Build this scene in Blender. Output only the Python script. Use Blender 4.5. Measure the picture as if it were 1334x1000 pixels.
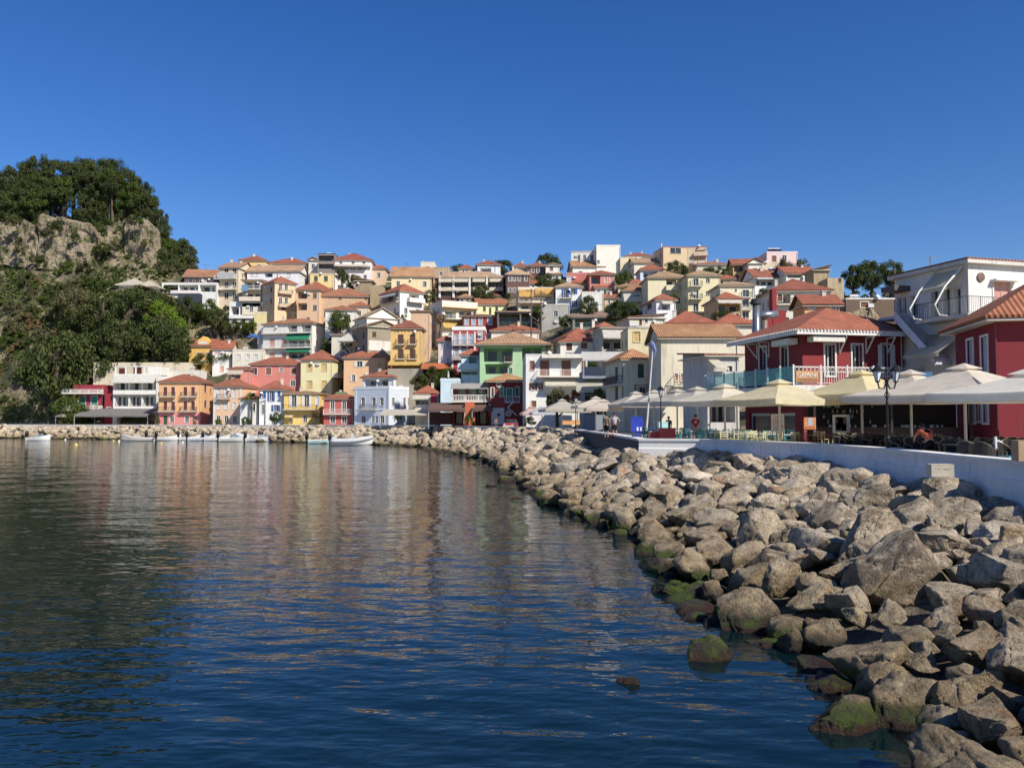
import bpy, bmesh, math, random
import numpy as np
from mathutils import Vector, Matrix, noise
R = math.radians
random.seed(7)
scene = bpy.context.scene
for o in list(bpy.data.objects): bpy.data.objects.remove(o)
COL = scene.collection
# ---------------------------------------------------------------- camera
FP = 1067.0; CH = 4.5; PIT = math.atan(45/FP)
cam_d = bpy.data.cameras.new('camera'); cam = bpy.data.objects.new('camera', cam_d); COL.objects.link(cam)
cam_d.sensor_width = 36; cam_d.lens = 36*FP/1334; cam_d.clip_start = .2; cam_d.clip_end = 6000
cam.location = (0, 0, CH); cam.rotation_euler = (math.pi/2+PIT, 0, 0)
scene.camera = cam
scene.render.resolution_x = 1024; scene.render.resolution_y = 767
# ---------------------------------------------------------------- light
SAZ, SEL = R(44), R(41)          # sun behind the camera, to the right
sdir = Vector((math.sin(SAZ)*math.cos(SEL), -math.cos(SAZ)*math.cos(SEL), math.sin(SEL)))
w = bpy.data.worlds.new("World"); scene.world = w; w.use_nodes = True
nt = w.node_tree; bg = nt.nodes['Background']
sky = nt.nodes.new('ShaderNodeTexSky'); sky.sky_type = 'NISHITA'; sky.sun_disc = False
sky.sun_elevation = SEL; sky.sun_rotation = math.pi - SAZ
sky.air_density = 1.0; sky.dust_density = 0.35; sky.ozone_density = 4.0; sky.altitude = 300
hs = nt.nodes.new('ShaderNodeHueSaturation'); hs.inputs['Saturation'].default_value = 1.3; hs.inputs['Hue'].default_value = .514; nt.links.new(sky.outputs[0], hs.inputs['Color']); nt.links.new(hs.outputs[0], bg.inputs[0]); bg.inputs[1].default_value = 0.083
sd = bpy.data.lights.new('sun', 'SUN'); sd.energy = 4.2; sd.angle = R(.5); sd.color = (1, .93, .82)
so = bpy.data.objects.new('sun', sd); COL.objects.link(so); so.rotation_euler = sdir.to_track_quat('Z', 'Y').to_euler()
scene.view_settings.view_transform = 'Standard'; scene.view_settings.look = 'None'
scene.view_settings.exposure = .58; scene.view_settings.gamma = 1
scene.cycles.max_bounces = 6; scene.cycles.transparent_max_bounces = 12; scene.cycles.volume_bounces = 0
# ---------------------------------------------------------------- projection helpers (photo pixels, 1334 x 1000)
cp, sp = math.cos(PIT), math.sin(PIT)
def ray(x, y):
    u = 500-y
    return Vector((x-667, FP*cp-u*sp, FP*sp+u*cp))
def P(x, y, D):
    r = ray(x, y); return Vector((0, 0, CH))+r*(D/r.y)
def PX(p):
    d = Vector(p)-Vector((0, 0, CH)); f = d.y*cp+d.z*sp; u = -d.y*sp+d.z*cp
    return 667+FP*d.x/f, 500-FP*u/f
def ZY(y, D): return P(667, y, D).z
# ---------------------------------------------------------------- materials
MATS = {}
def newmat(name):
    m = bpy.data.materials.new(name); m.use_nodes = True
    return m, m.node_tree, m.node_tree.nodes['Principled BSDF']
def lnk(t, a, b): t.links.new(a, b)
def node(t, kind, **kw):
    n = t.nodes.new(kind)
    for k, v in kw.items():
        if k in n.inputs: n.inputs[k].default_value = v
        else: setattr(n, k, v)
    return n
def mixc(t, fac, a, b, mode='MIX'):
    n = t.nodes.new('ShaderNodeMix'); n.data_type = 'RGBA'; n.blend_type = mode
    for i, v in ((0, fac), (6, a), (7, b)):
        if hasattr(v, 'is_output') or isinstance(v, bpy.types.NodeSocket): t.links.new(v, n.inputs[i])
        else: n.inputs[i].default_value = v if i == 0 else (*v[:3], 1)
    return n.outputs[2]
def ramp(t, src, stops):
    n = t.nodes.new('ShaderNodeValToRGB'); e = n.color_ramp.elements
    while len(e) < len(stops): e.new(.5)
    for i, (p, c) in enumerate(stops):
        e[i].position = p; e[i].color = (*c, 1) if not isinstance(c, (int, float)) else (c, c, c, 1)
    t.links.new(src, n.inputs[0]); return n.outputs[0]
def math_(t, op, a, b=None, c=None):
    n = t.nodes.new('ShaderNodeMath'); n.operation = op
    for i, v in enumerate((a, b, c)):
        if v is None: continue
        if isinstance(v, bpy.types.NodeSocket): t.links.new(v, n.inputs[i])
        else: n.inputs[i].default_value = v
    return n.outputs[0]
def noi(t, vec, scale, detail=4, rough=.6):
    n = t.nodes.new('ShaderNodeTexNoise'); n.inputs['Scale'].default_value = scale
    n.inputs['Detail'].default_value = detail; n.inputs['Roughness'].default_value = rough
    if vec: t.links.new(vec, n.inputs['Vector'])
    return n.outputs['Fac']
def bump(t, b, h, strength=.3, dist=.05):
    n = t.nodes.new('ShaderNodeBump'); n.inputs['Strength'].default_value = strength; n.inputs['Distance'].default_value = dist
    t.links.new(h, n.inputs['Height']); t.links.new(n.outputs[0], b.inputs['Normal']); return n
def mapping(t, src, sc):
    n = t.nodes.new('ShaderNodeMapping'); n.inputs['Scale'].default_value = sc; t.links.new(src, n.inputs['Vector']); return n.outputs[0]
def hexc(s):                                  # sRGB hex -> linear
    v = [int(s[i:i+2], 16)/255 for i in (0, 2, 4)]
    return tuple(x/12.92 if x <= .04045 else ((x+.055)/1.055)**2.4 for x in v)
def desat(c, k=.2):
    l = .3*c[0]+.55*c[1]+.15*c[2]; return tuple(x+(l-x)*k for x in c)
def C(c): return desat(hexc(c)) if isinstance(c, str) else c
def plaster(c, dirt=.5):
    k = ('pl', c, dirt)
    if k in MATS: return MATS[k]
    m, t, b = newmat('plaster'); c = C(c)
    g = t.nodes.new('ShaderNodeNewGeometry').outputs['Position']
    n1 = noi(t, g, .45, 5, .65); n2 = noi(t, mapping(t, g, (1.6, 1.6, .22)), 1.4, 4, .7); n3 = noi(t, g, 9, 3)
    a = ramp(t, n1, [(.3, 1-.16*dirt), (.7, 1.04)]); s = ramp(t, n2, [(.34, 1-.25*dirt), (.5, 1)])
    col = mixc(t, 1, mixc(t, 1, c, a, 'MULTIPLY'), s, 'MULTIPLY')
    grey = mixc(t, math_(t, 'MULTIPLY', ramp(t, n2, [(.28, 1), (.42, 0)]), .4*dirt), col, (.3, .27, .22))
    t.links.new(grey, b.inputs['Base Color']); b.inputs['Roughness'].default_value = .88
    b.inputs['Specular IOR Level'].default_value = .2
    bump(t, b, n3, .25, .03); MATS[k] = m; return m
def tiles(c):
    k = ('ti', c)
    if k in MATS: return MATS[k]
    m, t, b = newmat('roof_tile'); c = tuple(x*.62+y*.38 for x, y in zip(C(c), (.56, .235, .12)))
    uv = t.nodes.new('ShaderNodeTexCoord').outputs['UV']; g = t.nodes.new('ShaderNodeNewGeometry').outputs['Position']
    sx = t.nodes.new('ShaderNodeSeparateXYZ'); t.links.new(uv, sx.inputs[0])
    u = math_(t, 'DIVIDE', sx.outputs[0], .26); v = math_(t, 'DIVIDE', sx.outputs[1], .36)
    cb = t.nodes.new('ShaderNodeCombineXYZ'); t.links.new(math_(t, 'FLOOR', u), cb.inputs[0]); t.links.new(math_(t, 'FLOOR', v), cb.inputs[1])
    wn = t.nodes.new('ShaderNodeTexWhiteNoise'); wn.noise_dimensions = '2D'; t.links.new(cb.outputs[0], wn.inputs[0])
    ww = math_(t, 'SINE', math_(t, 'MULTIPLY', u, 2*math.pi)); fv = math_(t, 'FRACT', v)
    hgt = math_(t, 'ADD', math_(t, 'MULTIPLY', ww, .5), math_(t, 'MULTIPLY', fv, -.35))
    big = noi(t, g, .5, 5, .7)
    c1 = mixc(t, ramp(t, big, [(.35, 0), (.65, 1)]), tuple(x*.72 for x in c), tuple(min(1, x*1.12) for x in c))
    c2 = mixc(t, math_(t, 'MULTIPLY', wn.outputs[0], .45), c1, tuple(x*.55+.012 for x in c))
    c3 = mixc(t, math_(t, 'MULTIPLY', ramp(t, noi(t, g, 2.1, 4, .8), [(.5, 0), (.72, 1)]), .4), c2, (.16, .13, .1))
    gap = ramp(t, ww, [(0.0, .55), (.25, 1)])
    t.links.new(mixc(t, 1, c3, gap, 'MULTIPLY'), b.inputs['Base Color']); b.inputs['Roughness'].default_value = .8
    b.inputs['Specular IOR Level'].default_value = .25
    bump(t, b, hgt, .7, .06); MATS[k] = m; return m
def paint(c, rough=.55, metal=0, var=.12):
    k = ('pa', c, rough, metal)
    if k in MATS: return MATS[k]
    m, t, b = newmat('painted_surface'); c = C(c)
    g = t.nodes.new('ShaderNodeNewGeometry').outputs['Position']
    a = ramp(t, noi(t, g, 2.5, 4, .7), [(.3, 1-var*2), (.65, 1)])
    t.links.new(mixc(t, 1, c, a, 'MULTIPLY'), b.inputs['Base Color'])
    b.inputs['Roughness'].default_value = rough; b.inputs['Metallic'].default_value = metal
    MATS[k] = m; return m
def louver(c):
    k = ('lo', c)
    if k in MATS: return MATS[k]
    m, t, b = newmat('shutter'); c = C(c)
    g = t.nodes.new('ShaderNodeNewGeometry').outputs['Position']
    sx = t.nodes.new('ShaderNodeSeparateXYZ'); t.links.new(g, sx.inputs[0])
    s = math_(t, 'FRACT', math_(t, 'DIVIDE', sx.outputs[2], .09))
    a = ramp(t, noi(t, g, 1.5, 3), [(.3, .8), (.7, 1.05)])
    t.links.new(mixc(t, 1, c, a, 'MULTIPLY'), b.inputs['Base Color']); b.inputs['Roughness'].default_value = .6
    bump(t, b, s, .6, .03); MATS[k] = m; return m
def glass(c=(.02, .025, .03)):
    k = ('gl', c)
    if k in MATS: return MATS[k]
    m, t, b = newmat('window_glass')
    g = t.nodes.new('ShaderNodeNewGeometry').outputs['Position']
    cc = ramp(t, noi(t, g, .9, 2), [(.35, tuple(c)), (.65, tuple(min(1, x*2.4+.01) for x in c))])
    t.links.new(cc, b.inputs['Base Color']); b.inputs['Roughness'].default_value = .12
    bump(t, b, noi(t, g, .8, 1), .08, .1); MATS[k] = m; return m
def fabric(c, rough=.9):
    k = ('fa', c)
    if k in MATS: return MATS[k]
    m, t, b = newmat('canvas'); c = C(c)
    g = t.nodes.new('ShaderNodeNewGeometry').outputs['Position']
    a = ramp(t, noi(t, g, 1.3, 4, .7), [(.3, .82), (.65, 1.02)])
    cc = mixc(t, 1, c, a, 'MULTIPLY')
    t.links.new(cc, b.inputs['Base Color']); b.inputs['Roughness'].default_value = rough
    b.inputs['Specular IOR Level'].default_value = .1
    tr = t.nodes.new('ShaderNodeBsdfTranslucent'); t.links.new(cc, tr.inputs[0])
    mx = t.nodes.new('ShaderNodeMixShader'); mx.inputs[0].default_value = .4
    t.links.new(b.outputs[0], mx.inputs[1]); t.links.new(tr.outputs[0], mx.inputs[2])
    t.links.new(mx.outputs[0], t.nodes['Material Output'].inputs[0])
    bump(t, b, noi(t, g, 3, 3), .15, .05); MATS[k] = m; return m
def leafmat(c, c2=None, name='foliage'):
    c = tuple(x*k for x, k in zip(c, (1.45, 1.3, 1.3))); c2 = tuple(x*k for x, k in zip(c2, (1.6, 1.5, 1.35)))
    k = ('lf', c, c2)
    if k in MATS: return MATS[k]
    m, t, b = newmat(name); c = C(c); c2 = C(c2) if c2 else tuple(x*1.9 for x in c)
    oi = t.nodes.new('ShaderNodeObjectInfo'); g = t.nodes.new('ShaderNodeNewGeometry').outputs['Position']
    f = ramp(t, noi(t, g, .6, 4, .75), [(.35, 0), (.68, 1)])
    cc = mixc(t, f, c, c2)
    cc = mixc(t, math_(t, 'MULTIPLY', oi.outputs['Random'], .35), cc, tuple(x*.55 for x in c))
    t.links.new(cc, b.inputs['Base Color']); b.inputs['Roughness'].default_value = .7; b.inputs['Specular IOR Level'].default_value = .15
    tr = t.nodes.new('ShaderNodeBsdfTranslucent'); t.links.new(cc, tr.inputs[0])
    mx = t.nodes.new('ShaderNodeMixShader'); mx.inputs[0].default_value = .25
    t.links.new(b.outputs[0], mx.inputs[1]); t.links.new(tr.outputs[0], mx.inputs[2])
    t.links.new(mx.outputs[0], t.nodes['Material Output'].inputs[0]); MATS[k] = m; return m
def stone(c, c2, sc=1.0, bmp=.6, veg=0):
    k = ('st', c, c2, sc, veg)
    if k in MATS: return MATS[k]
    m, t, b = newmat('stonework'); c = C(c); c2 = C(c2)
    g = t.nodes.new('ShaderNodeNewGeometry').outputs['Position']
    n1 = noi(t, g, .25*sc, 6, .7); n2 = noi(t, g, 2.2*sc, 5, .75)
    v = t.nodes.new('ShaderNodeTexVoronoi'); v.inputs['Scale'].default_value = 1.7*sc; t.links.new(g, v.inputs['Vector'])
    cc = mixc(t, ramp(t, n1, [(.35, 0), (.65, 1)]), c, c2)
    cc = mixc(t, 1, cc, ramp(t, n2, [(.3, .5), (.6, 1.1)]), 'MULTIPLY')
    cc = mixc(t, 1, cc, ramp(t, v.outputs['Distance'], [(.1, 1), (.9, .7)]), 'MULTIPLY')
    if veg:
        cc = mixc(t, ramp(t, noi(t, g, .35, 6, .8), [(.62-veg*.2, 0), (.7-veg*.2, 1)]), cc, (.06, .075, .025))
    t.links.new(cc, b.inputs['Base Color']); b.inputs['Roughness'].default_value = .9; b.inputs['Specular IOR Level'].default_value = .15
    bump(t, b, math_(t, 'ADD', n2, v.outputs['Distance']), bmp, .25); MATS[k] = m; return m
# ---------------------------------------------------------------- mesh + object helpers
class MB:
    def __init__(s): s.v = []; s.f = []
    def add(s, vs, fs):
        b = len(s.v); s.v += [tuple(v) for v in vs]; s.f += [tuple(i+b for i in f) for f in fs]; return s
    def box(s, x0, y0, z0, x1, y1, z1, skip=''):
        vs = [(x, y, z) for z in (z0, z1) for y in (y0, y1) for x in (x0, x1)]
        F = {'b': (0, 2, 3, 1), 't': (4, 5, 7, 6), 'f': (0, 1, 5, 4), 'k': (3, 2, 6, 7), 'l': (2, 0, 4, 6), 'r': (1, 3, 7, 5)}
        return s.add(vs, [F[k] for k in F if k not in skip])
    def quad(s, a, b, c, d): return s.add([a, b, c, d], [(0, 1, 2, 3)])
    def tube(s, pts, r, n=8, cap=True):
        pts = [Vector(p) for p in pts]; rs = r if isinstance(r, (list, tuple)) else [r]*len(pts)
        vs = []; fs = []
        for i, p in enumerate(pts):
            d = (pts[min(i+1, len(pts)-1)]-pts[max(i-1, 0)]).normalized()
            a = d.orthogonal().normalized() if i == 0 else (a-d*a.dot(d)).normalized()
            bb = d.cross(a)
            for k in range(n):
                an = 2*math.pi*k/n; vs.append(p+(a*math.cos(an)+bb*math.sin(an))*rs[i])
        for i in range(len(pts)-1):
            for k in range(n):
                fs.append((i*n+k, i*n+(k+1) % n, (i+1)*n+(k+1) % n, (i+1)*n+k))
        if cap: fs += [tuple(range(n))[::-1], tuple((len(pts)-1)*n+k for k in range(n))]
        return s.add(vs, fs)
    def lathe(s, prof, n=16, c=(0, 0, 0)):
        vs = []; fs = []
        for r, z in prof:
            for k in range(n):
                a = 2*math.pi*k/n; vs.append((c[0]+r*math.cos(a), c[1]+r*math.sin(a), c[2]+z))
        for i in range(len(prof)-1):
            for k in range(n): fs.append((i*n+k, i*n+(k+1) % n, (i+1)*n+(k+1) % n, (i+1)*n+k))
        return s.add(vs, fs)
    def mesh(s, name, uv=False, smooth=False):
        me = bpy.data.meshes.new(name); me.from_pydata(s.v, [], s.f)
        if uv:
            l = me.uv_layers.new(name='UVMap').data; Z = Vector((0, 0, 1))
            for p in me.polygons:
                h = Z.cross(p.normal)
                h = h.normalized() if h.length > 1e-3 else Vector((1, 0, 0)); vv = p.normal.cross(h)
                for li in p.loop_indices:
                    co = me.vertices[me.loops[li].vertex_index].co; l[li].uv = (co.dot(h), co.dot(vv))
        if smooth: me.polygons.foreach_set('use_smooth', [True]*len(me.polygons))
        me.update(); return me
    def build(s, name, mat, parent=None, uv=False, smooth=False):
        return mobj(name, s.mesh(name, uv, smooth), mat, parent)
def mobj(name, me, mat=None, parent=None):
    o = bpy.data.objects.new(name, me); COL.objects.link(o)
    if mat: me.materials.clear(); me.materials.append(mat)
    if parent: o.parent = parent
    return o
def tag(o, label=None, cat=None, group=None, kind=None):
    if label: o['label'] = label
    if cat: o['category'] = cat
    if group: o['group'] = group
    if kind: o['kind'] = kind
    return o
def thing(name, loc, rz=0, label=None, cat=None, group=None):
    o = bpy.data.objects.new(name, None); COL.objects.link(o); o.location = loc; o.rotation_euler = (0, 0, rz)
    o.empty_display_size = .3
    return tag(o, label, cat, group)
def struct(name, mb, mat, **k): return tag(mb.build(name, mat, **k), kind='structure')
def copy_tree(o, parent=None):
    c = o.copy(); COL.objects.link(c)
    if parent: c.parent = parent
    for ch in [x for x in bpy.data.objects if x.parent == o]: copy_tree(ch, c)
    return c
def kids_of(o): return [x for x in bpy.data.objects if x.parent == o]
def npmesh(name, V, Fq):
    me = bpy.data.meshes.new(name); n = len(V); k = Fq.shape[1]; m = len(Fq)
    me.vertices.add(n); me.vertices.foreach_set('co', V.astype(np.float32).ravel())
    me.loops.add(m*k); me.loops.foreach_set('vertex_index', Fq.astype(np.int32).ravel())
    me.polygons.add(m); me.polygons.foreach_set('loop_start', np.arange(0, m*k, k, dtype=np.int32))
    me.update(calc_edges=True); return me
# ---------------------------------------------------------------- shore, quay wall, terrain
# stations: (shore point, wall point, wall top z, rock top z at the wall)
ST = [((5.6, 3), (13.4, 3), 3.4, 2.4), ((5.1, 10), (13.4, 10.5), 3.4, 2.4), ((4.7, 12), (13.4, 12.5), 3.4, 2.4), ((5.25, 15.2), (13.4, 15.5), 3.4, 2.4),
      ((4.1, 18.8), (13.35, 19.5), 3.4, 2.35), ((4.1, 22), (13.45, 24.5), 3.4, 2.4), ((4.9, 29), (13.85, 30.5), 3.4, 2.5),
      ((3.0, 36), (13.6, 36.5), 3.4, 2.6), ((2.0, 43), (11.1, 42.5), 3.4, 2.7), ((1.4, 48), (10.4, 45.2), 3.38, 2.7), ((1.1, 50.5), (7.2, 46.6), 3.36, 2.6),
      ((0.2, 60), (7.2, 60), 3.4, 2.1), ((-1.0, 72), (6.9, 72), 3.4, 2.6), ((-2.0, 80), (6.6, 80), 3.4, 3.1), ((-6.4, 102), (5.6, 100), 3.4, 3.2),
      ((-15.5, 130), (-3, 126), 3.3, 2.9), ((-29.5, 145), (-19, 156), 3.25, 2.8), ((-57, 165), (-50, 174), 3.15, 2.7),
      ((-115, 186), (-112, 194), 3.1, 2.7), ((-190, 197), (-190, 206), 3.1, 2.7)]
def lerp(a, b, t): return a+(b-a)*t
WALLP = [s[1] for s in ST]
def station(q):
    i = min(int(q), len(ST)-2); f = q-i; a, b = ST[i], ST[i+1]
    return [(lerp(a[k][0], b[k][0], f), lerp(a[k][1], b[k][1], f)) for k in (0, 1)]+[lerp(a[2], b[2], f), lerp(a[3], b[3], f)]
def band(q, t):
    s, w_, zt, zr = station(q); tt = max(0, min(1, t))
    return Vector((lerp(s[0], w_[0], t), lerp(s[1], w_[1], t), -.25+(zr+.05)*tt**.75 if t > 0 else t*2.5-.25))
# rubble base under the boulders
mb = MB(); nq = (len(ST)-1)*4; ts = [-.9, -.4, -.15, 0, .15, .3, .5, .7, .9, 1.0, 1.06]
for i in range(nq+1):
    for t in ts:
        p = band(i/4, t); p.z -= .45; mb.v.append(tuple(p))
for i in range(nq):
    for j in range(len(ts)-1):
        a = i*len(ts)+j; mb.f.append((a, a+1, a+len(ts)+1, a+len(ts)))
rubble_mat = stone((.13, .11, .085), (.2, .17, .13), 1.5)
struct('rubble_slope', mb, rubble_mat)
# seabed
m_, t_, b_ = newmat('seabed'); g_ = t_.nodes.new('ShaderNodeNewGeometry').outputs['Position']
t_.links.new(ramp(t_, noi(t_, g_, .35, 5, .7), [(.35, (.006, .028, .036)), (.55, (.014, .05, .052)), (.75, (.04, .075, .06))]), b_.inputs['Base Color'])
b_.inputs['Roughness'].default_value = .9
mb = MB(); mb.quad((-900, -300, -3.2), (900, -300, -3.2), (900, 900, -3.2), (-900, 900, -3.2)); struct('seabed', mb, m_)
# water: rippled surface sheet
def water_material():
    m, t, b = newmat('sea_water'); out = t.nodes['Material Output']; t.nodes.remove(b)
    g = t.nodes.new('ShaderNodeNewGeometry').outputs['Position']
    rot = t.nodes.new('ShaderNodeMapping'); rot.inputs['Rotation'].default_value = (0, 0, R(12)); rot.inputs['Scale'].default_value = (.55, 1.15, 1); t.links.new(g, rot.inputs['Vector']); v = rot.outputs[0]
    h = math_(t, 'ADD', math_(t, 'MULTIPLY', noi(t, v, 1.7, 2, .5), .42), math_(t, 'MULTIPLY', noi(t, v, 3.6, 2, .5), .15))
    h = math_(t, 'ADD', h, math_(t, 'MULTIPLY', noi(t, g, .25, 1), .7))
    bn = t.nodes.new('ShaderNodeBump'); bn.inputs['Strength'].default_value = .2; bn.inputs['Distance'].default_value = .36; t.links.new(h, bn.inputs['Height'])
    gl = t.nodes.new('ShaderNodeBsdfGlossy'); gl.inputs['Roughness'].default_value = .03; t.links.new(bn.outputs[0], gl.inputs['Normal']); gl.inputs[0].default_value = (1, 1, 1, 1)
    df = t.nodes.new('ShaderNodeBsdfDiffuse'); df.inputs[0].default_value = (.003, .019, .025, 1)
    tr = t.nodes.new('ShaderNodeBsdfTransparent'); tr.inputs[0].default_value = (.5, .72, .76, 1)
    m1 = t.nodes.new('ShaderNodeMixShader'); m1.inputs[0].default_value = .5; t.links.new(df.outputs[0], m1.inputs[1]); t.links.new(tr.outputs[0], m1.inputs[2])
    fr = t.nodes.new('ShaderNodeFresnel'); fr.inputs[0].default_value = 1.36; t.links.new(bn.outputs[0], fr.inputs['Normal'])
    m2 = t.nodes.new('ShaderNodeMixShader'); t.links.new(fr.outputs[0], m2.inputs[0]); t.links.new(m1.outputs[0], m2.inputs[1]); t.links.new(gl.outputs[0], m2.inputs[2])
    t.links.new(m2.outputs[0], out.inputs[0]); return m
WATER = water_material()
def water_mesh():
    nr, na = 520, 420
    rs = 3*np.exp(np.linspace(0, math.log(260/3), nr)); an = np.radians(np.linspace(-44, 36, na))
    RR, AA = np.meshgrid(rs, an, indexing='ij'); X = RR*np.sin(AA); Y = RR*np.cos(AA)
    Z = np.zeros_like(X); rng = np.random.default_rng(3)
    for k in range(46):
        L = .55*1.09**(k*.62) * (1+.2*rng.random()); th = rng.normal(R(78), R(33)); kx, ky = math.cos(th)*2*math.pi/L, math.sin(th)*2*math.pi/L
        A = .0013*L**.45; ph = rng.random()*6.28
        fade = np.clip((L/(RR*.012+.05)-.8), 0, 1)          # drop waves finer than the mesh
        Z += A*fade*np.sin(kx*X+ky*Y+ph+.8*np.sin(.13*X+.17*Y+k))
    V = np.stack([X, Y, Z*.75], -1).reshape(-1, 3)
    i = np.arange(nr-1)[:, None]*na+np.arange(na-1)[None, :]; F = np.stack([i, i+1, i+na+1, i+na], -1).reshape(-1, 4)
    me = npmesh('water', V, F); me.polygons.foreach_set('use_smooth', [True]*len(me.polygons)); return me
wo = mobj('water', water_mesh(), WATER); tag(wo, kind='structure')
# quay paving
m_, t_, b_ = newmat('paving'); g_ = t_.nodes.new('ShaderNodeNewGeometry').outputs['Position']
t_.links.new(mixc(t_, ramp(t_, noi(t_, g_, .8, 5, .7), [(.3, 0), (.7, 1)]), (.2, .18, .16), (.34, .31, .27)), b_.inputs['Base Color']); b_.inputs['Roughness'].default_value = .85
mb = MB(); W = [(p[0]+.3, p[1]+.25, 2.9) for p in WALLP]; n = len(W)
E = [(90, 3)]+[(90, y) for (x, y) in WALLP[1:]]; B = [(x_+.0, max(y_, 3)) for x_, y_ in E]
far = [(120 if i < 13 else lerp(120, -190, (i-12)/(n-13)), W[i][1] if i < 13 else 235 - 0*i) for i in range(n)]
for i in range(n): mb.v += [W[i], (far[i][0], far[i][1], 2.9)]
for i in range(n-1): mb.f.append((2*i, 2*i+1, 2*i+3, 2*i+2))
struct('quay_paving', mb, m_)
def seawall_mat():
    m, t, b = newmat('whitewash'); g = t.nodes.new('ShaderNodeNewGeometry').outputs['Position']; sx = t.nodes.new('ShaderNodeSeparateXYZ'); t.links.new(g, sx.inputs[0])
    c = mixc(t, ramp(t, noi(t, g, .7, 6, .75), [(.35, 0), (.62, 1)]), (.62, .63, .66), (.74, .74, .75))
    dr = noi(t, mapping(t, g, (2.2, 2.2, .3)), 1.2, 5, .75); c = mixc(t, ramp(t, dr, [(.3, .55), (.46, 0)]), c, (.33, .3, .26))
    lo = ramp(t, math_(t, 'ADD', sx.outputs[2], math_(t, 'MULTIPLY', noi(t, g, .9, 5, .8), 1.2)), [(.0, 1), (1, 1)]); n = noi(t, g, 3.5, 6, .8)
    c = mixc(t, ramp(t, n, [(.63, 0), (.7, .6)]), c, (.4, .36, .31)); v = t.nodes.new('ShaderNodeTexVoronoi'); v.feature = 'DISTANCE_TO_EDGE'; v.inputs['Scale'].default_value = .35; t.links.new(g, v.inputs['Vector'])
    c = mixc(t, ramp(t, v.outputs['Distance'], [(.0005, .3), (.002, 0)]), c, (.2, .19, .18))
    t.links.new(c, b.inputs['Base Color']); b.inputs['Roughness'].default_value = .85; bump(t, b, math_(t, 'ADD', n, dr), .4, .03); return m
# quay wall as a painted prism with a proud coping
def wall_run(i0, i1, name, label, wm, cm, thick=.5, sub=4, dz=0):
    pts = []
    for i in range(i0, i1):
        for k in range(sub): f = k/sub; pts.append(station(i+f))
    pts.append(station(i1-1e-6)); P2 = [Vector((p[1][0], p[1][1], 0)) for p in pts]
    mb = MB(); cb = MB(); pb = MB()
    for i, p in enumerate(P2):
        d = (P2[min(i+1, len(P2)-1)]-P2[max(i-1, 0)]).normalized(); nrm = Vector((d.y, -d.x, 0)); zt = pts[i][2]+dz
        q = p+nrm*thick
        mb.v += [(p.x, p.y, -.5), (p.x, p.y, zt-.12), (q.x, q.y, zt-.12), (q.x, q.y, -.5)]
        a = p-nrm*.06; b = q+nrm*.04
        e = p-nrm*.05; pb.v += [(e.x, e.y, -.5), (e.x, e.y, zt-.55), (p.x+nrm.x*.02, p.y+nrm.y*.02, zt-.5), (p.x+nrm.x*.02, p.y+nrm.y*.02, -.5)]
        cb.v += [(a.x, a.y, zt-.12), (a.x, a.y, zt), (b.x, b.y, zt), (b.x, b.y, zt-.12)]
    for M_ in (mb, cb, pb):
        k = len(P2)
        for i in range(k-1):
            for j in range(4): M_.f.append((i*4+j, i*4+(j+1) % 4, i*4+4+(j+1) % 4, i*4+4+j))
        M_.f += [(3, 2, 1, 0), (k*4-4, k*4-3, k*4-2, k*4-1)]
    r = thing(name, (0, 0, 0), 0, label, 'wall')
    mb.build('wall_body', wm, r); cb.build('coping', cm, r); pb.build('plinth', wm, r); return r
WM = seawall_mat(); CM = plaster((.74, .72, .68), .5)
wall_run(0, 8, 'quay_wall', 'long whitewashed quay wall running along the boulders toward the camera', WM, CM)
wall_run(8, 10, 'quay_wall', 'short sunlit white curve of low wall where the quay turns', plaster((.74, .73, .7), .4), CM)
wall_run(10, 14, 'quay_wall', 'shaded quay wall section with its shade painted dark behind the boulder heap', plaster((.09, .09, .095), .5), CM)  # shade on this face is put into the near-black plaster colour
wall_run(14, 19, 'promenade_wall', 'low pale promenade wall far across the bay under the waterfront houses', plaster((.6, .57, .52), .6), CM)
# terrain behind the waterfront, a polar sheet: columns are photo columns
KD0 = [(-400, 212), (0, 208), (200, 198), (450, 180), (560, 168), (640, 146), (700, 132), (800, 108), (900, 95), (1000, 88), (1100, 84), (1300, 80), (1800, 80)]
KYR = [(-400, 285), (0, 288), (60, 285), (120, 292), (185, 297), (215, 318), (250, 352), (330, 352), (500, 355), (640, 356), (720, 355), (900, 348), (1000, 350), (1090, 372), (1180, 398), (1300, 420), (1800, 440)]
KDR = [(-400, 242), (0, 242), (200, 240), (260, 240), (500, 238), (700, 232), (800, 225), (900, 215), (1000, 200), (1100, 170), (1200, 150), (1300, 145), (1800, 140)]
def K(tab, a):
    return float(np.interp(a, [k[0] for k in tab], [k[1] for k in tab]))
KCL = [(-400, 1), (150, 1), (230, .8), (280, 0), (1800, 0)]       # steep headland cliff
def TZ(X, Y):
    a = 667+FP*X/max(Y, 1); d0, d1, yr = K(KD0, a), K(KDR, a), K(KYR, a)
    zr = CH+(545-yr)/FP*d1
    s = (Y-d0)/(d1-d0)
    if s <= 0: return 2.7
    if s >= 1: return zr-(Y-d1)*.04
    cl = K(KCL, a)
    return 2.7+(zr-3.6)*lerp(s**1.12, s**.95, cl)
def TD(x, y):      # distance at which the photo ray meets the terrain
    lo = K(KD0, x)-3
    for i in range(400):
        D = lo+i*.4; p = P(x, y, D)
        if p.z <= TZ(p.x, D): return D
    return lo+100
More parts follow.
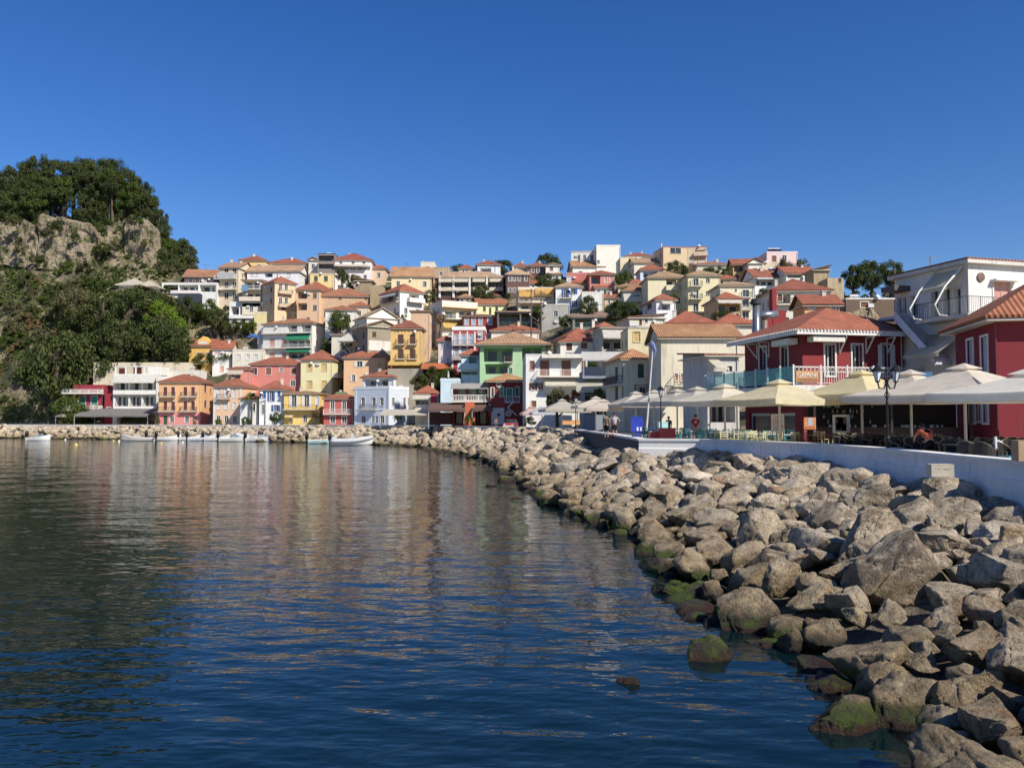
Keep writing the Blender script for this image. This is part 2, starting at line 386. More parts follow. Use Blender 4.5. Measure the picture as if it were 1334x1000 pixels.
def terrain():
    cs = np.concatenate([np.arange(-900, -100, 40), np.arange(-100, 1500, 7), np.arange(1500, 2600, 50)]); ys = np.concatenate([np.arange(60, 180, 6), np.arange(180, 250, 1.6), np.arange(250, 420, 15), [600, 900, 1500]])
    V = []
    for y in ys:
        for a in cs:
            X = (a-667)/FP*y; z = TZ(X, y) if y > K(KD0, a)-10 else -6; s = z > 3.5
            if s:
                k = noise.noise(Vector((X*.12, y*.12, 0)))*.9+noise.noise(Vector((X*.4, y*.4, 3)))*.5
                z += k*(2.3 if a < 240 else .7)-(.6 if a > 240 else 0)
            V.append((X, y, z))
    na = len(cs); i = np.arange(len(ys)-1)[:, None]*na+np.arange(na-1)[None, :]; F = np.stack([i, i+1, i+na+1, i+na], -1).reshape(-1, 4)
    me = npmesh('hillside', np.array(V), F); me.polygons.foreach_set('use_smooth', [True]*len(me.polygons)); return me
m_, t_, b_ = newmat('hillside'); g_ = t_.nodes.new('ShaderNodeNewGeometry').outputs['Position']
n1 = noi(t_, g_, .12, 6, .75); n2 = noi(t_, g_, 1.3, 6, .8)
cc = ramp(t_, n1, [(.36, (.035, .045, .018)), (.47, (.08, .075, .035)), (.56, (.27, .215, .14)), (.7, (.4, .34, .25))])
cc = mixc(t_, 1, cc, ramp(t_, n2, [(.3, .55), (.65, 1.15)]), 'MULTIPLY')
t_.links.new(cc, b_.inputs['Base Color']); b_.inputs['Roughness'].default_value = .95; bump(t_, b_, n2, .8, .5)
tag(mobj('hillside', terrain(), m_), kind='structure')
# ---------------------------------------------------------------- boulders
def rock_material():
    m, t, b = newmat('boulder')
    tc = t.nodes.new('ShaderNodeTexCoord').outputs['Object']; gp = t.nodes.new('ShaderNodeNewGeometry').outputs['Position']; oi = t.nodes.new('ShaderNodeObjectInfo')
    off = t.nodes.new('ShaderNodeVectorMath'); off.operation = 'ADD'; t.links.new(gp, off.inputs[0])
    sc = math_(t, 'MULTIPLY', oi.outputs['Random'], 50); t.links.new(sc, off.inputs[1]); v = off.outputs[0]
    n1 = noi(t, v, .9, 7, .65); n2 = noi(t, v, 4, 8, .75); n3 = noi(t, v, 18, 6, .7); n4 = noi(t, v, 1.3, 3, .5)
    base = ramp(t, oi.outputs['Random'], [(0, (.42, .32, .21)), (.18, (.60, .50, .37)), (.36, (.24, .19, .135)), (.55, (.50, .42, .31)), (.75, (.72, .63, .50)), (.88, (.33, .27, .2)), (1, (.5, .33, .19))])
    c = mixc(t, ramp(t, n1, [(.35, 0), (.65, 1)]), base, (.22, .175, .12)); c = mixc(t, ramp(t, n4, [(.52, 0), (.68, .6)]), c, (.62, .54, .43))
    c = mixc(t, 1, c, ramp(t, n2, [(.32, .5), (.5, 1.12), (.7, 1.4)]), 'MULTIPLY'); c = mixc(t, 1, c, ramp(t, n3, [(.33, .55), (.55, 1.05)]), 'MULTIPLY')
    pit = t.nodes.new('ShaderNodeTexVoronoi'); pit.inputs['Scale'].default_value = 5.5; t.links.new(v, pit.inputs['Vector'])
    pm = ramp(t, math_(t, 'ADD', pit.outputs['Distance'], math_(t, 'MULTIPLY', n2, .5)), [(.25, 1), (.36, 0)]); c = mixc(t, math_(t, 'MULTIPLY', pm, .75), c, (.06, .05, .04))
    cv = t.nodes.new('ShaderNodeTexVoronoi'); cv.feature = 'DISTANCE_TO_EDGE'; cv.inputs['Scale'].default_value = 1.1
    wv = t.nodes.new('ShaderNodeVectorMath'); wv.operation = 'ADD'; t.links.new(v, wv.inputs[0]); t.links.new(math_(t, 'MULTIPLY', n4, 1.6), wv.inputs[1]); t.links.new(wv.outputs[0], cv.inputs['Vector'])
    ck = ramp(t, cv.outputs['Distance'], [(.004, 1), (.018, 0)]); ck = math_(t, 'MULTIPLY', ck, ramp(t, n1, [(.5, 0), (.6, 1)])); c = mixc(t, math_(t, 'MULTIPLY', ck, .5), c, (.07, .055, .04))
    lich = ramp(t, noi(t, v, 2.3, 6, .85), [(.5, 0), (.6, .7)]); c = mixc(t, lich, c, (.72, .61, .45))
    rn = noi(t, gp, .75, 3, .6); rust = ramp(t, rn, [(.63, 0), (.7, .75)]); c = mixc(t, math_(t, 'MULTIPLY', rust, ramp(t, n2, [(.4, .3), (.55, 1)])), c, (.4, .17, .08))
    sx = t.nodes.new('ShaderNodeSeparateXYZ'); t.links.new(gp, sx.inputs[0]); z = math_(t, 'ADD', sx.outputs[2], math_(t, 'MULTIPLY', math_(t, 'SUBTRACT', noi(t, gp, 1.1, 5, .7), .5), .7))
    # ochre weathering above the water line, weed at it
    och = ramp(t, math_(t, 'DIVIDE', z, 2.4), [(.1, 1), (.65, 0)]); c = mixc(t, math_(t, 'MULTIPLY', och, .75), c, mixc(t, ramp(t, n2, [(.4, 0), (.62, 1)]), (.10, .07, .035), (.33, .23, .10)))
    wet = ramp(t, z, [(.26, 1), (.5, 0)]); c = mixc(t, wet, c, (.05, .042, .03))
    alg = ramp(t, z, [(.05, 0), (.12, 1), (.3, 1), (.42, 0)]); c = mixc(t, math_(t, 'MULTIPLY', alg, ramp(t, noi(t, gp, .55, 4, .7), [(.47, 0), (.56, .9)])), c, mixc(t, n3, (.03, .055, .01), (.10, .14, .02)))
    red = ramp(t, z, [(.02, 1), (.14, 0)]); c = mixc(t, red, c, mixc(t, n2, (.026, .015, .012), (.065, .036, .028)))
    t.links.new(c, b.inputs['Base Color'])
    t.links.new(ramp(t, z, [(.1, .35), (.4, .92)]), b.inputs['Roughness']); b.inputs['Specular IOR Level'].default_value = .25
    h = math_(t, 'ADD', math_(t, 'MULTIPLY', n2, 1.0), math_(t, 'MULTIPLY', n3, .35)); h = math_(t, 'SUBTRACT', h, math_(t, 'ADD', math_(t, 'MULTIPLY', pm, .5), math_(t, 'MULTIPLY', ck, .45)))
    bump(t, b, h, 1.0, .2); return m
ROCK = rock_material()
def rock_mesh(seed, sub, cuts=13, rough=.1):
    rnd = random.Random(seed); bm = bmesh.new(); bmesh.ops.create_icosphere(bm, subdivisions=sub, radius=1)
    planes = []
    for i in range(cuts):
        n = Vector((rnd.gauss(0, 1), rnd.gauss(0, 1), rnd.gauss(0, 1))).normalized(); planes.append((n, rnd.uniform(.45, .8)))
    o = Vector((seed*3.7, seed*1.3, 0))
    for v in bm.verts:
        p = v.co.copy()
        for n, d in planes:
            k = p.dot(n)-d
            if k > 0: p -= n*k*.98
        q = p*1.1+o
        r = noise.fractal(q*.9, 1, 2, 3)*rough*1.1
        if sub >= 4:
            r += noise.fractal(q*3.1, .8, 2, 4)*rough*.42; c = noise.cell_vector(q*1.6); r += (c.x-.5)*rough*.5
            rg = abs(noise.noise(q*1.4+Vector((9, 9, 9)))); r -= max(0, .06-rg)*1.6
            rg = abs(noise.noise(q*2.3+Vector((4, 7, 2)))); r -= max(0, .04-rg)*1.2
        v.co = p*(1+r)
    me = bpy.data.meshes.new('boulder'); bm.to_mesh(me); bm.free(); me.materials.append(ROCK)
    me.polygons.foreach_set('use_smooth', [True]*len(me.polygons))
    return me
HI = [rock_mesh(i+1, 5) for i in range(9)]; MD = [rock_mesh(i+20, 4) for i in range(8)]; LO = [rock_mesh(i+40, 3, 10, .14) for i in range(8)]
rr = random.Random(11); ROCKS = []
def put_rock(me, p, sx, sy, sz, rot, label, group=None):
    o = bpy.data.objects.new('boulder', me); COL.objects.link(o); o.location = p; o.rotation_euler = rot; o.scale = (sx, sy, sz)
    tag(o, label, 'boulder', group); ROCKS.append((p.x, p.y, max(sx, sy))); return o
def slope_hit(x, y):
    r = ray(x, y); r = r/r.y; D = 6.0
    while D < 120:
        p = Vector((0, 0, CH))+r*D
        if p.z < BZ(p.x, p.y): return p
        D += .15
    return p
def BZ(X, Y):
    if Y > 101: return -.3
    ys = [s[0][1] for s in ST]; xs = [s[0][0] for s in ST]; xs_ = float(np.interp(Y, ys, xs)); xw = float(np.interp(Y, [s[1][1] for s in ST], [s[1][0] for s in ST])); zr = float(np.interp(Y, ys, [s[3] for s in ST]))
    t = (X-xs_)/(xw-xs_)
    return -.25+(zr+.05)*min(1, t)**.75 if t > 0 else t*2.5-.25
# cx, cy, width, height in photo pixels; tilt; label
HERO = [(1197, 928, 122, 118, 5, 'large pale square-topped boulder with green weed, lowest at the lower right corner'), (1140, 905, 80, 110, 30, 'tan wedge of rock leaning beside the square-topped boulder near the water'),
 (1262, 905, 88, 80, 0, 'rough dark grey boulder right of the square-topped boulder'), (1268, 842, 104, 84, 15, 'pointed grey pyramid boulder above the lower right rocks'),
 (1243, 775, 92, 58, 0, 'cream and yellow crusted boulder in the middle of the right pile'), (1165, 735, 170, 130, -12, 'huge dark pitted boulder dominating the right pile'),
 (1135, 700, 110, 95, 10, 'smooth rounded grey boulder leaning on the huge dark pitted one'), (1310, 745, 100, 78, 0, 'pale tan pitted boulder at the right edge'),
 (1310, 690, 118, 42, 0, 'long flat pale slab at the right edge below the wall'), (1248, 678, 80, 42, 0, 'rounded speckled grey boulder left of the long flat slab'),
 (1240, 645, 90, 52, 8, 'bright white boulder below the cardboard box on the rocks'), (1135, 650, 78, 52, 0, 'pale boulder with a red lichen patch on its top'),
 (1190, 635, 72, 36, -5, 'shaded grey boulder left of the bright white one'), (1163, 826, 92, 55, 0, 'round brown boulder near the waterline at the right'),
 (1160, 860, 100, 50, 0, 'low brown wet boulder behind the tan wedge of rock'), (1048, 778, 88, 56, 5, 'yellowish blocky boulder at the foot of the pile'),
 (1107, 780, 50, 75, -40, 'tilted yellow slab beside the yellowish blocky boulder'), (970, 790, 92, 58, 0, 'olive topped boulder standing in the water with pale crust'),
 (1018, 752, 55, 60, 20, 'leaning reddish brown slab above the olive topped boulder'), (985, 695, 72, 78, 30, 'large leaning grey boulder with an orange spot'),
 (1035, 700, 60, 45, -10, 'grey wedge boulder right of the leaning one'), (900, 668, 80, 58, 0, 'big smooth rounded olive grey boulder'),
 (857, 665, 48, 40, 10, 'plain grey boulder left of the smooth rounded one'), (868, 640, 88, 32, 25, 'long pale beam-like boulder slanting up the slope'),
 (945, 735, 50, 40, 15, 'tan triangular boulder at the water with dark foot'), (870, 768, 52, 30, 0, 'dark weedy rock standing off the shore'),
 (905, 803, 50, 26, 0, 'reddish weedy rock furthest out near the shore'), (925, 770, 60, 32, 0, 'low rock with bright green weed on top'),
 (757, 668, 38, 22, 0, 'pale topped rock at the water tip of the bend'), (820, 888, 34, 22, 0, 'small lone mussel-covered rock out in the water'),
 (1090, 745, 60, 45, 0, 'brown angular boulder at the foot of the huge dark one'), (1098, 640, 60, 42, 10, 'dark sided angular boulder with pale top'),
 (1322, 800, 60, 60, 0, 'white crusted boulder at the right edge'), (1225, 810, 60, 50, 0, 'grey boulder tucked below the cream crusted one'), (1318, 915, 70, 60, 0, 'brown shadowed boulder in the bottom right corner'),
 (1040, 640, 60, 36, 0, 'broad grey boulder mid slope left of the dark sided one'), (960, 625, 70, 28, 0, 'long pale horizontal boulder high on the slope'), (1005, 660, 60, 40, 0, 'blocky grey boulder in the centre of the slope'),
 (1270, 742, 30, 26, 0, 'small round stone between the crusted and pitted boulders'), (930, 690, 56, 36, 5, 'pale ridge topped boulder right of the smooth rounded one'), (1065, 868, 70, 40, 0, 'low dark weedy rock at the waterline left of the tan wedge'),
 (1100, 855, 46, 42, 0, 'small yellow boulder behind the low weedy rock'), (640, 632, 14, 5, 0, 'tiny dark rock awash far out in the bay'), (668, 635, 16, 6, 0, 'second tiny awash rock nearer the shore tip')]
for i, (cx, cy, w_, h_, tilt, lab) in enumerate(HERO):
    yy = cy+h_*.25
    wl = cx < 700 or (cx, cy) in ((820, 888), (905, 803), (870, 768), (925, 770), (970, 790), (757, 668), (1065, 868), (1048, 778), (1140, 905), (1197, 928), (945, 735), (1163, 826), (1160, 860))
    if wl: r = ray(cx, cy+h_*.22); p = Vector((0, 0, CH))+r*(CH/-r.z); p.y += w_*p.y/FP*.35
    else: p = slope_hit(cx, yy)
    D = p.y; pc = P(cx, cy, D if wl else D+.3); pc.z -= h_*D/FP*.1; rx = w_*D/FP*.54; rz = h_*D/FP*.56
    ry = .42*(rx+rz)
    put_rock(HI[i % 9] if D < 45 else MD[i % 8], pc, rx, ry, rz, (rr.uniform(-.2, .2), R(tilt), rr.uniform(-.5, .5)), lab)
# random boulders over the whole band
cand = []
GR = {}
def free(p, r, k=.72):
    cx_, cy_ = int(p.x//3), int(p.y//3)
    for a in (-1, 0, 1):
        for b in (-1, 0, 1):
            for q in GR.get((cx_+a, cy_+b), ()):
                if (q[0]-p.x)**2+(q[1]-p.y)**2 < (k*(q[2]+r))**2: return False
    return True
def reg(p, r): GR.setdefault((int(p.x//3), int(p.y//3)), []).append((p.x, p.y, r))
for x, y, r in ROCKS: reg(Vector((x, y, 0)), r)
for rmin, rmax, tries, k in ((.8, 1.15, 5000, .78), (.5, .8, 12000, .7), (.28, .5, 16000, .62)):
    for _ in range(tries):
        q = rr.random()**.9*(len(ST)-1.001); s = station(q)
        if rmax < .6 and s[0][1] > 75: continue
        L = math.dist(ST[int(q)][0], ST[int(q)+1][0])
        if rr.random() > L/(60 if s[0][1] > 60 else 10): continue
        t = rr.uniform(-.16, .97); p = band(q, t); r = rr.uniform(rmin, rmax)*(1 if s[0][1] < 60 else 1.05)
        if s[0][1] < 46: r *= .88
        if t > .9 and r > .8: continue
        if t < 0: p.z -= .18
        if 10.4 < q < 12 and t > .8: p.z -= .5
        if not free(p, r, k): continue
        reg(p, r); p.z += r*.12; cand.append((r*FP/max(p.y, 6), p, r))
cand = [c for c in cand if -60 < PX(c[1])[0] < 1900 and c[1].y > 5 and not (c[1].y < 11.5 and c[1].x < 5.4)]
cand.sort(key=lambda c: -c[0]+(1e4 if PX(c[1])[0] > 1360 or c[1].y < 8.5 else 0))
NB = 300-len(HERO); zones = [(28, 'pale boulder on the near breakwater stretch', 'boulders below the long white quay wall'), (50, 'weathered boulder on the middle breakwater stretch', 'boulders below the wall curve'), (1e9, 'brown boulder heaped beyond the quay corner', 'boulders in the heap beyond the quay corner')]
SV = []; SF = []; nb = 0
for i, (px, p, r) in enumerate(cand):
    rot = (rr.uniform(-.5, .5), rr.uniform(-.5, .5), rr.uniform(0, 6.28)); s = (r*rr.uniform(.95, 1.4), r*rr.uniform(.85, 1.1), r*rr.uniform(.65, .95))
    if i < NB:
        z = next(z for z in zones if p.y < z[0]); lab = ('large ' if r > .85 else 'small ' if r < .5 else 'medium ')+z[1]+(' at the waterline' if p.z < .55 else ', high up' if p.z > 1.9 else ', halfway up the slope'); put_rock((HI if px > 45 else MD)[rr.randrange(8)], p, *s, rot, lab, z[2])
    else:
        me = LO[i % 8]; M = Matrix.LocRotScale(p, None, None) @ Matrix.Rotation(rot[2], 4, 'Z') @ Matrix.Rotation(rot[0], 4, 'X') @ Matrix.Diagonal((*s, 1))
        if px > 14: me = MD[i % 8]
        n = len(me.vertices); co = np.empty(n*3); me.vertices.foreach_get('co', co); co = co.reshape(-1, 3) @ np.array(M.to_3x3()).T+np.array(p)
        m = len(me.polygons); fi = np.empty(m*3, dtype=np.int32); me.loops.foreach_get('vertex_index', fi); SV.append(co); SF.append(fi.reshape(-1, 3)+nb); nb += n
me = npmesh('boulders', np.concatenate(SV), np.concatenate(SF)); me.polygons.foreach_set('use_smooth', [True]*len(me.polygons))
o = mobj('distant_boulders', me, ROCK); tag(o, 'continuous brown boulder band along the far shore under the promenade wall', 'boulders', kind='stuff')
print('ROCKS', len(cand), 'verts', nb)
# ---------------------------------------------------------------- house builder
GLS = ((.02, .025, .03))
# window styles: (frame colour, fill, shutter colour)  fill 'g' = glass, else the colour of closed shutters
WS = {'wg': ('d9d5cb', 'g', None), 'ng': (None, 'g', None), 'br': ('d8d2c4', '8a5238', None), 'rb': ('d0b9a8', '6d2320', None), 'gr': ('ddd9ce', '2f8a72', None),
      'dg': (None, '24523f', None), 'bl': ('d8d8d4', '2f5aa8', None), 'lb': ('e2e0dc', '9db9cf', None), 'yl': ('d8c28a', 'd5b565', None), 'wh': ('e0ddd4', 'cfd2d2', None),
      'sw': ('d9d5cb', 'g', 'dcd8ce'), 'sg': ('ddd9ce', 'g', '2f8a72'), 'sb': ('d8d8d4', 'g', '2f5aa8'), 'sr': ('d8cfc2', 'g', '7a2a22'), 'sn': (None, 'g', '5a3a28'), 'pk': ('e0d8cc', 'd79a88', None), 'db': (None, '5b3423', None), 'ln': (None, '4a3020', None)}
class House:
    def __init__(s, name, label, F, ye, yb, col, D=None, yaw=0, xs=None, dep=8, roof=('hip', 3, 'b4502f'), cat='house', gf=None, dirt=.5, group=None, side=None, base=None, wallname='wall', ov=.45, dtar=9):
        xl, xr = F
        if D is None: D = TD((xl+xr)/2, yb)
        k = lambda x: (ray(x, ye).x/ray(x, ye).y)
        if xs is not None:           # turn the house until the visible side has a plausible length
            best = None
            for q in range(0, 42, 2):
                yw = -q if xs > xr else q; c, sn = math.cos(R(yw)), math.sin(R(yw)); tl, tr = k(xl), k(xr); w = D*(tr-tl)/(c-sn*(tl+tr)/2); mx = tl*(D-w*sn/2)+w*c/2; ts = k(xs)
                px_, py_ = (mx+w*c/2, D+w*sn/2) if xs > xr else (mx-w*c/2, D-w*sn/2); den = sn+ts*c
                if abs(den) < 1e-3: continue
                dd = (px_-ts*py_)/den
                if dd > 2: e = abs(dd-dtar)+q*.02; best = (e, yw) if best is None or e < best[0] else best
            if best: yaw = best[1]
        th = R(yaw); c, sn = math.cos(th), math.sin(th)
        tl, tr = k(xl), k(xr)
        s.w = w = D*(tr-tl)/(c-sn*(tl+tr)/2); mx = tl*(D-w*sn/2)+w*c/2
        L = Vector((mx-w*c/2, D-w*sn/2, 0)); Rt = Vector((mx+w*c/2, D+w*sn/2, 0))
        s.L = L; s.D = D; s.u = Vector((c, sn, 0)); s.n = Vector((-sn, c, 0))
        s.side = side or ('l' if c*L.x+sn*L.y > 0 else 'r')
        if xs is not None:
            ts = k(xs)
            if xs > xr: s.side = 'r'; dep = (Rt.x-ts*Rt.y)/(sn+ts*c)
            else: s.side = 'l'; dep = (L.x-ts*L.y)/(sn+ts*c)
            dep = max(3, min(abs(dep), 22))
        s.dep = dep; s.R = Rt
        corner = L if s.side == 'l' else Rt
        s.ze = CH+(P(667, ye, corner.y if xs else D).z-CH)
        vis = P(667, yb, D).z
        corners = [L, Rt, L+s.n*dep, Rt+s.n*dep]
        s.z0 = min(base, min(TZ(q.x, q.y) for q in corners)-.3) if base is not None else min(min(TZ(q.x, q.y) for q in corners)-1.0, vis)
        if D < 150 and base is None: s.z0 = min(s.z0, 2.6)
        if base is None and s.z0 < 2.9: s.z0 = 2.8
        s.h = s.ze-s.z0; s.root = thing(name, (L.x, L.y, s.z0), th, label, cat, group)
        s.col = col; s.dirt = dirt; s.wm = plaster(col, dirt); s.gf = gf; s.roofspec = (roof[0], max(.15, P(667, ye-roof[1], corner.y+(dep/2 if roof[0] in ('hip', 'gx', 'pyr') else 0)).z-s.ze) if roof[0] not in ('flat', 'none') else roof[1]*D/FP, roof[2]); s.ov = ov; s.wallname = wallname
        s.holes = {'f': [], 's': []}; s.fin = False; s.ast = 'wg'
    def loc(s, face, x, y):             # photo pixel -> (u, z) on the face
        r = ray(x, y); o = Vector((0, 0, CH)); n = s.n if face == 'f' else s.u
        p0 = s.L if (face == 'f' or s.side == 'l') else s.R
        t = ((p0-o).dot(n))/r.dot(n); p = o+r*t; d = p-s.L
        return (d.dot(s.u) if face == 'f' else d.dot(s.n)), p.z-s.z0
    def pt(s, face, u, z, out=0):       # face coordinates -> local point; out = distance in front of the face
        if face == 'f': return (u, -out, z)
        return (-out, u, z) if s.side == 'l' else (s.w+out, u, z)
    def bx(s, mb, face, u0, z0, u1, z1, o0, o1):
        a = s.pt(face, u0, z0, o0); b = s.pt(face, u1, z1, o1)
        mb.box(min(a[0], b[0]), min(a[1], b[1]), z0, max(a[0], b[0]), max(a[1], b[1]), z1)
    def win(s, xs, ys, w_, h_, st='wg', face='f', rec=.14, name='window'):
        for x in xs:
            for y in ys:
                u0, z1 = s.loc(face, x-w_/2, y-h_/2); u1, _ = s.loc(face, x+w_/2, y); _, z0 = s.loc(face, x, y+h_/2)
                if u0 > u1: u0, u1 = u1, u0
                lim = s.w if face == 'f' else s.dep
                u0 = max(.12, u0); u1 = min(lim-.12, u1); z1 = min(z1, s.h-.05)
                if u1-u0 < .25 or z1-z0 < .25: continue
                s.ast = st if (st not in ('gr', 'dg') or z1-z0 < 2) else 'wg'; s.win_local(face, u0, u1, z0, z1, st, rec, name)
        return s
    def win_local(s, face, u0, u1, z0, z1, st, rec=.14, name='window'):
        fr, fill, sh = WS[st]; s.holes[face].append((u0, z0, u1, z1, rec, None))
        if 1:
            if 1:
                mb = MB()
                if fr:
                    t = .12
                    s.bx(mb, face, u0-t, z0-t, u0, z1+t, .0, .05); s.bx(mb, face, u1, z0-t, u1+t, z1+t, .0, .05)
                    s.bx(mb, face, u0, z1, u1, z1+t, .0, .06); s.bx(mb, face, u0, z0-t, u1, z0, .0, .09)
                    fm = paint(fr)
                else:
                    s.bx(mb, face, u0-.08, z0-.09, u1+.08, z0, .0, .08); fm = s.wm
                nm = 'door' if (z1-z0) > 2.0 and (z1-z0) > 1.75*(u1-u0) and name == 'window' else name
                wo_ = mb.build(nm, fm, s.root)
                if fill == 'g':
                    # casement bars and pane
                    pm = MB(); s.bx(pm, face, u0, z0, u1, z1, -rec+.01, -rec+.03); pm.build('pane', glass(), wo_)
                    gm = MB(); um = (u0+u1)/2
                    if u1-u0 > .6: s.bx(gm, face, um-.04, z0, um+.04, z1, -rec+.03, -rec+.07)
                    s.bx(gm, face, u0, z0, u0+.06, z1, -rec+.03, -rec+.07); s.bx(gm, face, u1-.06, z0, u1, z1, -rec+.03, -rec+.07)
                    s.bx(gm, face, u0+.06, z1-.06, u1-.06, z1, -rec+.03, -rec+.07)
                    gm.build('casement', paint(fr or 'cfc9bd'), wo_)
                else:
                    pm = MB(); s.bx(pm, face, u0, z0, u1, z1, -rec+.01, -rec+.06)
                    um = (u0+u1)/2; s.bx(pm, face, um-.02, z0+.03, um+.02, z1-.03, -rec+.06, -rec+.085)
                    pm.build('shutter', louver(fill), wo_)
                if sh:
                    hw = (u1-u0)/2
                    for a, b in ((u0-hw-.02, u0-.03), (u1+.03, u1+hw+.02)):
                        pm = MB(); s.bx(pm, face, a, z0, b, z1, .06, .1); pm.build('shutter', louver(sh), wo_)
        return s
    def loggia(s, x0, y0, x1, y1, deep=2.0, face='f', inner='ng', posts=0, rail=None, col=None, nwin=2):
        u0, z1 = s.loc(face, x0, y0); u1, z0 = s.loc(face, x1, y1)
        if u0 > u1: u0, u1 = u1, u0
        lim = s.w if face == 'f' else s.dep; u0 = max(.1, u0); u1 = min(lim-.1, u1); z1 = min(z1, s.h-.08)
        deep = min(deep, (s.dep if face == 'f' else s.w)*.45)
        s.holes[face].append((u0, z0, u1, z1, deep, col))
        if inner:
            for i in range(nwin):
                a = u0+(u1-u0)*(i+.18)/nwin; b = u0+(u1-u0)*(i+.82)/nwin
                mb = MB(); s.bx(mb, face, a-.07, z0, a, z1-.25, -deep+.02, -deep+.08); s.bx(mb, face, b, z0, b+.07, z1-.25, -deep+.02, -deep+.08); s.bx(mb, face, a, z1-.33, b, z1-.25, -deep+.02, -deep+.08)
                wo_ = mb.build('window', paint('d5d0c6'), s.root); pm = MB(); s.bx(pm, face, a, z0+.05, b, z1-.33, -deep+.03, -deep+.05); pm.build('pane', glass(), wo_)
        for i in range(posts):
            a = u0+(u1-u0)*(i+1)/(posts+1); mb = MB(); s.bx(mb, face, a-.13, z0, a+.13, z1, -.3, -.02); mb.build('pillar', s.wm, s.root)
        if rail: s.railing(face, u0, u1, z0, .0-.06, rail)
        return s
    def railing(s, face, u0, u1, z, out, kind, parent=None, h=1.0):
        mb = MB(); col = 'd8d5cc'
        if kind == 'solid': s.bx(mb, face, u0, z, u1, z+h, out-.1, out)
        elif kind == 'balus':
            s.bx(mb, face, u0, z+h-.14, u1, z+h, out-.16, out+.02); s.bx(mb, face, u0, z, u1, z+.12, out-.16, out+.02); n = max(2, int((u1-u0)/.28))
            for i in range(n+1):
                a = lerp(u0+.06, u1-.06, i/n); wd = .05 if i % 8 else .12; s.bx(mb, face, a-wd, z+.12, a+wd, z+h-.14, out-.12, out-.02)
        else:
            col = {'bars': '3a3a3c', 'wbars': 'd8d6d0', 'green': '4c6a52', 'wood': '6a4a34'}[kind]
            s.bx(mb, face, u0, z+h-.05, u1, z+h, out-.05, out); s.bx(mb, face, u0, z+.08, u1, z+.12, out-.04, out-.01); n = max(3, int((u1-u0)/.16))
            for i in range(n+1):
                a = lerp(u0+.02, u1-.02, i/n); wd = .012 if i % 8 else .03; s.bx(mb, face, a-wd, z, a+wd, z+h-.05, out-.035, out-.01)
        return mb.build('railing', paint(col) if kind not in ('solid', 'balus') else (s.wm if kind == 'solid' else paint('dad7ce')), parent or s.root)
    def bal(s, x0, x1, y, proj=1.1, rail='bars', face='f', th=.16, col=None, h=1.0):
        u0, z = s.loc(face, x0, y); u1, _ = s.loc(face, x1, y)
        if u0 > u1: u0, u1 = u1, u0
        mb = MB(); s.bx(mb, face, u0, z-th, u1, z, 0, proj); o = mb.build('balcony', plaster(col or 'cfc8ba', .5), s.root)
        s.railing(face, u0, u1, z, proj, rail, o, h)
        if rail in ('bars', 'wbars', 'solid', 'green', 'balus', 'wood') and proj > .5:
            m2 = MB()
            for uu in (u0, u1-.06):
                s.bx(m2, face, uu, z+h-.06, uu+.06, z+h, 0.02, proj-.06)
                if rail in ('solid', 'balus'): s.bx(m2, face, uu, z, uu+.06, z+h-.06, 0.02, proj-.12)
                else:
                    for k in range(1, int(proj/.2)): s.bx(m2, face, uu+.01, z, uu+.04, z+h-.06, k*.2, k*.2+.03)
            m2.build('railing', paint('d8d5cc' if rail not in ('bars', 'green') else '3a3a3c'), o)
        return s
    def awn(s, x0, x1, y0, y1, col='dedacb', proj=1.6, face='f', val=.22, posts=False):
        u0, z1 = s.loc(face, x0, y0); u1, _ = s.loc(face, x1, y0)
        if u0 > u1: u0, u1 = u1, u0
        Dc = (s.L+s.R).y/2-(proj if face == 'f' else 0); z0 = P(667, y1, Dc).z-s.z0
        mb = MB(); a, b = s.pt(face, u0, z1, .03), s.pt(face, u1, z1, .03); c, d = s.pt(face, u1, z0+val, proj), s.pt(face, u0, z0+val, proj)
        n = 6; top = [Vector(a).lerp(Vector(b), i/n) for i in range(n+1)]; bot = [Vector(d).lerp(Vector(c), i/n) for i in range(n+1)]
        for i in range(n):
            mid = Vector((0, 0, -.05))
            m0, m1 = (top[i]+bot[i])/2+mid, (top[i+1]+bot[i+1])/2+mid
            mb.add([top[i], top[i+1], m1, m0], [(0, 1, 2, 3)]); mb.add([m0, m1, bot[i+1], bot[i]], [(0, 1, 2, 3)])
            mb.add([bot[i], bot[i+1], bot[i+1]-Vector((0, 0, val)), bot[i]-Vector((0, 0, val*(.75+.25*(i % 2))))], [(0, 1, 2, 3)])
        o = mb.build('awning', fabric(col), s.root)
        ar = MB()
        for uu in (u0+.1, u1-.1): ar.tube([s.pt(face, uu, z0+val, proj-.03), s.pt(face, uu, (z0+z1)/2-.1, .02)], .03, 5)
        ar.build('awning_arm', paint('c9c9c6'), o)
        if posts:
            for uu in (u0+.1, u1-.1): m = MB(); s.bx(m, face, uu-.05, 0 if posts is True else posts, uu+.05, z0+val-.02, proj-.15, proj-.05); m.build('post', paint('b5b0a5'), o)
        return s
    def boxp(s, x0, y0, x1, y1, out, name='canopy', mat=None, face='f', inn=0):
        u0, z1 = s.loc(face, x0, y0); u1, z0 = s.loc(face, x1, y1)
        if u0 > u1: u0, u1 = u1, u0
        mb = MB(); s.bx(mb, face, u0, z0, u1, z1, inn, out); return mb.build(name, mat or s.wm, s.root)
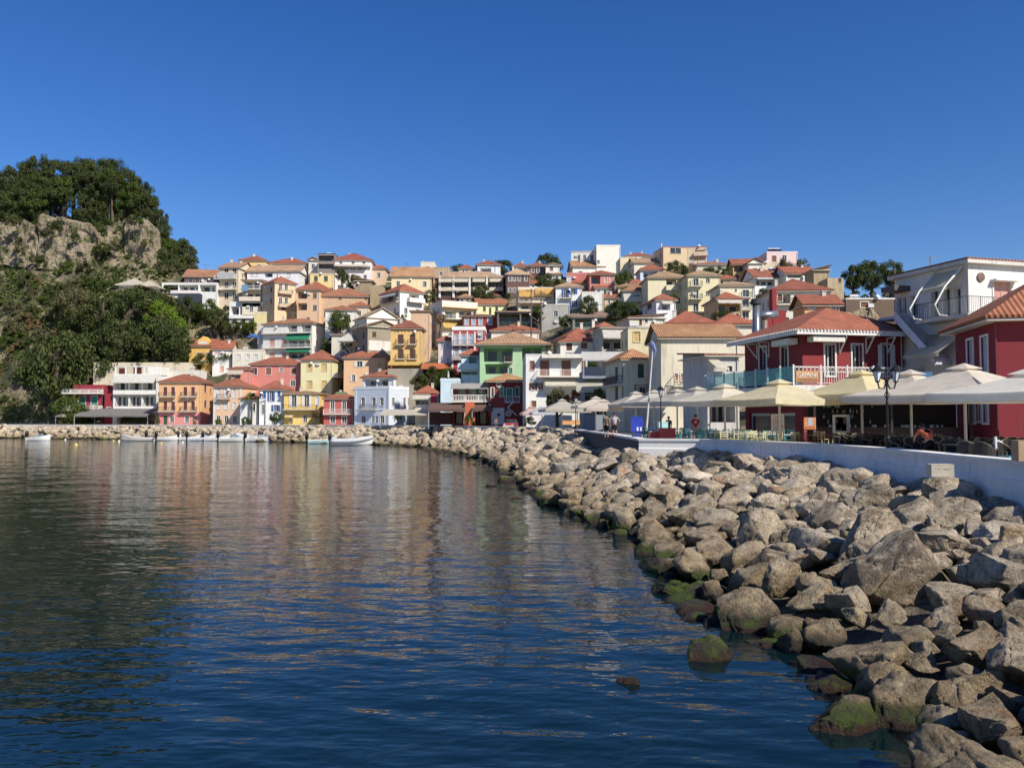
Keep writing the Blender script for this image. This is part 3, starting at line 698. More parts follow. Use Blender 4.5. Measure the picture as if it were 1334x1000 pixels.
    def chimney(s, x, y, w_=.6, h=1.4, d=.45):
        u, _ = s.loc('f', x, y); D = s.L.y+s.dep*d; z = P(667, y, D).z-s.z0; u = u*D/s.D if False else u
        mb = MB(); v = s.dep*d; mb.box(u-w_/2, v, z-h-1.5, u+w_/2, v+w_, z); mb.box(u-w_/2-.07, v-.07, z, u+w_/2+.07, v+w_+.07, z+.1); mb.build('chimney', plaster('c9c0ae', .7), s.root); return s
    def solar(s, x, y, w_=2, h=1.2, d=.35):
        u, _ = s.loc('f', x, y); v = s.dep*d; z = P(667, y, s.L.y+v).z-s.z0
        mb = MB(); mb.add([(u-w_/2, v-.4, z-h*.45), (u+w_/2, v-.4, z-h*.45), (u+w_/2, v+.7, z+h*.4), (u-w_/2, v+.7, z+h*.4), (u-w_/2, v-.34, z-h*.52), (u+w_/2, v-.34, z-h*.52), (u+w_/2, v+.76, z+h*.33), (u-w_/2, v+.76, z+h*.33)], [(0, 1, 2, 3), (7, 6, 5, 4), (0, 4, 5, 1), (1, 5, 6, 2), (2, 6, 7, 3), (3, 7, 4, 0)])
        o = mb.build('solar_panel', glass((.01, .012, .03)), s.root); tb = MB(); tb.tube([(u-w_*.42, v+.95, z+h*.45), (u+w_*.42, v+.95, z+h*.45)], .24, 10); tb.box(u-w_*.35, v+.6, z-h, u-w_*.3, v+.95, z+h*.3); tb.box(u+w_*.3, v+.6, z-h, u+w_*.35, v+.95, z+h*.3); tb.build('water_tank', paint('c4c6c6', .3), o); return s
    def face_mesh(s, mb, face, lim, ztop, z_from=0):
        H_ = s.holes[face]; us = sorted({0, lim}|{h[0] for h in H_}|{h[2] for h in H_}); zs = sorted({z_from, ztop}|{max(z_from, min(ztop, h[1])) for h in H_}|{max(z_from, min(ztop, h[3])) for h in H_})
        for i in range(len(us)-1):
            for j in range(len(zs)-1):
                uc, zc = (us[i]+us[i+1])/2, (zs[j]+zs[j+1])/2
                if any(h[0] < uc < h[2] and h[1] < zc < h[3] for h in H_): continue
                mb.quad(s.pt(face, us[i], zs[j]), s.pt(face, us[i+1], zs[j]), s.pt(face, us[i+1], zs[j+1]), s.pt(face, us[i], zs[j+1]))
    def done(s):
        if s.fin: return s
        s.fin = True; w, d, h = s.w, s.dep, s.h; mb = MB(); rm = MB()
        gz = None
        if s.gf:                                   # (colour, pixel row of the change)
            gz = s.loc('f', (PX(s.L)[0]+PX(s.R)[0])/2, s.gf[1])[1]
        oth = 'r' if s.side == 'l' else 'l'
        def walls(mb, za, zb):
            s.face_mesh(mb, 'f', w, zb, za); s.face_mesh(mb, 's', d, zb, za)
            xo = w if s.side == 'l' else 0
            mb.quad((xo, 0, za), (xo, d, za), (xo, d, zb), (xo, 0, zb)); mb.quad((0, d, za), (w, d, za), (w, d, zb), (0, d, zb))
        if gz and 0 < gz < h:
            walls(mb, gz, h); g = MB(); walls(g, 0, gz); go = g.build('ground_floor', plaster(s.gf[0], s.dirt), s.root)
        else: walls(mb, 0, h)
        for face in ('f', 's'):
            for (u0, z0, u1, z1, r, col) in s.holes[face]:
                q = lambda u, z, o: s.pt(face, u, z, o)
                mb.quad(q(u0, z0, 0), q(u1, z0, 0), q(u1, z0, -r), q(u0, z0, -r)); mb.quad(q(u0, z1, 0), q(u1, z1, 0), q(u1, z1, -r), q(u0, z1, -r))
                mb.quad(q(u0, z0, 0), q(u0, z1, 0), q(u0, z1, -r), q(u0, z0, -r)); mb.quad(q(u1, z0, 0), q(u1, z1, 0), q(u1, z1, -r), q(u1, z0, -r))
                mb.quad(q(u0, z0, -r), q(u1, z0, -r), q(u1, z1, -r), q(u0, z1, -r))
        kind, rh, rc = s.roofspec[:3]; o = s.ov
        if kind in ('hip', 'pyr', 'gx', 'gy'): rh = min(rh, .62*((w if kind == 'gy' else d if kind == 'gx' else min(w, d))/2+o))
        if kind in ('hip', 'pyr', 'gx', 'gy', 'shed', 'shedl', 'shedr'):
            E = [(-o, -o, h), (w+o, -o, h), (w+o, d+o, h), (-o, d+o, h)]; t = .16
            if kind in ('hip', 'pyr'):
                if w > d: rl = (d/2+o)*(1 if kind == 'hip' else 1); a, b = (min(rl, w/2)-o, d/2), (max(w-rl, w/2)+o, d/2)
                else: rl = w/2+o; a, b = (w/2, min(rl, d/2)-o), (w/2, max(d-rl, d/2)+o)
                A, B = (*a, h+rh), (*b, h+rh)
                F_ = [(0, 1, 5, 4), (1, 2, 5), (2, 3, 4, 5), (3, 0, 4)] if w > d else [(0, 1, 4), (1, 2, 5, 4), (2, 3, 5), (3, 0, 4, 5)]
                rm.add(E+[A, B], F_)
            elif kind == 'gx':
                A, B = (-o, d/2, h+rh), (w+o, d/2, h+rh); rm.add(E+[A, B], [(0, 1, 5, 4), (2, 3, 4, 5)]); mb.add([(0, 0, h), (0, d, h), (0, d/2, h+rh*.93), (w, 0, h), (w, d, h), (w, d/2, h+rh*.93)], [(0, 1, 2), (3, 5, 4)])
            elif kind == 'gy':
                A, B = (w/2, -o, h+rh), (w/2, d+o, h+rh); rm.add(E+[A, B], [(1, 2, 5, 4), (3, 0, 4, 5)]); mb.add([(0, 0, h), (w, 0, h), (w/2, 0, h+rh*.93), (0, d, h), (w, d, h), (w/2, d, h+rh*.93)], [(0, 1, 2), (3, 5, 4)])
            else:
                hh = {'shed': (0, 0, rh, rh), 'shedl': (rh, 0, 0, rh), 'shedr': (0, rh, rh, 0)}[kind]
                rm.add([(*e[:2], h+x) for e, x in zip(E, hh)], [(0, 1, 2, 3)]); C4 = [(0, 0), (w, 0), (w, d), (0, d)]
                for i in range(4):
                    j = (i+1) % 4; mb.add([(*C4[i], h), (*C4[j], h), (*C4[j], h+hh[j]*.96), (*C4[i], h+hh[i]*.96)], [(0, 1, 2, 3)])
            # eave board and underside
            ro = rm.build('roof', tiles(rc), s.root, uv=True); sm = ro.modifiers.new('thickness', 'SOLIDIFY'); sm.thickness = t; sm.offset = 1
            em = MB(); em.box(-o+.05, -o+.05, h-.12, w+o-.05, d+o-.05, h-.02); em.build('eave', plaster('cbc3b2', .4), ro)
        elif kind == 'flat':
            rm.box(0.02, .02, h, w-.02, d-.02, h+.04); p = MB(); t = .2; ph = rh
            for bx_ in ((-.04, -.04, w+.04, t), (-.04, d-t, w+.04, d+.04), (-.04, t, t, d-t), (w-t, t, w+.04, d-t)): p.box(bx_[0], bx_[1], h, bx_[2], bx_[3], h+ph)
            rm.build('roof', plaster('a8a195', .9), s.root); p.build('parapet', plaster(rc, .5) if rc else s.wm, s.root)
        mb.build(s.wallname, s.wm, s.root)
        # downpipe on the front face
        if kind != 'none' and s.D < 230:
            pm = MB(); pm.tube([(s.w-.18, -.07, 0), (s.w-.18, -.07, s.h-.1)], .05, 5); pm.build('downpipe', paint('b9b4a8'), s.root)
        return s
HS = []
def Hs(*a, **k): h = House(*a, **k); HS.append(h); return h
# ---------------------------------------------------------------- waterfront row, left to right (photo pixels)
OR, RD, TN, BN = 'a84a2c', '9a4030', 'c09a68', '96604a'
CR = 'dcd0b4'; WHT = 'dcdad2'
TILE_G = 'houses along the waterfront'
h = Hs('villa', 'crimson villa with stacked white balustrade terraces at the left end of the waterfront', (95, 135), 503, 554, 'a02a3c', D=201, roof=('flat', 2, None), dep=9)
h.win([107.5, 123], [521.5], 8, 11, 'gr').bal(84, 135, 512.5, 1.6, 'balus').bal(80, 135, 534.5, 2.6, 'balus', h=1.2); h.awn(82, 133, 536, 543, 'd8cdb2', 3.4, posts=True).loggia(98, 543, 132, 553, 2, nwin=3, inner='ng')
h = Hs('villa', 'small crimson roof storey with orange hip roof rising behind the balustrade villa', (121, 149), 491, 515, 'b04a58', D=207, roof=('hip', 9, 'c05a30'), dep=7, base=6); h.win([134], [499], 8, 9, 'wh').win([142], [498], 4, 8, 'db')
h = Hs('stair_tower', 'plain crimson block wedged between the balustrade villa and the white awning block', (136.5, 148), 508, 554, '96202f', D=199.5, roof=('flat', 1, None), dep=6)
h = Hs('apartment_block', 'white four level block with raised white awnings and grey terrace roof', (148, 206), 489, 554, WHT, D=199, roof=('flat', 2, None), dep=9)
for a, b in ((150, 167), (169, 184), (186, 203)): h.loggia(a, 491, b, 508, 2.4, posts=0, nwin=2); h.loggia(a, 515, b, 529, 1.5, nwin=3, rail='bars'); h.awn(a-1, b+1, 489.5, 499, 'e2ded2', 1.5)
for a, b in ((150, 167), (169, 184), (186, 203)): h.bal(a-1, b+1, 513, .7, 'solid', h=.9)
h.loggia(152, 538, 202, 553, 3, nwin=5, col=None); h.awn(112, 206, 532, 543, '8f8a88', 5.5, posts=True, val=.4); h.boxp(189, 477, 207, 488, -1.5, 'roof_room', face='f', inn=-6)
mbp = MB()
for x in (150, 163, 176, 187): s_ = h.loc('f', x, 489); h.bx(mbp, 'f', s_[0]-.15, h.h, s_[0]+.15, h.h+2.1, -.5, -.2)
a_ = h.loc('f', 149, 489)[0]; b_2 = h.loc('f', 188, 489)[0]; h.bx(mbp, 'f', a_, h.h+2.1, b_2, h.h+2.3, -2.5, -.2); mbp.build('pergola', plaster(WHT), h.root)
h.boxp(151, 479, 160, 488, -1.6, 'red_screen', paint('b5553c'), inn=-1.8); h.boxp(170, 478, 180, 488, -1.6, 'red_screen', paint('b5553c'), inn=-1.8)
h = Hs('townhouse', 'orange three storey townhouse with a pink ground floor and maroon shutters', (207, 262), 498, 554, 'e0a866', D=190, yaw=3, xs=278, roof=('hip', 10, 'a04a34'), gf=('d8807a', 536.5), dirt=.3)
h.win([215.5, 225.5, 241.5, 251.5], [509.5], 4.6, 11, 'rb').win([215.5, 225.5, 241.5, 251.5], [528.5], 4.6, 11, 'rb').win([224, 243.5], [546], 5, 8, 'wg').win([215.5, 253.5], [547.5], 5, 12, 'dg')
h.bal(208, 229, 516.5, 1, 'bars').bal(237, 257, 516.5, 1, 'bars').bal(207, 229, 535.5, 1, 'bars').bal(236, 257, 535.5, 1, 'bars').win([267.5], [506, 526], 3, 9, 'rb', face='s')
h = Hs('townhouse', 'peach three storey townhouse with pale shutters and cream corner strips', (278, 314), 503.5, 553, 'e2b58a', D=184, yaw=3, xs=335, roof=('hip', 10, 'a0573c'), dirt=.3)
h.win([285, 295, 305.5], [512], 4.4, 11, 'wh').win([285, 295, 305.5], [528.5], 4.4, 9, 'wh').win([284.5, 295, 306], [546], 5, 9, 'wg').bal(284, 301, 519, .9, 'bars')
h.boxp(278.3, 504, 280, 553, .05, 'corner_strip', paint('e2dccb')); h.boxp(312, 504, 313.8, 553, .05, 'corner_strip', paint('e2dccb'))
h = Hs('cottage', 'low white cottage with a steep outside stair tucked beside the peach townhouse', (313, 336), 520, 553, WHT, D=179, roof=('shed', 5, 'b05a38'), dep=6); h.win([317, 324], [528], 3.5, 8, 'wh').win([331], [530], 3, 9, 'wg')
h = Hs('house', 'white house with bright blue shutters and a red pyramid roof on the waterfront', (338, 370), 507.5, 553, 'dfe0df', D=178, roof=('hip', 13, 'a85240'), dep=7, dirt=.35)
h.win([353.5], [516], 4.5, 13, 'sb').win([342.5], [514], 4, 9, 'sb').win([363.5], [513.5], 4, 8, 'bl').win([342.5], [533], 3.6, 12, 'wg').win([359.5], [531.5], 5.5, 8, 'sb').win([356], [548], 4, 9, 'wg')
h = Hs('house', 'two storey yellow house with a long balcony and flat tan eave beside the red cottage', (370, 417), 512.5, 553, 'e4bf55', D=177, roof=('hip', 3, 'b08c5c'), dep=8, dirt=.3)
h.win([383, 399.5], [522], 6, 15, 'sw').win([418-2-3], [522], 4, 11, 'wh').bal(370, 414, 533, 1.4, 'bars').awn(372, 383, 538.5, 544, 'e0cd8e', 1.2).win([379], [548], 4.5, 7, 'ng').win([397.5], [545], 5, 9, 'wg')
h = Hs('house', 'small brick red house with tall white framed windows beside the light blue house', (422, 461), 519.5, 553, 'b8554c', D=172, yaw=2, roof=('hip', 8, 'a5503c'), dep=8, dirt=.3)
h.win([433, 448.3], [529.5], 5, 14, 'wg').bal(422, 459, 539, .9, 'wbars').win([433.5, 448.5], [546.5], 6, 9, 'wg'); h.boxp(435, 510, 449, 518, -2.0, 'roof_plant_tray', paint('5f8a5a'), inn=-3)
h = Hs('townhouse', 'light blue and white three storey house with a roof terrace on the waterfront', (462, 507), 506.5, 553, 'c6cfdd', D=168, yaw=6, xs=540, roof=('flat', 4, 'dfe0e4'), dirt=.25)
h.win([473, 487, 497.5], [523], 4.5, 10, 'wg').win([512.5, 527, 533], [523], 3.2, 10, 'wg', face='s').bal(471, 492, 533, .9, 'bars').win([473.5], [546], 5, 9, 'ng').win([486, 490.5], [546], 3.5, 9, 'ng').win([498], [546], 5, 9, 'wg')
h.boxp(462, 532.5, 507, 534, .08, 'string_course', paint('dfe0e4')); h.boxp(462, 508, 464, 553, .06, 'corner_strip', paint('dfe0e4')); h.boxp(504.5, 508, 507, 553, .06, 'corner_strip', paint('dfe0e4'))
lbm = MB()
for u in (473, 487): pass
h = Hs('roof_house', 'set back top storey with red tiles and solar panel above the light blue house', (472, 513), 491.5, 508, 'cfd3da', D=172, yaw=6, xs=536, roof=('hip', 9, 'a55540'), base=9); h.loggia(475, 494, 506, 507, 2.0, posts=1, nwin=2); h.solar(494, 487, 2.6)
h = Hs('cottage', 'low cottage with an orange roof and cream awning left of the brown canopied cafe', (541, 571), 513, 553, 'd4cab8', D=158, roof=('hip', 11, 'b5583a'), dep=7)
h.awn(538, 562, 513, 520.5, 'ddd5c2', 1.3).loggia(541, 520.5, 558, 527, 1.5, nwin=3).boxp(561, 513, 568.5, 533, .4, 'magenta_wall', plaster('b42a48')); h.awn(500, 560, 533, 541, 'd9cfbb', 5, posts=True)
# cafe with brown canopies and tan roofed red house
h = Hs('red_house', 'dark red two storey house with a flared tan roof and round medallions', (638, 685), 497, 553, '9a352c', D=137, yaw=4, roof=('hip', 9, 'd0a460'), dep=12, dirt=.3, side='l', ov=.8)
h.win([653.5, 673.8], [510], 4.6, 12, 'sg', rec=.1).win([663.7], [514.5], 7, 17, 'gr').win([639+2.5], [511], 3.5, 12, 'wg').bal(657, 677, 523.5, .8, 'wbars')
h.boxp(640, 531, 657, 553, .12, 'white_porch_wall', plaster('d9d2c6'))
for (x, y, rr_, inner) in ((649.5, 501, .5, 'b5796a'), (662.3, 538.5, .5, 'b5796a'), (649.5, 540, .42, '2b2f38')):
    u, z = h.loc('f', x, y); m1 = MB(); m1.lathe([(0, .0), (rr_, 0), (rr_, .06), (rr_*.8, .1), (0, .1)], 20); o = m1.build('medallion', paint('ded3c3'), h.root); o.location = (u, -.13, z); o.rotation_euler = (R(90), 0, 0)
    m1 = MB(); m1.lathe([(0, .1), (rr_*.62, .1), (rr_*.55, .14), (0, .14)], 16); o2 = m1.build('disc', paint(inner), o)
mz = MB(); pts = [(673, 541), (661, 531), (668, 524.5), (668.5, 522)]
for i in range(3):
    (xa, ya), (xb, yb_) = pts[i], pts[i+1]; ua, za = h.loc('f', xa, ya); ub, zb = h.loc('f', xb, yb_); mz.tube([(ua, -.5, za), (ub, -.5, zb)], .11, 6)
mz.build('stair_rail', paint('dedad2'), h.root)
h = Hs('veranda', 'white framed first floor veranda with lean-to roof joined to the dark red house', (590, 637), 505, 553, '97352d', D=139, yaw=0, roof=('none', 0, 'b5b0a8'), dep=5, dirt=.3)
h.win([602, 616, 628], [513], 5, 12, 'sg').bal(589, 637, 522, 1.6, 'balus', th=.3); h.awn(588, 637, 499, 506.5, 'b9b5ad', 2.4, val=.1, posts=5.2)
h.loggia(592, 532, 634, 552, 2.5, nwin=4); h.awn(561, 608, 524.5, 536.5, '86695e', 4.5, posts=True, val=.5); h.awn(616, 643, 524.5, 536, '86695e', 4.5, posts=True, val=.5)
h.boxp(560, 537, 589, 553, 0, 'side_wall', plaster('5b3a34'), inn=-3); u, z = h.loc('f', 613, 553); u2, z2 = h.loc('f', 613, 524); mg = MB(); mg.add([(u-1.1, -3.6, 0), (u+1.1, -3.6, 0), (u+.7, -3.6, z2), (u-.7, -3.6, z2), (u-1.1, 0, 0), (u+1.1, 0, 0), (u+.7, 0, z2), (u-.7, 0, z2)], [(0, 1, 2, 3), (0, 3, 7, 4), (1, 5, 6, 2), (3, 2, 6, 7)]); mg.build('chimney_breast', plaster('c4602f'), h.root)
h = Hs('terrace_house', 'pale blue terrace house with an orange roof between the hotel and the green villa', (601, 625), 463, 510, 'c3d9e2', D=156, roof=('hip', 11, 'b85a38'), dep=8); h.loggia(611, 465, 621, 473, 1.5, nwin=1).bal(597, 624, 480.5, 1.4, 'solid', col='c3d9e2').loggia(602, 484, 622, 488, 1.5, nwin=2)
h = Hs('terrace_wall', 'pale blue roof terrace with a closed white parasol above the cafe', (574, 598), 496.5, 530, 'c3d9e2', D=150, roof=('flat', 4, 'c9dde5'), dep=5)
h = Hs('villa', 'open sided mint green villa with deep arches and a tan pyramid roof', (625, 711), 449, 500, 'a3cc98', D=150, yaw=-3, roof=('hip', 15, 'cba878'), dep=13, dirt=.25, side='l', ov=1)
h.loggia(630, 453, 668, 471, 4, nwin=2, col='dccbb2').loggia(680, 452, 706, 470, 4, nwin=2).loggia(632, 474, 662, 487, 3, nwin=2).win([665], [483], 5, 8, 'gr').win([690], [483], 7, 4, 'ng').bal(657, 668, 471.5, .8, 'wood')
h = Hs('house', 'white two level house with large brown roller shutters above a cream awning', (685, 765), 463, 552, 'dedbd2', D=124, yaw=2, xs=None, roof=('flat', 2, 'cfcac0'), dep=10, dirt=.4)
h.win([693.5], [476], 6, 12, 'br').win([709.5, 737.5], [479.5], 12, 20, 'br').win([762-2], [479.5], 5, 19, 'br').bal(700, 762, 490.5, 1.3, 'wbars').boxp(705, 462.5, 760, 467, 1.3, 'shade_box', plaster('dcd6c4')); h.awn(709, 760, 492, 503, 'e0d8c2', 1.4).win([694.5, 702.5], [503], 4.5, 9, 'sr').win([695.5], [526], 6, 8, 'br').loggia(712, 512, 758, 530, 3, nwin=4)
h = Hs('house', 'white upper house with brown doors and low orange roof behind the roller shutter house', (730, 788), 445.5, 475, 'dcd5c4', D=134, roof=('hip', 9, 'b4553a'), dep=9, base=4); h.win([741.5], [452], 7.5, 14, 'db').win([761], [449.5], 8, 9, 'br')
h = Hs('tavern_building', 'grey blue balcony wall with sloping awning over a dark tavern doorway', (760, 800), 482, 553, '8a93a0', D=112, roof=('none', 0, None), dep=7, dirt=.6); h.bal(758, 797, 492, 1.4, 'solid', col='8d96a3', h=1.4).awn(749, 788, 493, 511, 'c5c0ae', 2.6).loggia(762, 511, 797, 540, 3, nwin=3)
h.awn(757, 818, 458, 470, 'd8d4cc', 3, val=.2, posts=7)
h = Hs('house', 'narrow cream house with an orange tan gabled roof and dark green shutters', (812, 846), 468, 553, 'd6cdb0', D=98, yaw=18, xs=789, roof=('hip', 14, 'cf9656'), dirt=.6, dep=8); h.win([835], [483], 8, 18, 'dg').win([837], [508], 8, 8, 'ng').win([803, 812], [487, 512], 4, 17, 'dg', face='s').bal(793, 812, 503, .8, 'bars', face='s').bal(826, 845, 512, .7, 'bars')
h = Hs('warehouse', 'big plain cream building with a long tan tiled roof in the middle of the quay', (861, 962), 440.5, 553, 'd9ceb0', D=88, yaw=4, xs=845, roof=('gx', 17, 'c0935a'), dep=9, dirt=.75)
h.win([881, 889], [491], 4, 9, 'pk').win([852], [458, 492], 5, 20, 'wh', face='s'); h.bal(876, 895, 502, .9, 'wood')
h = Hs('house', 'cream low block with a bright yellow door above the long tan roof', (818, 873), 428, 470, 'd9cb9a', D=118, roof=('flat', 2, 'a8a08c'), dep=8, dirt=.6, base=5); h.win([829.5], [438.5], 9, 13, 'yl').win([854], [436], 8, 6, 'db')
h = Hs('shop_building', 'grey shaded lean-to building with green arcade below the plain cream warehouse', (921, 962), 463, 553, 'b9b6b0', D=77, yaw=10, roof=('shed', 8, 'a0654a'), dep=6, dirt=.7); h.awn(922, 936, 468, 482, 'e0d6bc', 2.2).win([950], [484], 8, 15, 'wg').bal(921, 960, 500, 1.6, 'solid', col='a9adb5', h=1.1).loggia(924, 512, 958, 550, 3, nwin=4)
# ---------------------------------------------------------------- hillside, lower tier
h = Hs('house', 'bright yellow house with a gabled dormer at the edge of the green slope', (246.5, 277), 451, 482, 'e0ac38', yaw=0, roof=('gx', 9, 'a5553a'), dep=8, dirt=.3); h.win([259.5], [465], 6, 11, 'br').win([271], [462.5], 5, 6, 'br').bal(250, 269, 474, .9, 'wood').win([259.5], [480], 5, 8, 'db')
dz = h; u0, z0 = h.loc('f', 256, 451); u1, z1 = h.loc('f', 271, 442); mb = MB(); um = (u0+u1)/2
mb.add([(u0, .5, z0), (u1, .5, z0), (u1, .5, z1-.3), (um, .5, z1+.9), (u0, .5, z1-.3), (u0, 4, z0), (u1, 4, z0), (u1, 4, z1-.3), (um, 4, z1+.9), (u0, 4, z1-.3)], [(0, 1, 2, 3, 4), (0, 4, 9, 5), (1, 6, 7, 2), (2, 7, 8, 3), (3, 8, 9, 4)]); dm = mb.build('dormer', dz.wm, h.root); m2 = MB(); m2.box(u0+.4, .38, z0+.2, u1-.4, .5, z1-.4); m2.build('window', paint('d8cfba'), dm)
h = Hs('house', 'white gabled house with a red roof right of the yellow dormer house', (277, 302), 455.5, 484, 'dcd8cf', yaw=8, xs=None, roof=('gx', 11, 'b25238'), dep=8); h.win([293], [463], 3, 6, 'wg').win([283], [459.5], 6, 2, 'pk')
h = Hs('house', 'low cream annex with pale windows right of the white gabled house', (303, 343), 457, 482, 'd9d0bb', roof=('flat', 2, 'd0c7b2'), dep=6); h.win([311, 323, 333.5], [465], 5, 7, 'wh')
h = Hs('long_house', 'long salmon pink house with a red roof and four white framed windows', (326, 392), 475, 515, 'd0796c', D=192, roof=('hip', 9, 'a84a38'), dep=8, dirt=.35, base=6); h.win([331], [483.5], 8, 9, 'wg').win([350, 383], [483.5], 7, 9, 'br').win([366.5], [481.5], 3.5, 6, 'wg').win([381.5], [499], 6, 7, 'wg').solar(384, 502, 2)
h = Hs('annex', 'pink annex with a striped awning at the left of the long salmon house', (298, 326), 481, 515, 'cf8274', D=190, roof=('shed', 5, 'a84a38'), dep=6, base=6); h.awn(298, 318, 481, 488, 'd8c8b0', 1.4).win([307], [489.5], 12, 4, 'ng')
h = Hs('house', 'pale yellow two storey house with mustard shutters beside the long salmon house', (392, 433), 469, 515, 'ded69c', D=190, yaw=3, xs=447, roof=('hip', 12, 'ac5238'), dirt=.3, base=6); h.win([403.5, 422.5], [478.5, 500.5], 6.5, 9, 'yl').bal(433, 447, 491, 1.2, 'solid', face='s')
h = Hs('house', 'peach coloured house with open white shutters and a solar tank on its roof', (448, 502), 466, 512, 'e0b07c', D=184, yaw=0, roof=('hip', 11, 'b05838'), dep=10, dirt=.35, base=6); h.win([468.5], [474], 7, 7, 'sw').win([460.5], [492.5], 4, 9, 'sw').win([494.5], [475], 4, 8, 'yl').solar(468, 457, 2.4)
h = Hs('hotel', 'golden yellow hotel with four dark balcony windows and a maroon hip roof', (509, 549), 428, 481, 'dfb25c', D=178, yaw=4, xs=553, roof=('hip', 10, '80403a'), dirt=.25, base=8)
h.win([522, 537.5], [441.5, 461], 7.5, 12, 'db'); [h.bal(x-6, x+6, y, .8, 'bars') for x in (522, 537.5) for y in (448.5, 467.5)]; h.awn(507, 551, 470, 476, 'e3bf5c', 2.2).loggia(511, 476, 547, 480.5, 2, nwin=3)
SIGN_HOTEL = h
h = Hs('cafe_terrace', 'strip of orange cafe awnings on a terrace right of the yellow hotel', (551, 592), 474, 486, '9a6a4a', D=172, roof=('none', 0, None), dep=4); h.awn(550, 590, 473, 481, 'd9773a', 2.5)
h = Hs('house', 'narrow pinkish white house with a small orange roof beside the striped red and white house', (571, 589), 444, 485, 'e0cfc8', D=172, roof=('hip', 6, 'b85e3c'), dep=7, base=8); h.win([575.5, 583.5], [450, 470], 3, 8, 'lb')
h = Hs('townhouse', 'white and crimson house with pale blue shutters below the red house', (589, 632), 430, 485, 'a83c3a', D=170, yaw=0, xs=None, roof=('flat', 5, 'e0e0de'), dep=8, dirt=.25, base=8, side='r'); h.win([594.5, 604, 613.5], [443], 4.5, 14, 'lb').win([594.5, 603], [460], 4.5, 11, 'lb').win([631.5-6], [437], 5, 10, 'lb')
for x in (589.6, 599.3, 608.8, 618.6): h.boxp(x-1, 432, x+1, 483, .07, 'pilaster', paint('e0dedb'))
h.bal(590, 618, 449.5, .8, 'wood').bal(590, 608, 468, .8, 'wood')
h = Hs('house', 'red house with three blue windows and one tall one above the crimson and white house', (603, 649), 412, 440, 'a23432', yaw=0, roof=('hip', 2, '6a4a40'), dep=7, dirt=.25); h.win([608, 617, 626], [419], 4.5, 8, 'lb').win([638], [418], 5.5, 10, 'lb')
h = Hs('roof_block', 'low white house with a wide orange roof behind the mint green villa', (640, 702), 431, 445, 'dcd4c4', D=160, roof=('hip', 8, 'b55a3a'), dep=9, base=12)
h = Hs('apartment_block', 'cream balcony block with two yellow awning bands', (576, 622), 397, 440, 'd9d3bd', yaw=8, xs=560, roof=('flat', 6, 'd8d2c0'), dirt=.5, side='l'); h.boxp(576, 400, 621, 403.5, 1.2, 'awning_band', fabric('dfb65a')); h.loggia(580, 404, 594, 416, 1.5, nwin=1).loggia(598, 404, 620, 415, 1.5, nwin=2).bal(576, 621, 415, 1.2, 'wbars').awn(576, 602, 418, 428, 'e2bb55', 1.2).bal(576, 600, 438, 1.1, 'wbars').win([565, 571], [405, 420, 436], 3.5, 7, 'lb', face='s')
h = Hs('house', 'pale yellow gabled house with dark green shutters in mid slope', (622, 660), 397, 411, 'ded69a', yaw=10, roof=('gx', 8, 'b06a44'), dep=7, dirt=.3, xs=None); h.win([631, 647], [402.5], 3.5, 6, 'dg').win([638.5], [405], 3, 9, 'dg')
h = Hs('restaurant_deck', 'long wooden pergola restaurant deck behind twin utility poles', (648, 708), 406, 428, '7a6a58', yaw=4, roof=('shed', 3, '8a6a50'), dep=7); h.loggia(650, 409, 677, 425, 3, nwin=3, rail='green').loggia(679, 409, 706, 425, 3, nwin=3, rail='green')
h = Hs('apartment_block', 'cream block with wide yellow awnings and a brick coloured lower terrace', (675, 722), 377, 408, 'd9cda8', yaw=3, roof=('flat', 3, 'dcd3bd'), dep=8); h.awn(676, 695, 377, 387, 'e3b04c', 1.3).awn(697, 720, 375, 383, 'e3b04c', 1.3).loggia(678, 386, 718, 391, 1.4, nwin=3).bal(675, 722, 394, 1, 'wbars').loggia(678, 396, 718, 403, 1.4, nwin=3)
h = Hs('hotel', 'dark brown hotel wing with two rows of white framed windows', (660, 690), 358, 383, '6f4f47', yaw=6, xs=None, roof=('hip', 9, 'd8c298'), dep=9, dirt=.3, side='l'); h.win([664.5, 670, 676.5, 685], [363], 3.2, 6, 'wg').win([664, 670, 676], [378], 3.2, 6, 'wg')
h = Hs('hotel', 'dark brown hotel with cream awnings between white columns', (567, 656), 362, 386, '5e443e', yaw=-2, roof=('hip', 8, 'd2bd92'), dep=9, dirt=.3); 
for a, b in ((572, 589), (592, 610), (616, 632), (638, 655)): h.loggia(a, 366, b, 375, 1.5, nwin=2).loggia(a, 377, b, 385, 1.5, nwin=2).awn(a, b, 362, 367.5, 'e0d4b8', 1.1).awn(a, b, 374, 379, 'e0d4b8', .9)
for x in (573, 591, 612, 634.5): h.boxp(x-1.3, 360, x+1.3, 388, .4, 'pillar', plaster('dedad0'))
h = Hs('house', 'white house with cobalt blue shutters on the upper slope', (724, 758), 374, 402, 'dfe0dc', yaw=0, xs=None, roof=('hip', 5, 'd0b78c'), dep=8, dirt=.3); h.win([736.5], [382], 4.5, 11, 'sb').win([746.5], [379.5], 5.5, 7, 'sb').win([747], [396], 5, 8, 'sb').bal(730, 745, 388.5, .9, 'bars')
h = Hs('annex', 'plain white annex right of the cobalt shuttered house', (758, 786), 382, 402, 'dcd9cf', roof=('flat', 2, 'dcd9cf'), dep=7)
h = Hs('house', 'weathered grey block below the cobalt shuttered house', (706, 742), 398, 425, 'a9a69e', roof=('flat', 2, 'b5b1a6'), dep=7, dirt=.8)
h = Hs('house', 'coral pink house with a shaded corner terrace high on the slope', (738, 768), 357, 375, 'c8695e', yaw=-4, roof=('flat', 2, 'd0877c'), dep=8, dirt=.3); h.win([741.5], [364], 6, 8, 'wh')
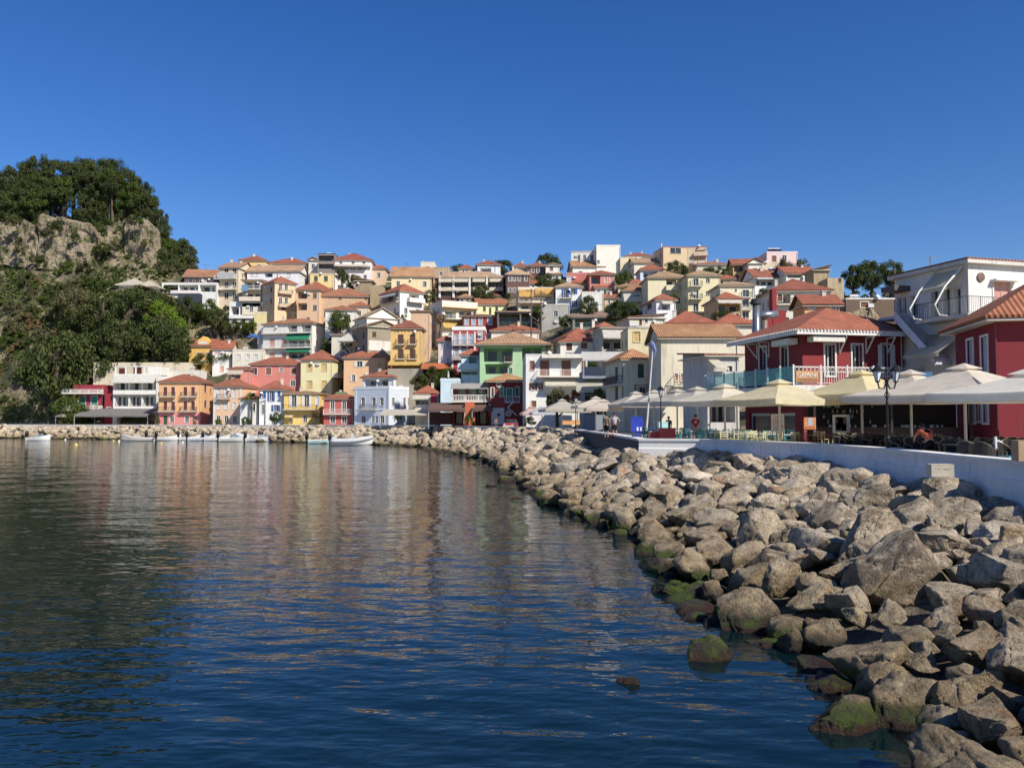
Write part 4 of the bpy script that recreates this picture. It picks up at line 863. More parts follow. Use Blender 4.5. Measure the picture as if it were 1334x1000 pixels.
h = Hs('house', 'salmon house with red roof and outside stair right of the coral house', (768, 801), 357.5, 380, 'c97f72', roof=('hip', 4, 'a84f3c'), dep=8, dirt=.35); h.loggia(770, 359, 782, 370, 1.5, nwin=1, rail='bars').win([789, 796], [364], 4, 8, 'pk')
h = Hs('house', 'dark taverna roof with grey awning panels in the trees at mid slope', (746, 806), 413, 428, '7d8478', roof=('hip', 6, '8e8f8a'), dep=7); h.loggia(749, 416, 803, 426, 2, nwin=6, rail='green')
for i, (xa, xb, ye, rp, c, lab) in enumerate(((740, 778, 440, 18, 'b5553a', 'first overlapping orange roof left of the white awning terrace'), (772, 816, 434, 16, 'b86040', 'weathered orange roof beside the grey balcony room'))):
    h = Hs('house', lab, (xa, xb), ye, 455, 'd3c6a8', D=142-i*6, yaw=12, roof=('hip', rp, c), dep=10, base=8); h.win([xa+12], [ye+6], 6, 7, 'br')
h = Hs('house', 'grey shaded room with a cream roller blind below the weathered orange roof', (784, 816), 427, 460, 'a8a49c', D=128, yaw=8, roof=('shed', 3, 'a09888'), dep=6, base=6); h.awn(784, 816, 428, 441, 'dcd5c8', 1.1).loggia(786, 442, 814, 455, 1.5, nwin=2)
h = Hs('house', 'old white house with peeling walls and small dark windows below the pyramid roof house', (820, 866), 414, 432, 'cfc8b4', yaw=10, roof=('shedr', 6, 'a86048'), dep=8, dirt=.9, base=14, D=150); h.win([834.5], [420], 3.5, 7, 'db').win([842], [417], 4, 6, 'wg')
h = Hs('house', 'white narrow house with blue grey side wall and a small red roof', (855, 880), 391, 426, 'd9dce0', yaw=22, xs=837, roof=('hip', 8, 'a85440'), dep=8, D=158, base=14); h.loggia(862, 396, 873, 404, 1.4, nwin=1, rail='wbars').awn(861, 875, 391, 396, 'dad4c6', 1).win([846], [399], 6, 8, 'wg', face='s')
h = Hs('house', 'grey house with a brown pyramid roof above the old white house', (812, 858), 379, 402, 'cbc8bf', yaw=0, roof=('hip', 10, 'a27a58'), dep=9); h.win([829], [388], 8, 7, 'wg').loggia(844, 383, 857, 392, 1.5, nwin=1).bal(812, 858, 393, 1.3, 'solid')
h = Hs('house', 'light blue house with a dark balcony and red roof on the upper slope', (834, 866), 352, 368, 'c5d2e2', roof=('hip', 7, 'a8452f'), dep=7); h.loggia(838, 354, 856, 362, 1.4, nwin=2, rail='bars')
h = Hs('apartment_block', 'left part of the cream apartment block with a deep recessed balcony', (844, 896), 362, 407, 'dfd2a8', yaw=0, roof=('hip', 8, 'b8a87c'), dep=9, dirt=.3); h.loggia(868, 363, 881, 378, 2, nwin=1).win([878.5], [372], 5, 10, 'ng').bal(867, 882, 378, .9, 'solid')
h = Hs('apartment_block', 'cream apartment block with three stacked balconies and blue doors', (896, 938), 359, 407, 'dccf9e', yaw=3, xs=882, roof=('hip', 5, 'b8a87c'), dirt=.3); h.win([906.5], [367.5, 384, 400.5], 6.5, 10, 'wg'); [h.bal(898, 914, y, 1, 'bars') for y in (373, 389.5)]; h.win([922], [365.5, 382], 5, 5.5, 'ng').boxp(896, 406, 938, 408, .5, 'step_band')
h = Hs('house', 'pale cream block with wrought iron balconies right of the stacked balcony block', (938, 982), 372, 418, 'ddd6b4', yaw=0, roof=('hip', 4, 'c0b48c'), dep=8, dirt=.3); h.win([971.5], [382, 394.5, 410], 8, 9, 'wg').win([958.5], [378], 3, 3, 'ng'); [h.bal(965, 978, y, .9, 'bars') for y in (387.5, 403.5)]
h = Hs('house', 'small house with white roller awning and glazed doors under a red roof', (934, 966), 390, 412, 'cda878', yaw=12, xs=917, roof=('hip', 7, 'a85038'), dep=7, D=152, base=14); h.awn(934, 965, 389.5, 395, 'e2ded4', 1).loggia(936, 396, 964, 406, 1.4, nwin=2)
h = Hs('house', 'wide low red roof with a bent ridge above the long tan warehouse roof', (870, 932), 422, 440, 'd8ccb4', D=120, yaw=0, roof=('hip', 14, 'b0523a'), dep=11, base=5)
h = Hs('house', 'second wide red roof with a satellite dish above the long tan warehouse roof', (934, 982), 423, 440, 'd8ccb4', D=116, yaw=0, roof=('hip', 13, 'b85538'), dep=11, base=5)
# green awning building and neighbours
h = Hs('apartment_block', 'white three storey block with bright green awnings and pink panels', (343, 407), 421, 468, 'dddad0', yaw=3, xs=429, roof=('hip', 6, 'b07a58'), dirt=.4, side='r'); h.loggia(375, 422, 387, 432, 1.2, nwin=1).loggia(393, 422, 405, 432, 1.2, nwin=1).awn(374, 405, 435, 443, '1f9a70', 1.1).awn(374, 405, 454, 459, '1f9a70', 1.1).loggia(376, 443, 404, 451, 1.4, nwin=3).loggia(376, 459, 404, 466, 1.4, nwin=3).win([354.5, 370], [447], 7, 11, 'pk').win([354.5, 370], [462], 7, 6, 'pk').bal(343, 406, 435, .9, 'wbars').bal(343, 406, 454, .9, 'wbars')
h = Hs('house', 'grey flat roofed lean-to below the yellow garden wall and blue tarpaulin', (336, 374), 424, 440, 'c9c2b2', roof=('flat', 3, 'c4b9a4'), dep=6, D=212); h.win([345, 358], [429], 5, 6, 'wg')
h = Hs('restaurant', 'white framed arcade restaurant with closed parasols above a yellow wall', (299, 346), 395, 421, 'd9dadb', D=222, yaw=0, roof=('flat', 2, 'e0dfda'), dep=8, base=22, dirt=.3); h.loggia(301, 399, 345, 410, 4, nwin=5, posts=3, col='8b95a5')
h.boxp(296, 411, 347, 415, .5, 'balustrade', plaster('dedcd4'))
h = Hs('garden_wall', 'plain pale yellow retaining wall under the arcade restaurant', (331, 386), 408, 428, 'd9c884', D=219, roof=('flat', 2, 'd8cfb0'), dep=4, cat='wall')
h = Hs('apartment_block', 'beige corner block with pale green balconies and a red roof', (358, 386), 367.5, 412, 'dbb98c', yaw=8, xs=340, roof=('hip', 8, 'b05238'), dirt=.4, D=218, base=20); h.win([365.5, 373], [374, 391.5], 4, 8, 'wg').bal(362, 380, 381.5, 1, 'green').bal(362, 380, 399, 1, 'green').win([346.5], [373, 389], 7, 6, 'wh', face='s').win([369.5], [402], 5, 4, 'db')
h = Hs('house', 'house with laundry and blue towel on its curved white balcony', (316, 340), 365, 393, 'd8cbb2', D=222, roof=('shed', 3, '6e625c'), dep=7, base=22); h.loggia(318, 366, 338, 376, 1.5, nwin=2).bal(314, 340, 377, 1.1, 'wbars').loggia(320, 381, 338, 389, 1.4, nwin=2).bal(313, 340, 392, 1.2, 'solid').boxp(317, 372, 325, 380, 1.3, 'blue_towel', fabric('7fb4d4'), inn=1.22)
h = Hs('house', 'tall cream yellow house with laundry on stacked balconies', (286, 311), 349, 388, 'd6c3a2', yaw=4, xs=332, roof=('gx', 7, 'b99a72'), dirt=.35, D=228, side='r'); h.win([295, 305.5], [352.5, 371, 385], 5, 7.5, 'ng').bal(281, 309, 364, 1.2, 'wbars').bal(282, 309, 378, 1.2, 'wbars').boxp(286, 356, 308, 364, 1.32, 'laundry', fabric('dcdcdc'), inn=1.26)
h = Hs('house', 'rear yellow house with a maroon roof on the skyline at the left', (312, 346), 339.5, 352, 'dfbf74', D=236, roof=('hip', 6, '9c4a3a'), dep=8); h.chimney(296, 338)
h = Hs('house', 'white upper house with arched pale windows and a long tan eave', (322, 390), 354, 366, 'd9dbe0', D=230, yaw=-2, roof=('gx', 8, 'cdb38a'), dep=9); h.win([328, 334.5], [357], 3.5, 6, 'wh').loggia(345, 352, 355, 361, 1.3, nwin=1).win([376], [358], 5, 6, 'wh')
h = Hs('house', 'white skyline house with a shallow red roof behind the arched window house', (347, 400), 343.5, 352, 'd8d2c8', D=239, roof=('hip', 6, 'a84a3c'), dep=9)
h = Hs('house', 'dark timber fronted house with a long tan roof by the fortress slope', (240, 281), 361, 372, '6b4340', D=232, yaw=6, roof=('gx', 9, 'b98560'), dep=9, base=26); h.win([246, 254, 263, 272], [365], 6, 5, 'ng'); 
h = Hs('restaurant', 'long white pergola restaurant with red flowers and dark glazing', (211, 283), 369, 383, 'dcdad6', D=227, roof=('flat', 1, None), dep=6, base=24); h.loggia(213, 371, 232, 380, 3, nwin=2).loggia(233, 371, 258, 380, 3, nwin=3).loggia(260, 371, 281, 380, 3, nwin=2).boxp(145, 378.5, 262, 382.5, .6, 'terrace_parapet', plaster('dcd3d0'))
h = Hs('terrace_wall', 'green screened terrace support wall above the bright green tree', (162, 204), 382, 399, '3e7d6d', D=225, roof=('none', 0, None), dep=6, base=20, cat='wall', dirt=.4)
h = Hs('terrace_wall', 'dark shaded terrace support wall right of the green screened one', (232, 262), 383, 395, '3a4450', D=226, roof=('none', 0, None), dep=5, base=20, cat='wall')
h = Hs('retaining_wall', 'tan stone retaining wall under the green screened terrace', (173, 200), 398, 420, 'bca585', D=222, roof=('none', 0, None), dep=5, cat='wall', dirt=.9)
h = Hs('garden_wall', 'long pale garden wall under the big trees behind the waterfront', (122, 247), 472, 495, 'd0c2a4', D=206, roof=('none', 0, None), dep=3, cat='wall', dirt=.9)
h = Hs('wall', 'white roof terrace wall with an antenna behind the orange townhouse', (190, 262), 483, 500, 'd5cfc0', D=204, roof=('flat', 1, None), dep=4, cat='wall', dirt=.5)
h = Hs('retaining_wall', 'rough stone retaining wall behind the white gabled house', (288, 345), 442, 462, 'b09a74', D=224, roof=('none', 0, None), dep=4, cat='wall', dirt=1)
h = Hs('retaining_wall', 'stone retaining wall below the golden hotel', (505, 560), 480, 500, 'a39a86', D=172, roof=('none', 0, None), dep=4, cat='wall', dirt=.9)
# centre left hill
h = Hs('house', 'orange cream corner house with rounded balconies on its left face', (387, 416), 378, 415, 'dcb488', yaw=-6, roof=('hip', 6, 'a8604a'), dep=9, D=214, base=20); h.win([410], [385, 401], 5, 7, 'ng').loggia(388, 381, 400, 389, 1.4, nwin=1, rail='wood').loggia(388, 395, 400, 404, 1.4, nwin=1, rail='wood')
h = Hs('house', 'long plain beige wall house with two tiny windows and low red roof', (416, 480), 386, 406, 'c7a47c', yaw=6, roof=('hip', 9, 'b87350'), dep=10, D=216, base=20, dirt=.8); h.win([443], [388], 4, 4, 'ng').win([477], [388], 4, 5, 'ng')
h = Hs('house', 'tan house with a broad orange red roof behind the rounded balconies', (380, 432), 379, 390, 'd8a878', D=222, roof=('hip', 11, 'b04c34'), dep=10)
h = Hs('house', 'yellow block with dark green shutters under the skyline terrace house', (404, 434), 358, 376, 'dec67e', D=228, yaw=4, roof=('flat', 2, 'c7b68a'), dep=8, dirt=.3); h.win([411.5, 424.5], [363], 5, 7, 'dg')
h = Hs('house', 'big skyline house with maroon roof and wide shaded balconies', (434, 484), 339, 362, 'dcd6d0', D=231, yaw=4, roof=('hip', 8, 'a0363a'), dep=10, dirt=.3); h.loggia(436, 346, 482, 352, 1.8, nwin=5, rail='wbars').win([444, 460, 474], [342], 4, 3, 'ng').awn(436, 480, 344, 347, 'dcd2c4', 1.5)
h = Hs('house', 'dark pergola terrace with climbing plants left of the maroon roofed skyline house', (414, 436), 331, 352, '8a8078', D=230, roof=('flat', 1, '4a5060'), dep=7); h.loggia(415, 333, 435, 340, 2, nwin=1, rail='bars').loggia(415, 344, 435, 350, 2, nwin=1, rail='bars')
h = Hs('house', 'white narrow skyline house left of the dark pergola terrace', (402, 414), 339, 352, 'd9d0c0', D=236, roof=('gy', 4, 'c8a888'), dep=7)
h = Hs('house', 'large cream house with a smooth orange tan roof in mid skyline', (510, 562), 361, 380, 'e0cc98', D=222, yaw=5, roof=('gx', 13, 'd0a46c'), dep=11, dirt=.3)
h = Hs('villa', 'white villa with brown trim, curved balcony and orange hip roof', (521, 552), 379, 406, 'dfdad0', yaw=14, xs=496, roof=('hip', 11, 'b8563a'), D=208, dirt=.3, base=18); h.loggia(533, 382, 546, 391, 1.6, nwin=2).bal(530, 550, 393, 1.3, 'solid').loggia(498, 384, 518, 394, 1.5, nwin=2, face='s').awn(498, 518, 382, 387, 'dad6cc', 1, face='s').bal(498, 520, 397, 1, 'wood', face='s')
h = Hs('house', 'peach wall house with a brown roof below the white brown-trimmed villa', (535, 560), 405, 424, 'd8ae86', D=196, roof=('shed', 4, '9a8464'), dep=7, base=16)
h = Hs('house', 'sunlit white gabled house on the middle slope with grey shaded side', (478, 518), 413, 432, 'e3ddcb', D=198, yaw=10, xs=462, roof=('gy', 13, 'd8c9a4'), dirt=.3, base=16); h.win([492], [428], 3, 6, 'db')
h = Hs('house', 'old stone house with one square window left of the golden hotel', (479, 519), 425, 458, '9c9078', D=188, yaw=8, xs=459, roof=('gy', 9, 'a89a80'), dirt=1, base=12); h.win([487.5], [435.5], 5, 7, 'db').boxp(480, 443, 519, 458, .1, 'white_base', plaster('d5d0c4', .8))
h = Hs('house', 'white house with a small red roof behind the leafy tree', (424, 464), 404, 428, 'dcd8cc', D=206, yaw=3, roof=('hip', 5, 'b06048'), dep=8, base=18); 
h = Hs('house', 'small orange roofed house behind the white leafy tree house', (456, 480), 399, 412, 'd4c4a4', D=210, roof=('hip', 5, 'b8603e'), dep=7)
h = Hs('house', 'low white shed with sloping roof and parasol beside the leafy tree', (432, 460), 436, 452, 'd2cab8', D=198, roof=('shed', 3, 'cfc8b8'), dep=6, dirt=.8)
h = Hs('ruin', 'tall crumbling stone ruin wall between the beige houses and the white villa', (482, 498), 372, 402, 'a8946e', D=216, roof=('none', 0, None), dep=5, dirt=1, cat='ruin')
h = Hs('ruin', 'sloping rubble stone wall left of the tall ruin', (462, 484), 366, 384, '9c8a6a', D=222, roof=('shedl', 4, '8e7c60'), dep=5, dirt=1, cat='ruin')
# skyline centre and right
h = Hs('house', 'small orange roofed skyline house right of the maroon roofed one', (485, 502), 350, 360, 'd4b490', D=234, roof=('hip', 5, 'b45a40'), dep=7)
h = Hs('house', 'cream box with a water tank left of the beige skyline ruin', (548, 566), 342, 356, 'd8cfb8', D=234, roof=('flat', 1, None), dep=7); h.chimney(550, 340, .4, 1)
h = Hs('ruin', 'rough beige walled house on the skyline behind the dark brown hotel', (563, 586), 349, 362, 'b39a7c', D=233, roof=('flat', 1, None), dep=7, dirt=1)
h = Hs('house', 'white skyline house with a red roof above the dark brown hotel', (598, 616), 350, 358, 'dcd4c4', D=234, roof=('hip', 4, 'a84c3a'), dep=7); h.win([604, 608], [354], 2.5, 5, 'wg')
h = Hs('house', 'pale skyline house with balcony and solar panels above the hotel awnings', (622, 652), 345, 358, 'd6d8da', D=233, yaw=4, roof=('hip', 5, '9c4a44'), dep=8); h.loggia(626, 349, 640, 355, 1.5, nwin=1); h.solar(628, 354, 3)
h = Hs('house', 'maroon brown skyline house with white trim behind the brown hotel wing', (688, 712), 347, 360, '6a4a44', D=231, roof=('hip', 4, '8a5a4c'), dep=7, dirt=.3); h.win([694, 701], [352], 3.5, 6, 'wg').loggia(703, 348, 709, 358, 1, nwin=1)
h = Hs('house', 'white gabled skyline house with one red shutter', (711, 729), 346, 360, 'dcdad2', D=228, roof=('gy', 3, 'cfc8b8'), dep=7, dirt=.3); h.win([718.5], [350], 4, 5, 'br')
h = Hs('house', 'grey pitched skyline house with shaded terrace left of the maroon brown one', (668, 688), 348, 360, 'cfc8bc', D=232, roof=('hip', 5, '8c5a50'), dep=7); h.loggia(671, 350, 685, 356, 1.3, nwin=2)
h = Hs('house', 'long white house with a sloping tan roof below the tall white block', (746, 787), 348, 360, 'dedad0', D=226, yaw=4, roof=('gx', 8, 'b8935e'), dep=8, dirt=.3)
h = Hs('apartment_block', 'white skyline block with a row of dark windows under a flat roof', (744, 778), 329, 345, 'dcdad0', D=232, yaw=-8, roof=('flat', 2, 'b8b2a4'), dep=8, dirt=.3); h.win([754, 761.5, 771], [336], 3.6, 8, 'ng')
h = Hs('apartment_block', 'tall plain white block standing highest on the central skyline', (777, 808), 321, 360, 'e3dfd0', D=226, yaw=2, roof=('flat', 2, 'e3dfd0'), dep=8, dirt=.35); h.win([779.5], [341], 3, 4, 'wg')
h = Hs('house', 'plain cream house right of the tall plain white block', (808, 836), 336, 358, 'ddcfa4', D=225, roof=('flat', 1, None), dep=8, dirt=.3)
h = Hs('house', 'red roofed skyline house with a white chimney behind the plain cream house', (816, 850), 334, 342, 'd8ccb4', D=232, roof=('hip', 4, '9c4038'), dep=8); h.chimney(824, 329, .6, 1.4)
h = Hs('house', 'white gabled house between the plain cream house and the light blue one', (826, 866), 343, 358, 'dcd4c0', D=220, yaw=4, roof=('gx', 6, 'c0a882'), dep=8)
h = Hs('apartment_block', 'tall beige skyline apartment block with a dark strip window', (864, 897), 322, 350, 'd3b78c', D=218, yaw=0, xs=851, roof=('flat', 1, 'b56a58'), dirt=.35, side='l'); h.win([880], [326.5], 14, 7.5, 'ng').chimney(868, 317, .3, .8)
h = Hs('apartment_block', 'pinkish balcony tower with striped awnings right of the beige skyline block', (897, 920), 322, 352, 'd9c0a0', D=219, yaw=-14, roof=('flat', 1, 'b56a58'), dep=8, dirt=.3); h.awn(892, 904, 334, 343, 'd8cdbc', 1).loggia(905, 326, 918, 333, 1.2, nwin=1).bal(904, 922, 334, 1.2, 'solid', col='d89a90').loggia(905, 338, 918, 344, 1.2, nwin=1).bal(904, 918, 345, 1, 'solid')
h = Hs('house', 'grey roofed skyline house with roof antennas right of the balcony tower', (908, 955), 345, 358, 'cfc6ac', D=216, roof=('hip', 4, '8e7c6c'), dep=8)
h = Hs('house', 'small yellow house with a green chair balcony and orange side roof', (955, 985), 345, 366, 'dcb860', D=196, yaw=-6, roof=('gx', 7, 'a85440'), dep=8, dirt=.3); h.loggia(956, 346, 972, 354, 1.5, nwin=1, rail='wood').win([960.5, 970], [361], 4, 6, 'br')
h = Hs('house', 'white gable wall house right of the small yellow house', (975, 993), 343, 368, 'dfd8c8', D=192, roof=('gy', 7, 'a85440'), dep=8, dirt=.3)
h = Hs('house', 'plain cream wall block under the pink skyline house', (986, 1014), 343, 360, 'd8c4a4', D=200, roof=('flat', 1, None), dep=7)
h = Hs('house', 'small pink house with solar tanks topping the skyline at the right', (999, 1039), 329.5, 345, 'dfc0bc', D=206, yaw=0, roof=('flat', 2, 'dfd0cc'), dep=8, dirt=.25, base=30); h.win([1008.5], [337], 6, 8, 'br').win([1022], [336], 5, 7, 'wg').solar(1010, 326, 2).solar(1018, 326, 2)
h = Hs('house', 'white house with solar panels along its red roof below the pink skyline house', (983, 1024), 362, 385, 'dcdcdc', D=172, yaw=4, roof=('gx', 11, '9c4c3c'), dep=8, dirt=.3, base=16); h.loggia(985, 364, 1010, 372, 1.4, nwin=3).awn(984, 1008, 360, 364, 'd8d8d6', 1.1); [h.solar(x, y, 2.2) for x, y in ((992, 356), (1004, 354), (1016, 352))]
h = Hs('house', 'white house with orange roof and shaded porch right of the solar panel house', (1024, 1062), 357, 375, 'dfdbd2', D=168, yaw=0, roof=('gx', 9, 'b55238'), dep=9, dirt=.3, base=18); h.loggia(1026, 357, 1044, 362, 1.2, nwin=2)
h = Hs('house', 'white house with a very wide maroon red roof behind the orange chapel-like house', (1004, 1082), 379, 412, 'd9d4c6', D=128, yaw=-4, roof=('hip', 12, '8e3a30'), dep=13, dirt=.35, base=8); h.loggia(1012, 383, 1030, 395, 1.5, nwin=1).bal(1011, 1032, 397, 1, 'wood').win([1016], [388], 6, 9, 'br')
h = Hs('chimney_wall', 'crimson wall with a square chimney tower behind the red corner restaurant', (1006, 1024), 404, 440, '942c2c', D=96, roof=('none', 0, None), dep=4, cat='wall'); h.boxp(1006, 376, 1012, 404, 0, 'tower', h.wm, inn=-1.2); h.boxp(998, 405, 1007, 430, 0, 'low_wall', h.wm, inn=-2)
h = Hs('house', 'orange gabled house with cream trim and blue grey side wall', (1048, 1094), 398, 420, 'dc9a5e', D=102, yaw=8, xs=1033, roof=('gx', 14, '9e4233'), dirt=.25, base=5); h.win([1085], [400.5], 6, 7, 'lb').win([1057], [400], 8, 4, 'wh').boxp(1048, 396, 1094, 398, .2, 'trim', paint('e0dccf')); 
h = Hs('ruin', 'ivy covered stone ruin behind the white porch house', (1060, 1080), 352, 382, 'b09a74', D=160, yaw=0, roof=('shedr', 6, '6c6a48'), dep=5, dirt=1, cat='ruin', base=20)
h = Hs('ruin', 'broken pale stone wall with a dark window hole beside the dark tree', (1078, 1099), 362, 392, 'b8a27c', D=156, roof=('none', 0, None), dep=5, dirt=1, cat='ruin', base=20); h.win([1094], [365], 4, 5, 'db')
h = Hs('shed', 'low flat white roofed shed with a brown door above the rubble mound', (1102, 1170), 390, 402, '6e5a4a', D=118, roof=('flat', 2, 'd8d2c8'), dep=6, cat='shed', base=3); h.win([1126], [397], 10, 7, 'br')
HILL_N = len(HS)
HC = {'cream': 'dcd0ac', 'white': 'dedbd2', 'peach': 'dab08a', 'yellow': 'dcc27a', 'beige': 'c8b08c'}
fg = random.Random(21)
for i in range(44):
    cn = fg.choice(list(HC)); x = 296+i*16.3+fg.uniform(-5, 5); y = fg.uniform(362, 408) if i % 2 else fg.uniform(352, 378); wd = fg.uniform(15, 24)
    if x > 1000: break
    rc = fg.choice([('hip', fg.uniform(4, 6), 'b25638'), ('hip', 4, 'b8935e'), ('flat', 1.5, None), ('gx', 5, 'b05a3c')])
    h = Hs('house', 'small '+cn+' house with a '+('flat roof terrace' if rc[0] == 'flat' else 'tiled roof')+', half hidden between larger hillside houses', (x-wd/2, x+wd/2), y, y+13, HC[cn], D=TD(x, y+13)+5, yaw=fg.uniform(-10, 12), roof=rc, dep=6, dirt=.4, group='small '+cn+' houses filling the hillside')
    h.win([x-wd*.25, x+wd*.2], [y+5], 3.2, fg.choice([5, 7]), fg.choice(['wg', 'ng', 'dg', 'br', 'sr', 'wg']))
    if fg.random() < .5: h.bal(x-wd*.4, x+wd*.4, y+9, 1, fg.choice(['wbars', 'bars', 'solid']))
# roof clutter: chimneys, water tanks, dishes
cg = random.Random(17)
def clutter(h):
    k = h.roofspec[0]; w, d = h.w, h.dep
    if h.D < 100 or w < 4: return
    if k in ('hip', 'gx') and cg.random() < .75:
        u = cg.uniform(.2, .8)*w; v = cg.uniform(.3, .6)*d; m = MB(); m.box(u-.25, v-.25, h.h, u+.25, v+.25, h.h+h.roofspec[1]*.7+.9); m.box(u-.32, v-.32, h.h+h.roofspec[1]*.7+.9, u+.32, v+.32, h.h+h.roofspec[1]*.7+1); m.build('chimney', plaster('cfc6b4', .7), h.root)
    if k == 'flat' and cg.random() < .8:
        u = cg.uniform(.2, .8)*w; m = MB(); m.tube([(u-.6, d*.6, h.h+1.0), (u+.6, d*.6, h.h+1.0)], .28, 10); m.box(u-.5, d*.6-.3, h.h, u-.4, d*.6+.3, h.h+.8); m.box(u+.4, d*.6-.3, h.h, u+.5, d*.6+.3, h.h+.8); m.build('water_tank', paint('c9cac8', .3), h.root)
    if cg.random() < .3:
        u = cg.uniform(.1, .9)*w; m = MB(); m.lathe([(0, 0), (.24, .05), (.33, .12)], 10); o = m.build('satellite_dish', paint('d0d0cc', .4), h.root); o.location = (u, -.3, h.h+.35 if k == 'flat' else h.h-.7); o.rotation_euler = (R(55), 0, R(20))
    if cg.random() < .5 and w > 5:
        u = cg.uniform(.15, .85)*w; z = h.h-cg.choice([1.2, 4.0]); m = MB(); m.box(u-.4, -.35, z, u+.4, -.05, z+.55); m.build('air_conditioner', paint('d4d2cb', .5), h.root)
def auto_windows(h):
    if h.D < 100 or h.root['category'] != 'house' or h.roofspec[0] == 'none': return
    st = h.ast
    fl = [z for z in (h.h-1.75-3*k for k in range(6)) if z > 2.2]
    low = min([q[1] for q in h.holes['f']]+[h.h-1.2]) if h.holes['f'] else h.h
    for face, L in (('f', h.w), ('s', h.dep)):
        n = max(1, int(L/3.2)); 
        for z in fl:
            if face == 'f' and z+.9 > low-.3: continue
            for i in range(n):
                u = L*(i+.5)/n
                if cg.random() < .25 or any(u-.7 < q[2] and u+.7 > q[0] and z-.9 < q[3] and z+.8 > q[1] for q in h.holes[face]): continue
                h.win_local(face, u-.45, u+.45, z-.75, z+.6, st)
for q in HS: auto_windows(q); q.done(); clutter(q)
# ---------------------------------------------------------------- trees and shrubs
def crown_mesh(name, seed, n_blob, per, leaf, shape='round', mat=None, droop=0):
    """crown of leaf clumps in a unit cell: radius 1, z from 0 to 1"""
    g = np.random.default_rng(seed); blobs = []
    for i in range(n_blob):
        a = g.random()*6.28; z = g.random(); rr_ = math.sqrt(g.random())
        if shape == 'round': env = math.sqrt(max(.02, 1-(2*z-1)**2))*.8+.1
        elif shape == 'pine': env = (.35+.65*min(1, z*1.6))*(1 if z < .75 else math.sqrt(max(.05, 1-((z-.75)/.3)**2)))*.85
        elif shape == 'cone': env = (1-z)**.7*.8+.05
        elif shape == 'dome': env = math.sqrt(max(.02, 1-z**2))*.85
        else: env = .8
        r = env*rr_**.6; rad = g.uniform(.16, .34)*(1 if shape != 'cone' else .7)
        blobs.append((r*math.cos(a), r*math.sin(a), .12+.8*z if shape != 'dome' else z*.85, rad))
    V = []; F = []
    C4 = np.array([(-1, -1, 0), (1, -1, 0), (1, 1, 0), (-1, 1, 0)], float)
    cs = []; ns = []
    for (x, y, z, r) in blobs:
        d = g.normal(size=(per, 3)); d /= np.linalg.norm(d, axis=1)[:, None]; rad = r*(g.random(per)**.35)
        p = d*rad[:, None]*np.array([1, 1, .62])+np.array([x, y, z]); cs.append(p); ns.append(d+g.normal(size=(per, 3))*.55+np.array([0, 0, .35]))
    cs = np.concatenate(cs); ns = np.concatenate(ns); ns /= np.linalg.norm(ns, axis=1)[:, None]
    k = len(cs); t = g.normal(size=(k, 3)); u = np.cross(ns, t); u /= np.linalg.norm(u, axis=1)[:, None]; v = np.cross(ns, u); sz = leaf*g.uniform(.5, 1.25, k)
    off = [(-1, -.45), (.1, -.75), (1, .1), (.2, .8)]
    V = np.stack([cs+u*(sz*a)[:, None]+v*(sz*b*.8)[:, None]+ns*(sz*.25*((i % 2)*2-1))[:, None] for i, (a, b) in enumerate(off)], 1).reshape(-1, 3)
    V[:, 2] -= droop*np.hypot(V[:, 0], V[:, 1])**2
    me = npmesh(name, V, np.arange(k*4).reshape(-1, 4)); me.materials.append(mat); return me
BARK = stone((.12, .09, .065), (.2, .16, .12), 3)
def trunk_mesh(seed, limbs=4, lean=.1, pine=False):
    g = random.Random(seed); mb = MB(); top = Vector((g.uniform(-lean, lean), g.uniform(-lean, lean), 1))
    mb.tube([(0, 0, -.25), (0, 0, 0), top*.45+Vector((.02, .01, 0)), top*.8, top], [.075, .06, .045, .03, .012], 7)
    for i in range(limbs):
        z = g.uniform(.45, .8) if pine else g.uniform(.3, .65); a = g.random()*6.28; L = g.uniform(.35, .6)
        p = top*z; q = p+Vector((math.cos(a)*L*.6, math.sin(a)*L*.6, .18)); mb.tube([p, (p+q)/2+Vector((0, 0, .02)), q], [.028, .02, .007], 5)
    me = mb.mesh('trunk', smooth=True); me.materials.append(BARK); return me
LM = {'pine': leafmat((.028, .045, .018), (.075, .095, .032)), 'dark': leafmat((.03, .047, .017), (.085, .108, .034)), 'mid': leafmat((.035, .06, .014), (.085, .12, .028)), 'bright': leafmat((.07, .13, .012), (.14, .21, .03)),
      'olive': leafmat((.06, .07, .035), (.14, .14, .07)), 'dry': leafmat((.14, .10, .05), (.22, .17, .09)), 'pink': leafmat((.35, .02, .05), (.10, .12, .03))}
PROTO = {}
def proto(kind, mat, k):
    key = (kind, mat, k)
    if key in PROTO: return PROTO[key]
    P_ = {'pine': ('round', 30, 150, .038), 'round': ('round', 38, 150, .036), 'bush': ('dome', 26, 90, .055), 'cone': ('cone', 20, 90, .06), 'bigbush': ('dome', 40, 110, .04)}[kind]
    PROTO[key] = (crown_mesh('crown', hash((len(kind)*7+k*13+len(mat))) % 999, P_[1], P_[2], P_[3], P_[0], LM[mat]), trunk_mesh(k+len(kind), 5 if kind != 'bush' else 2, pine=kind == 'pine')); return PROTO[key]
gt = random.Random(5)
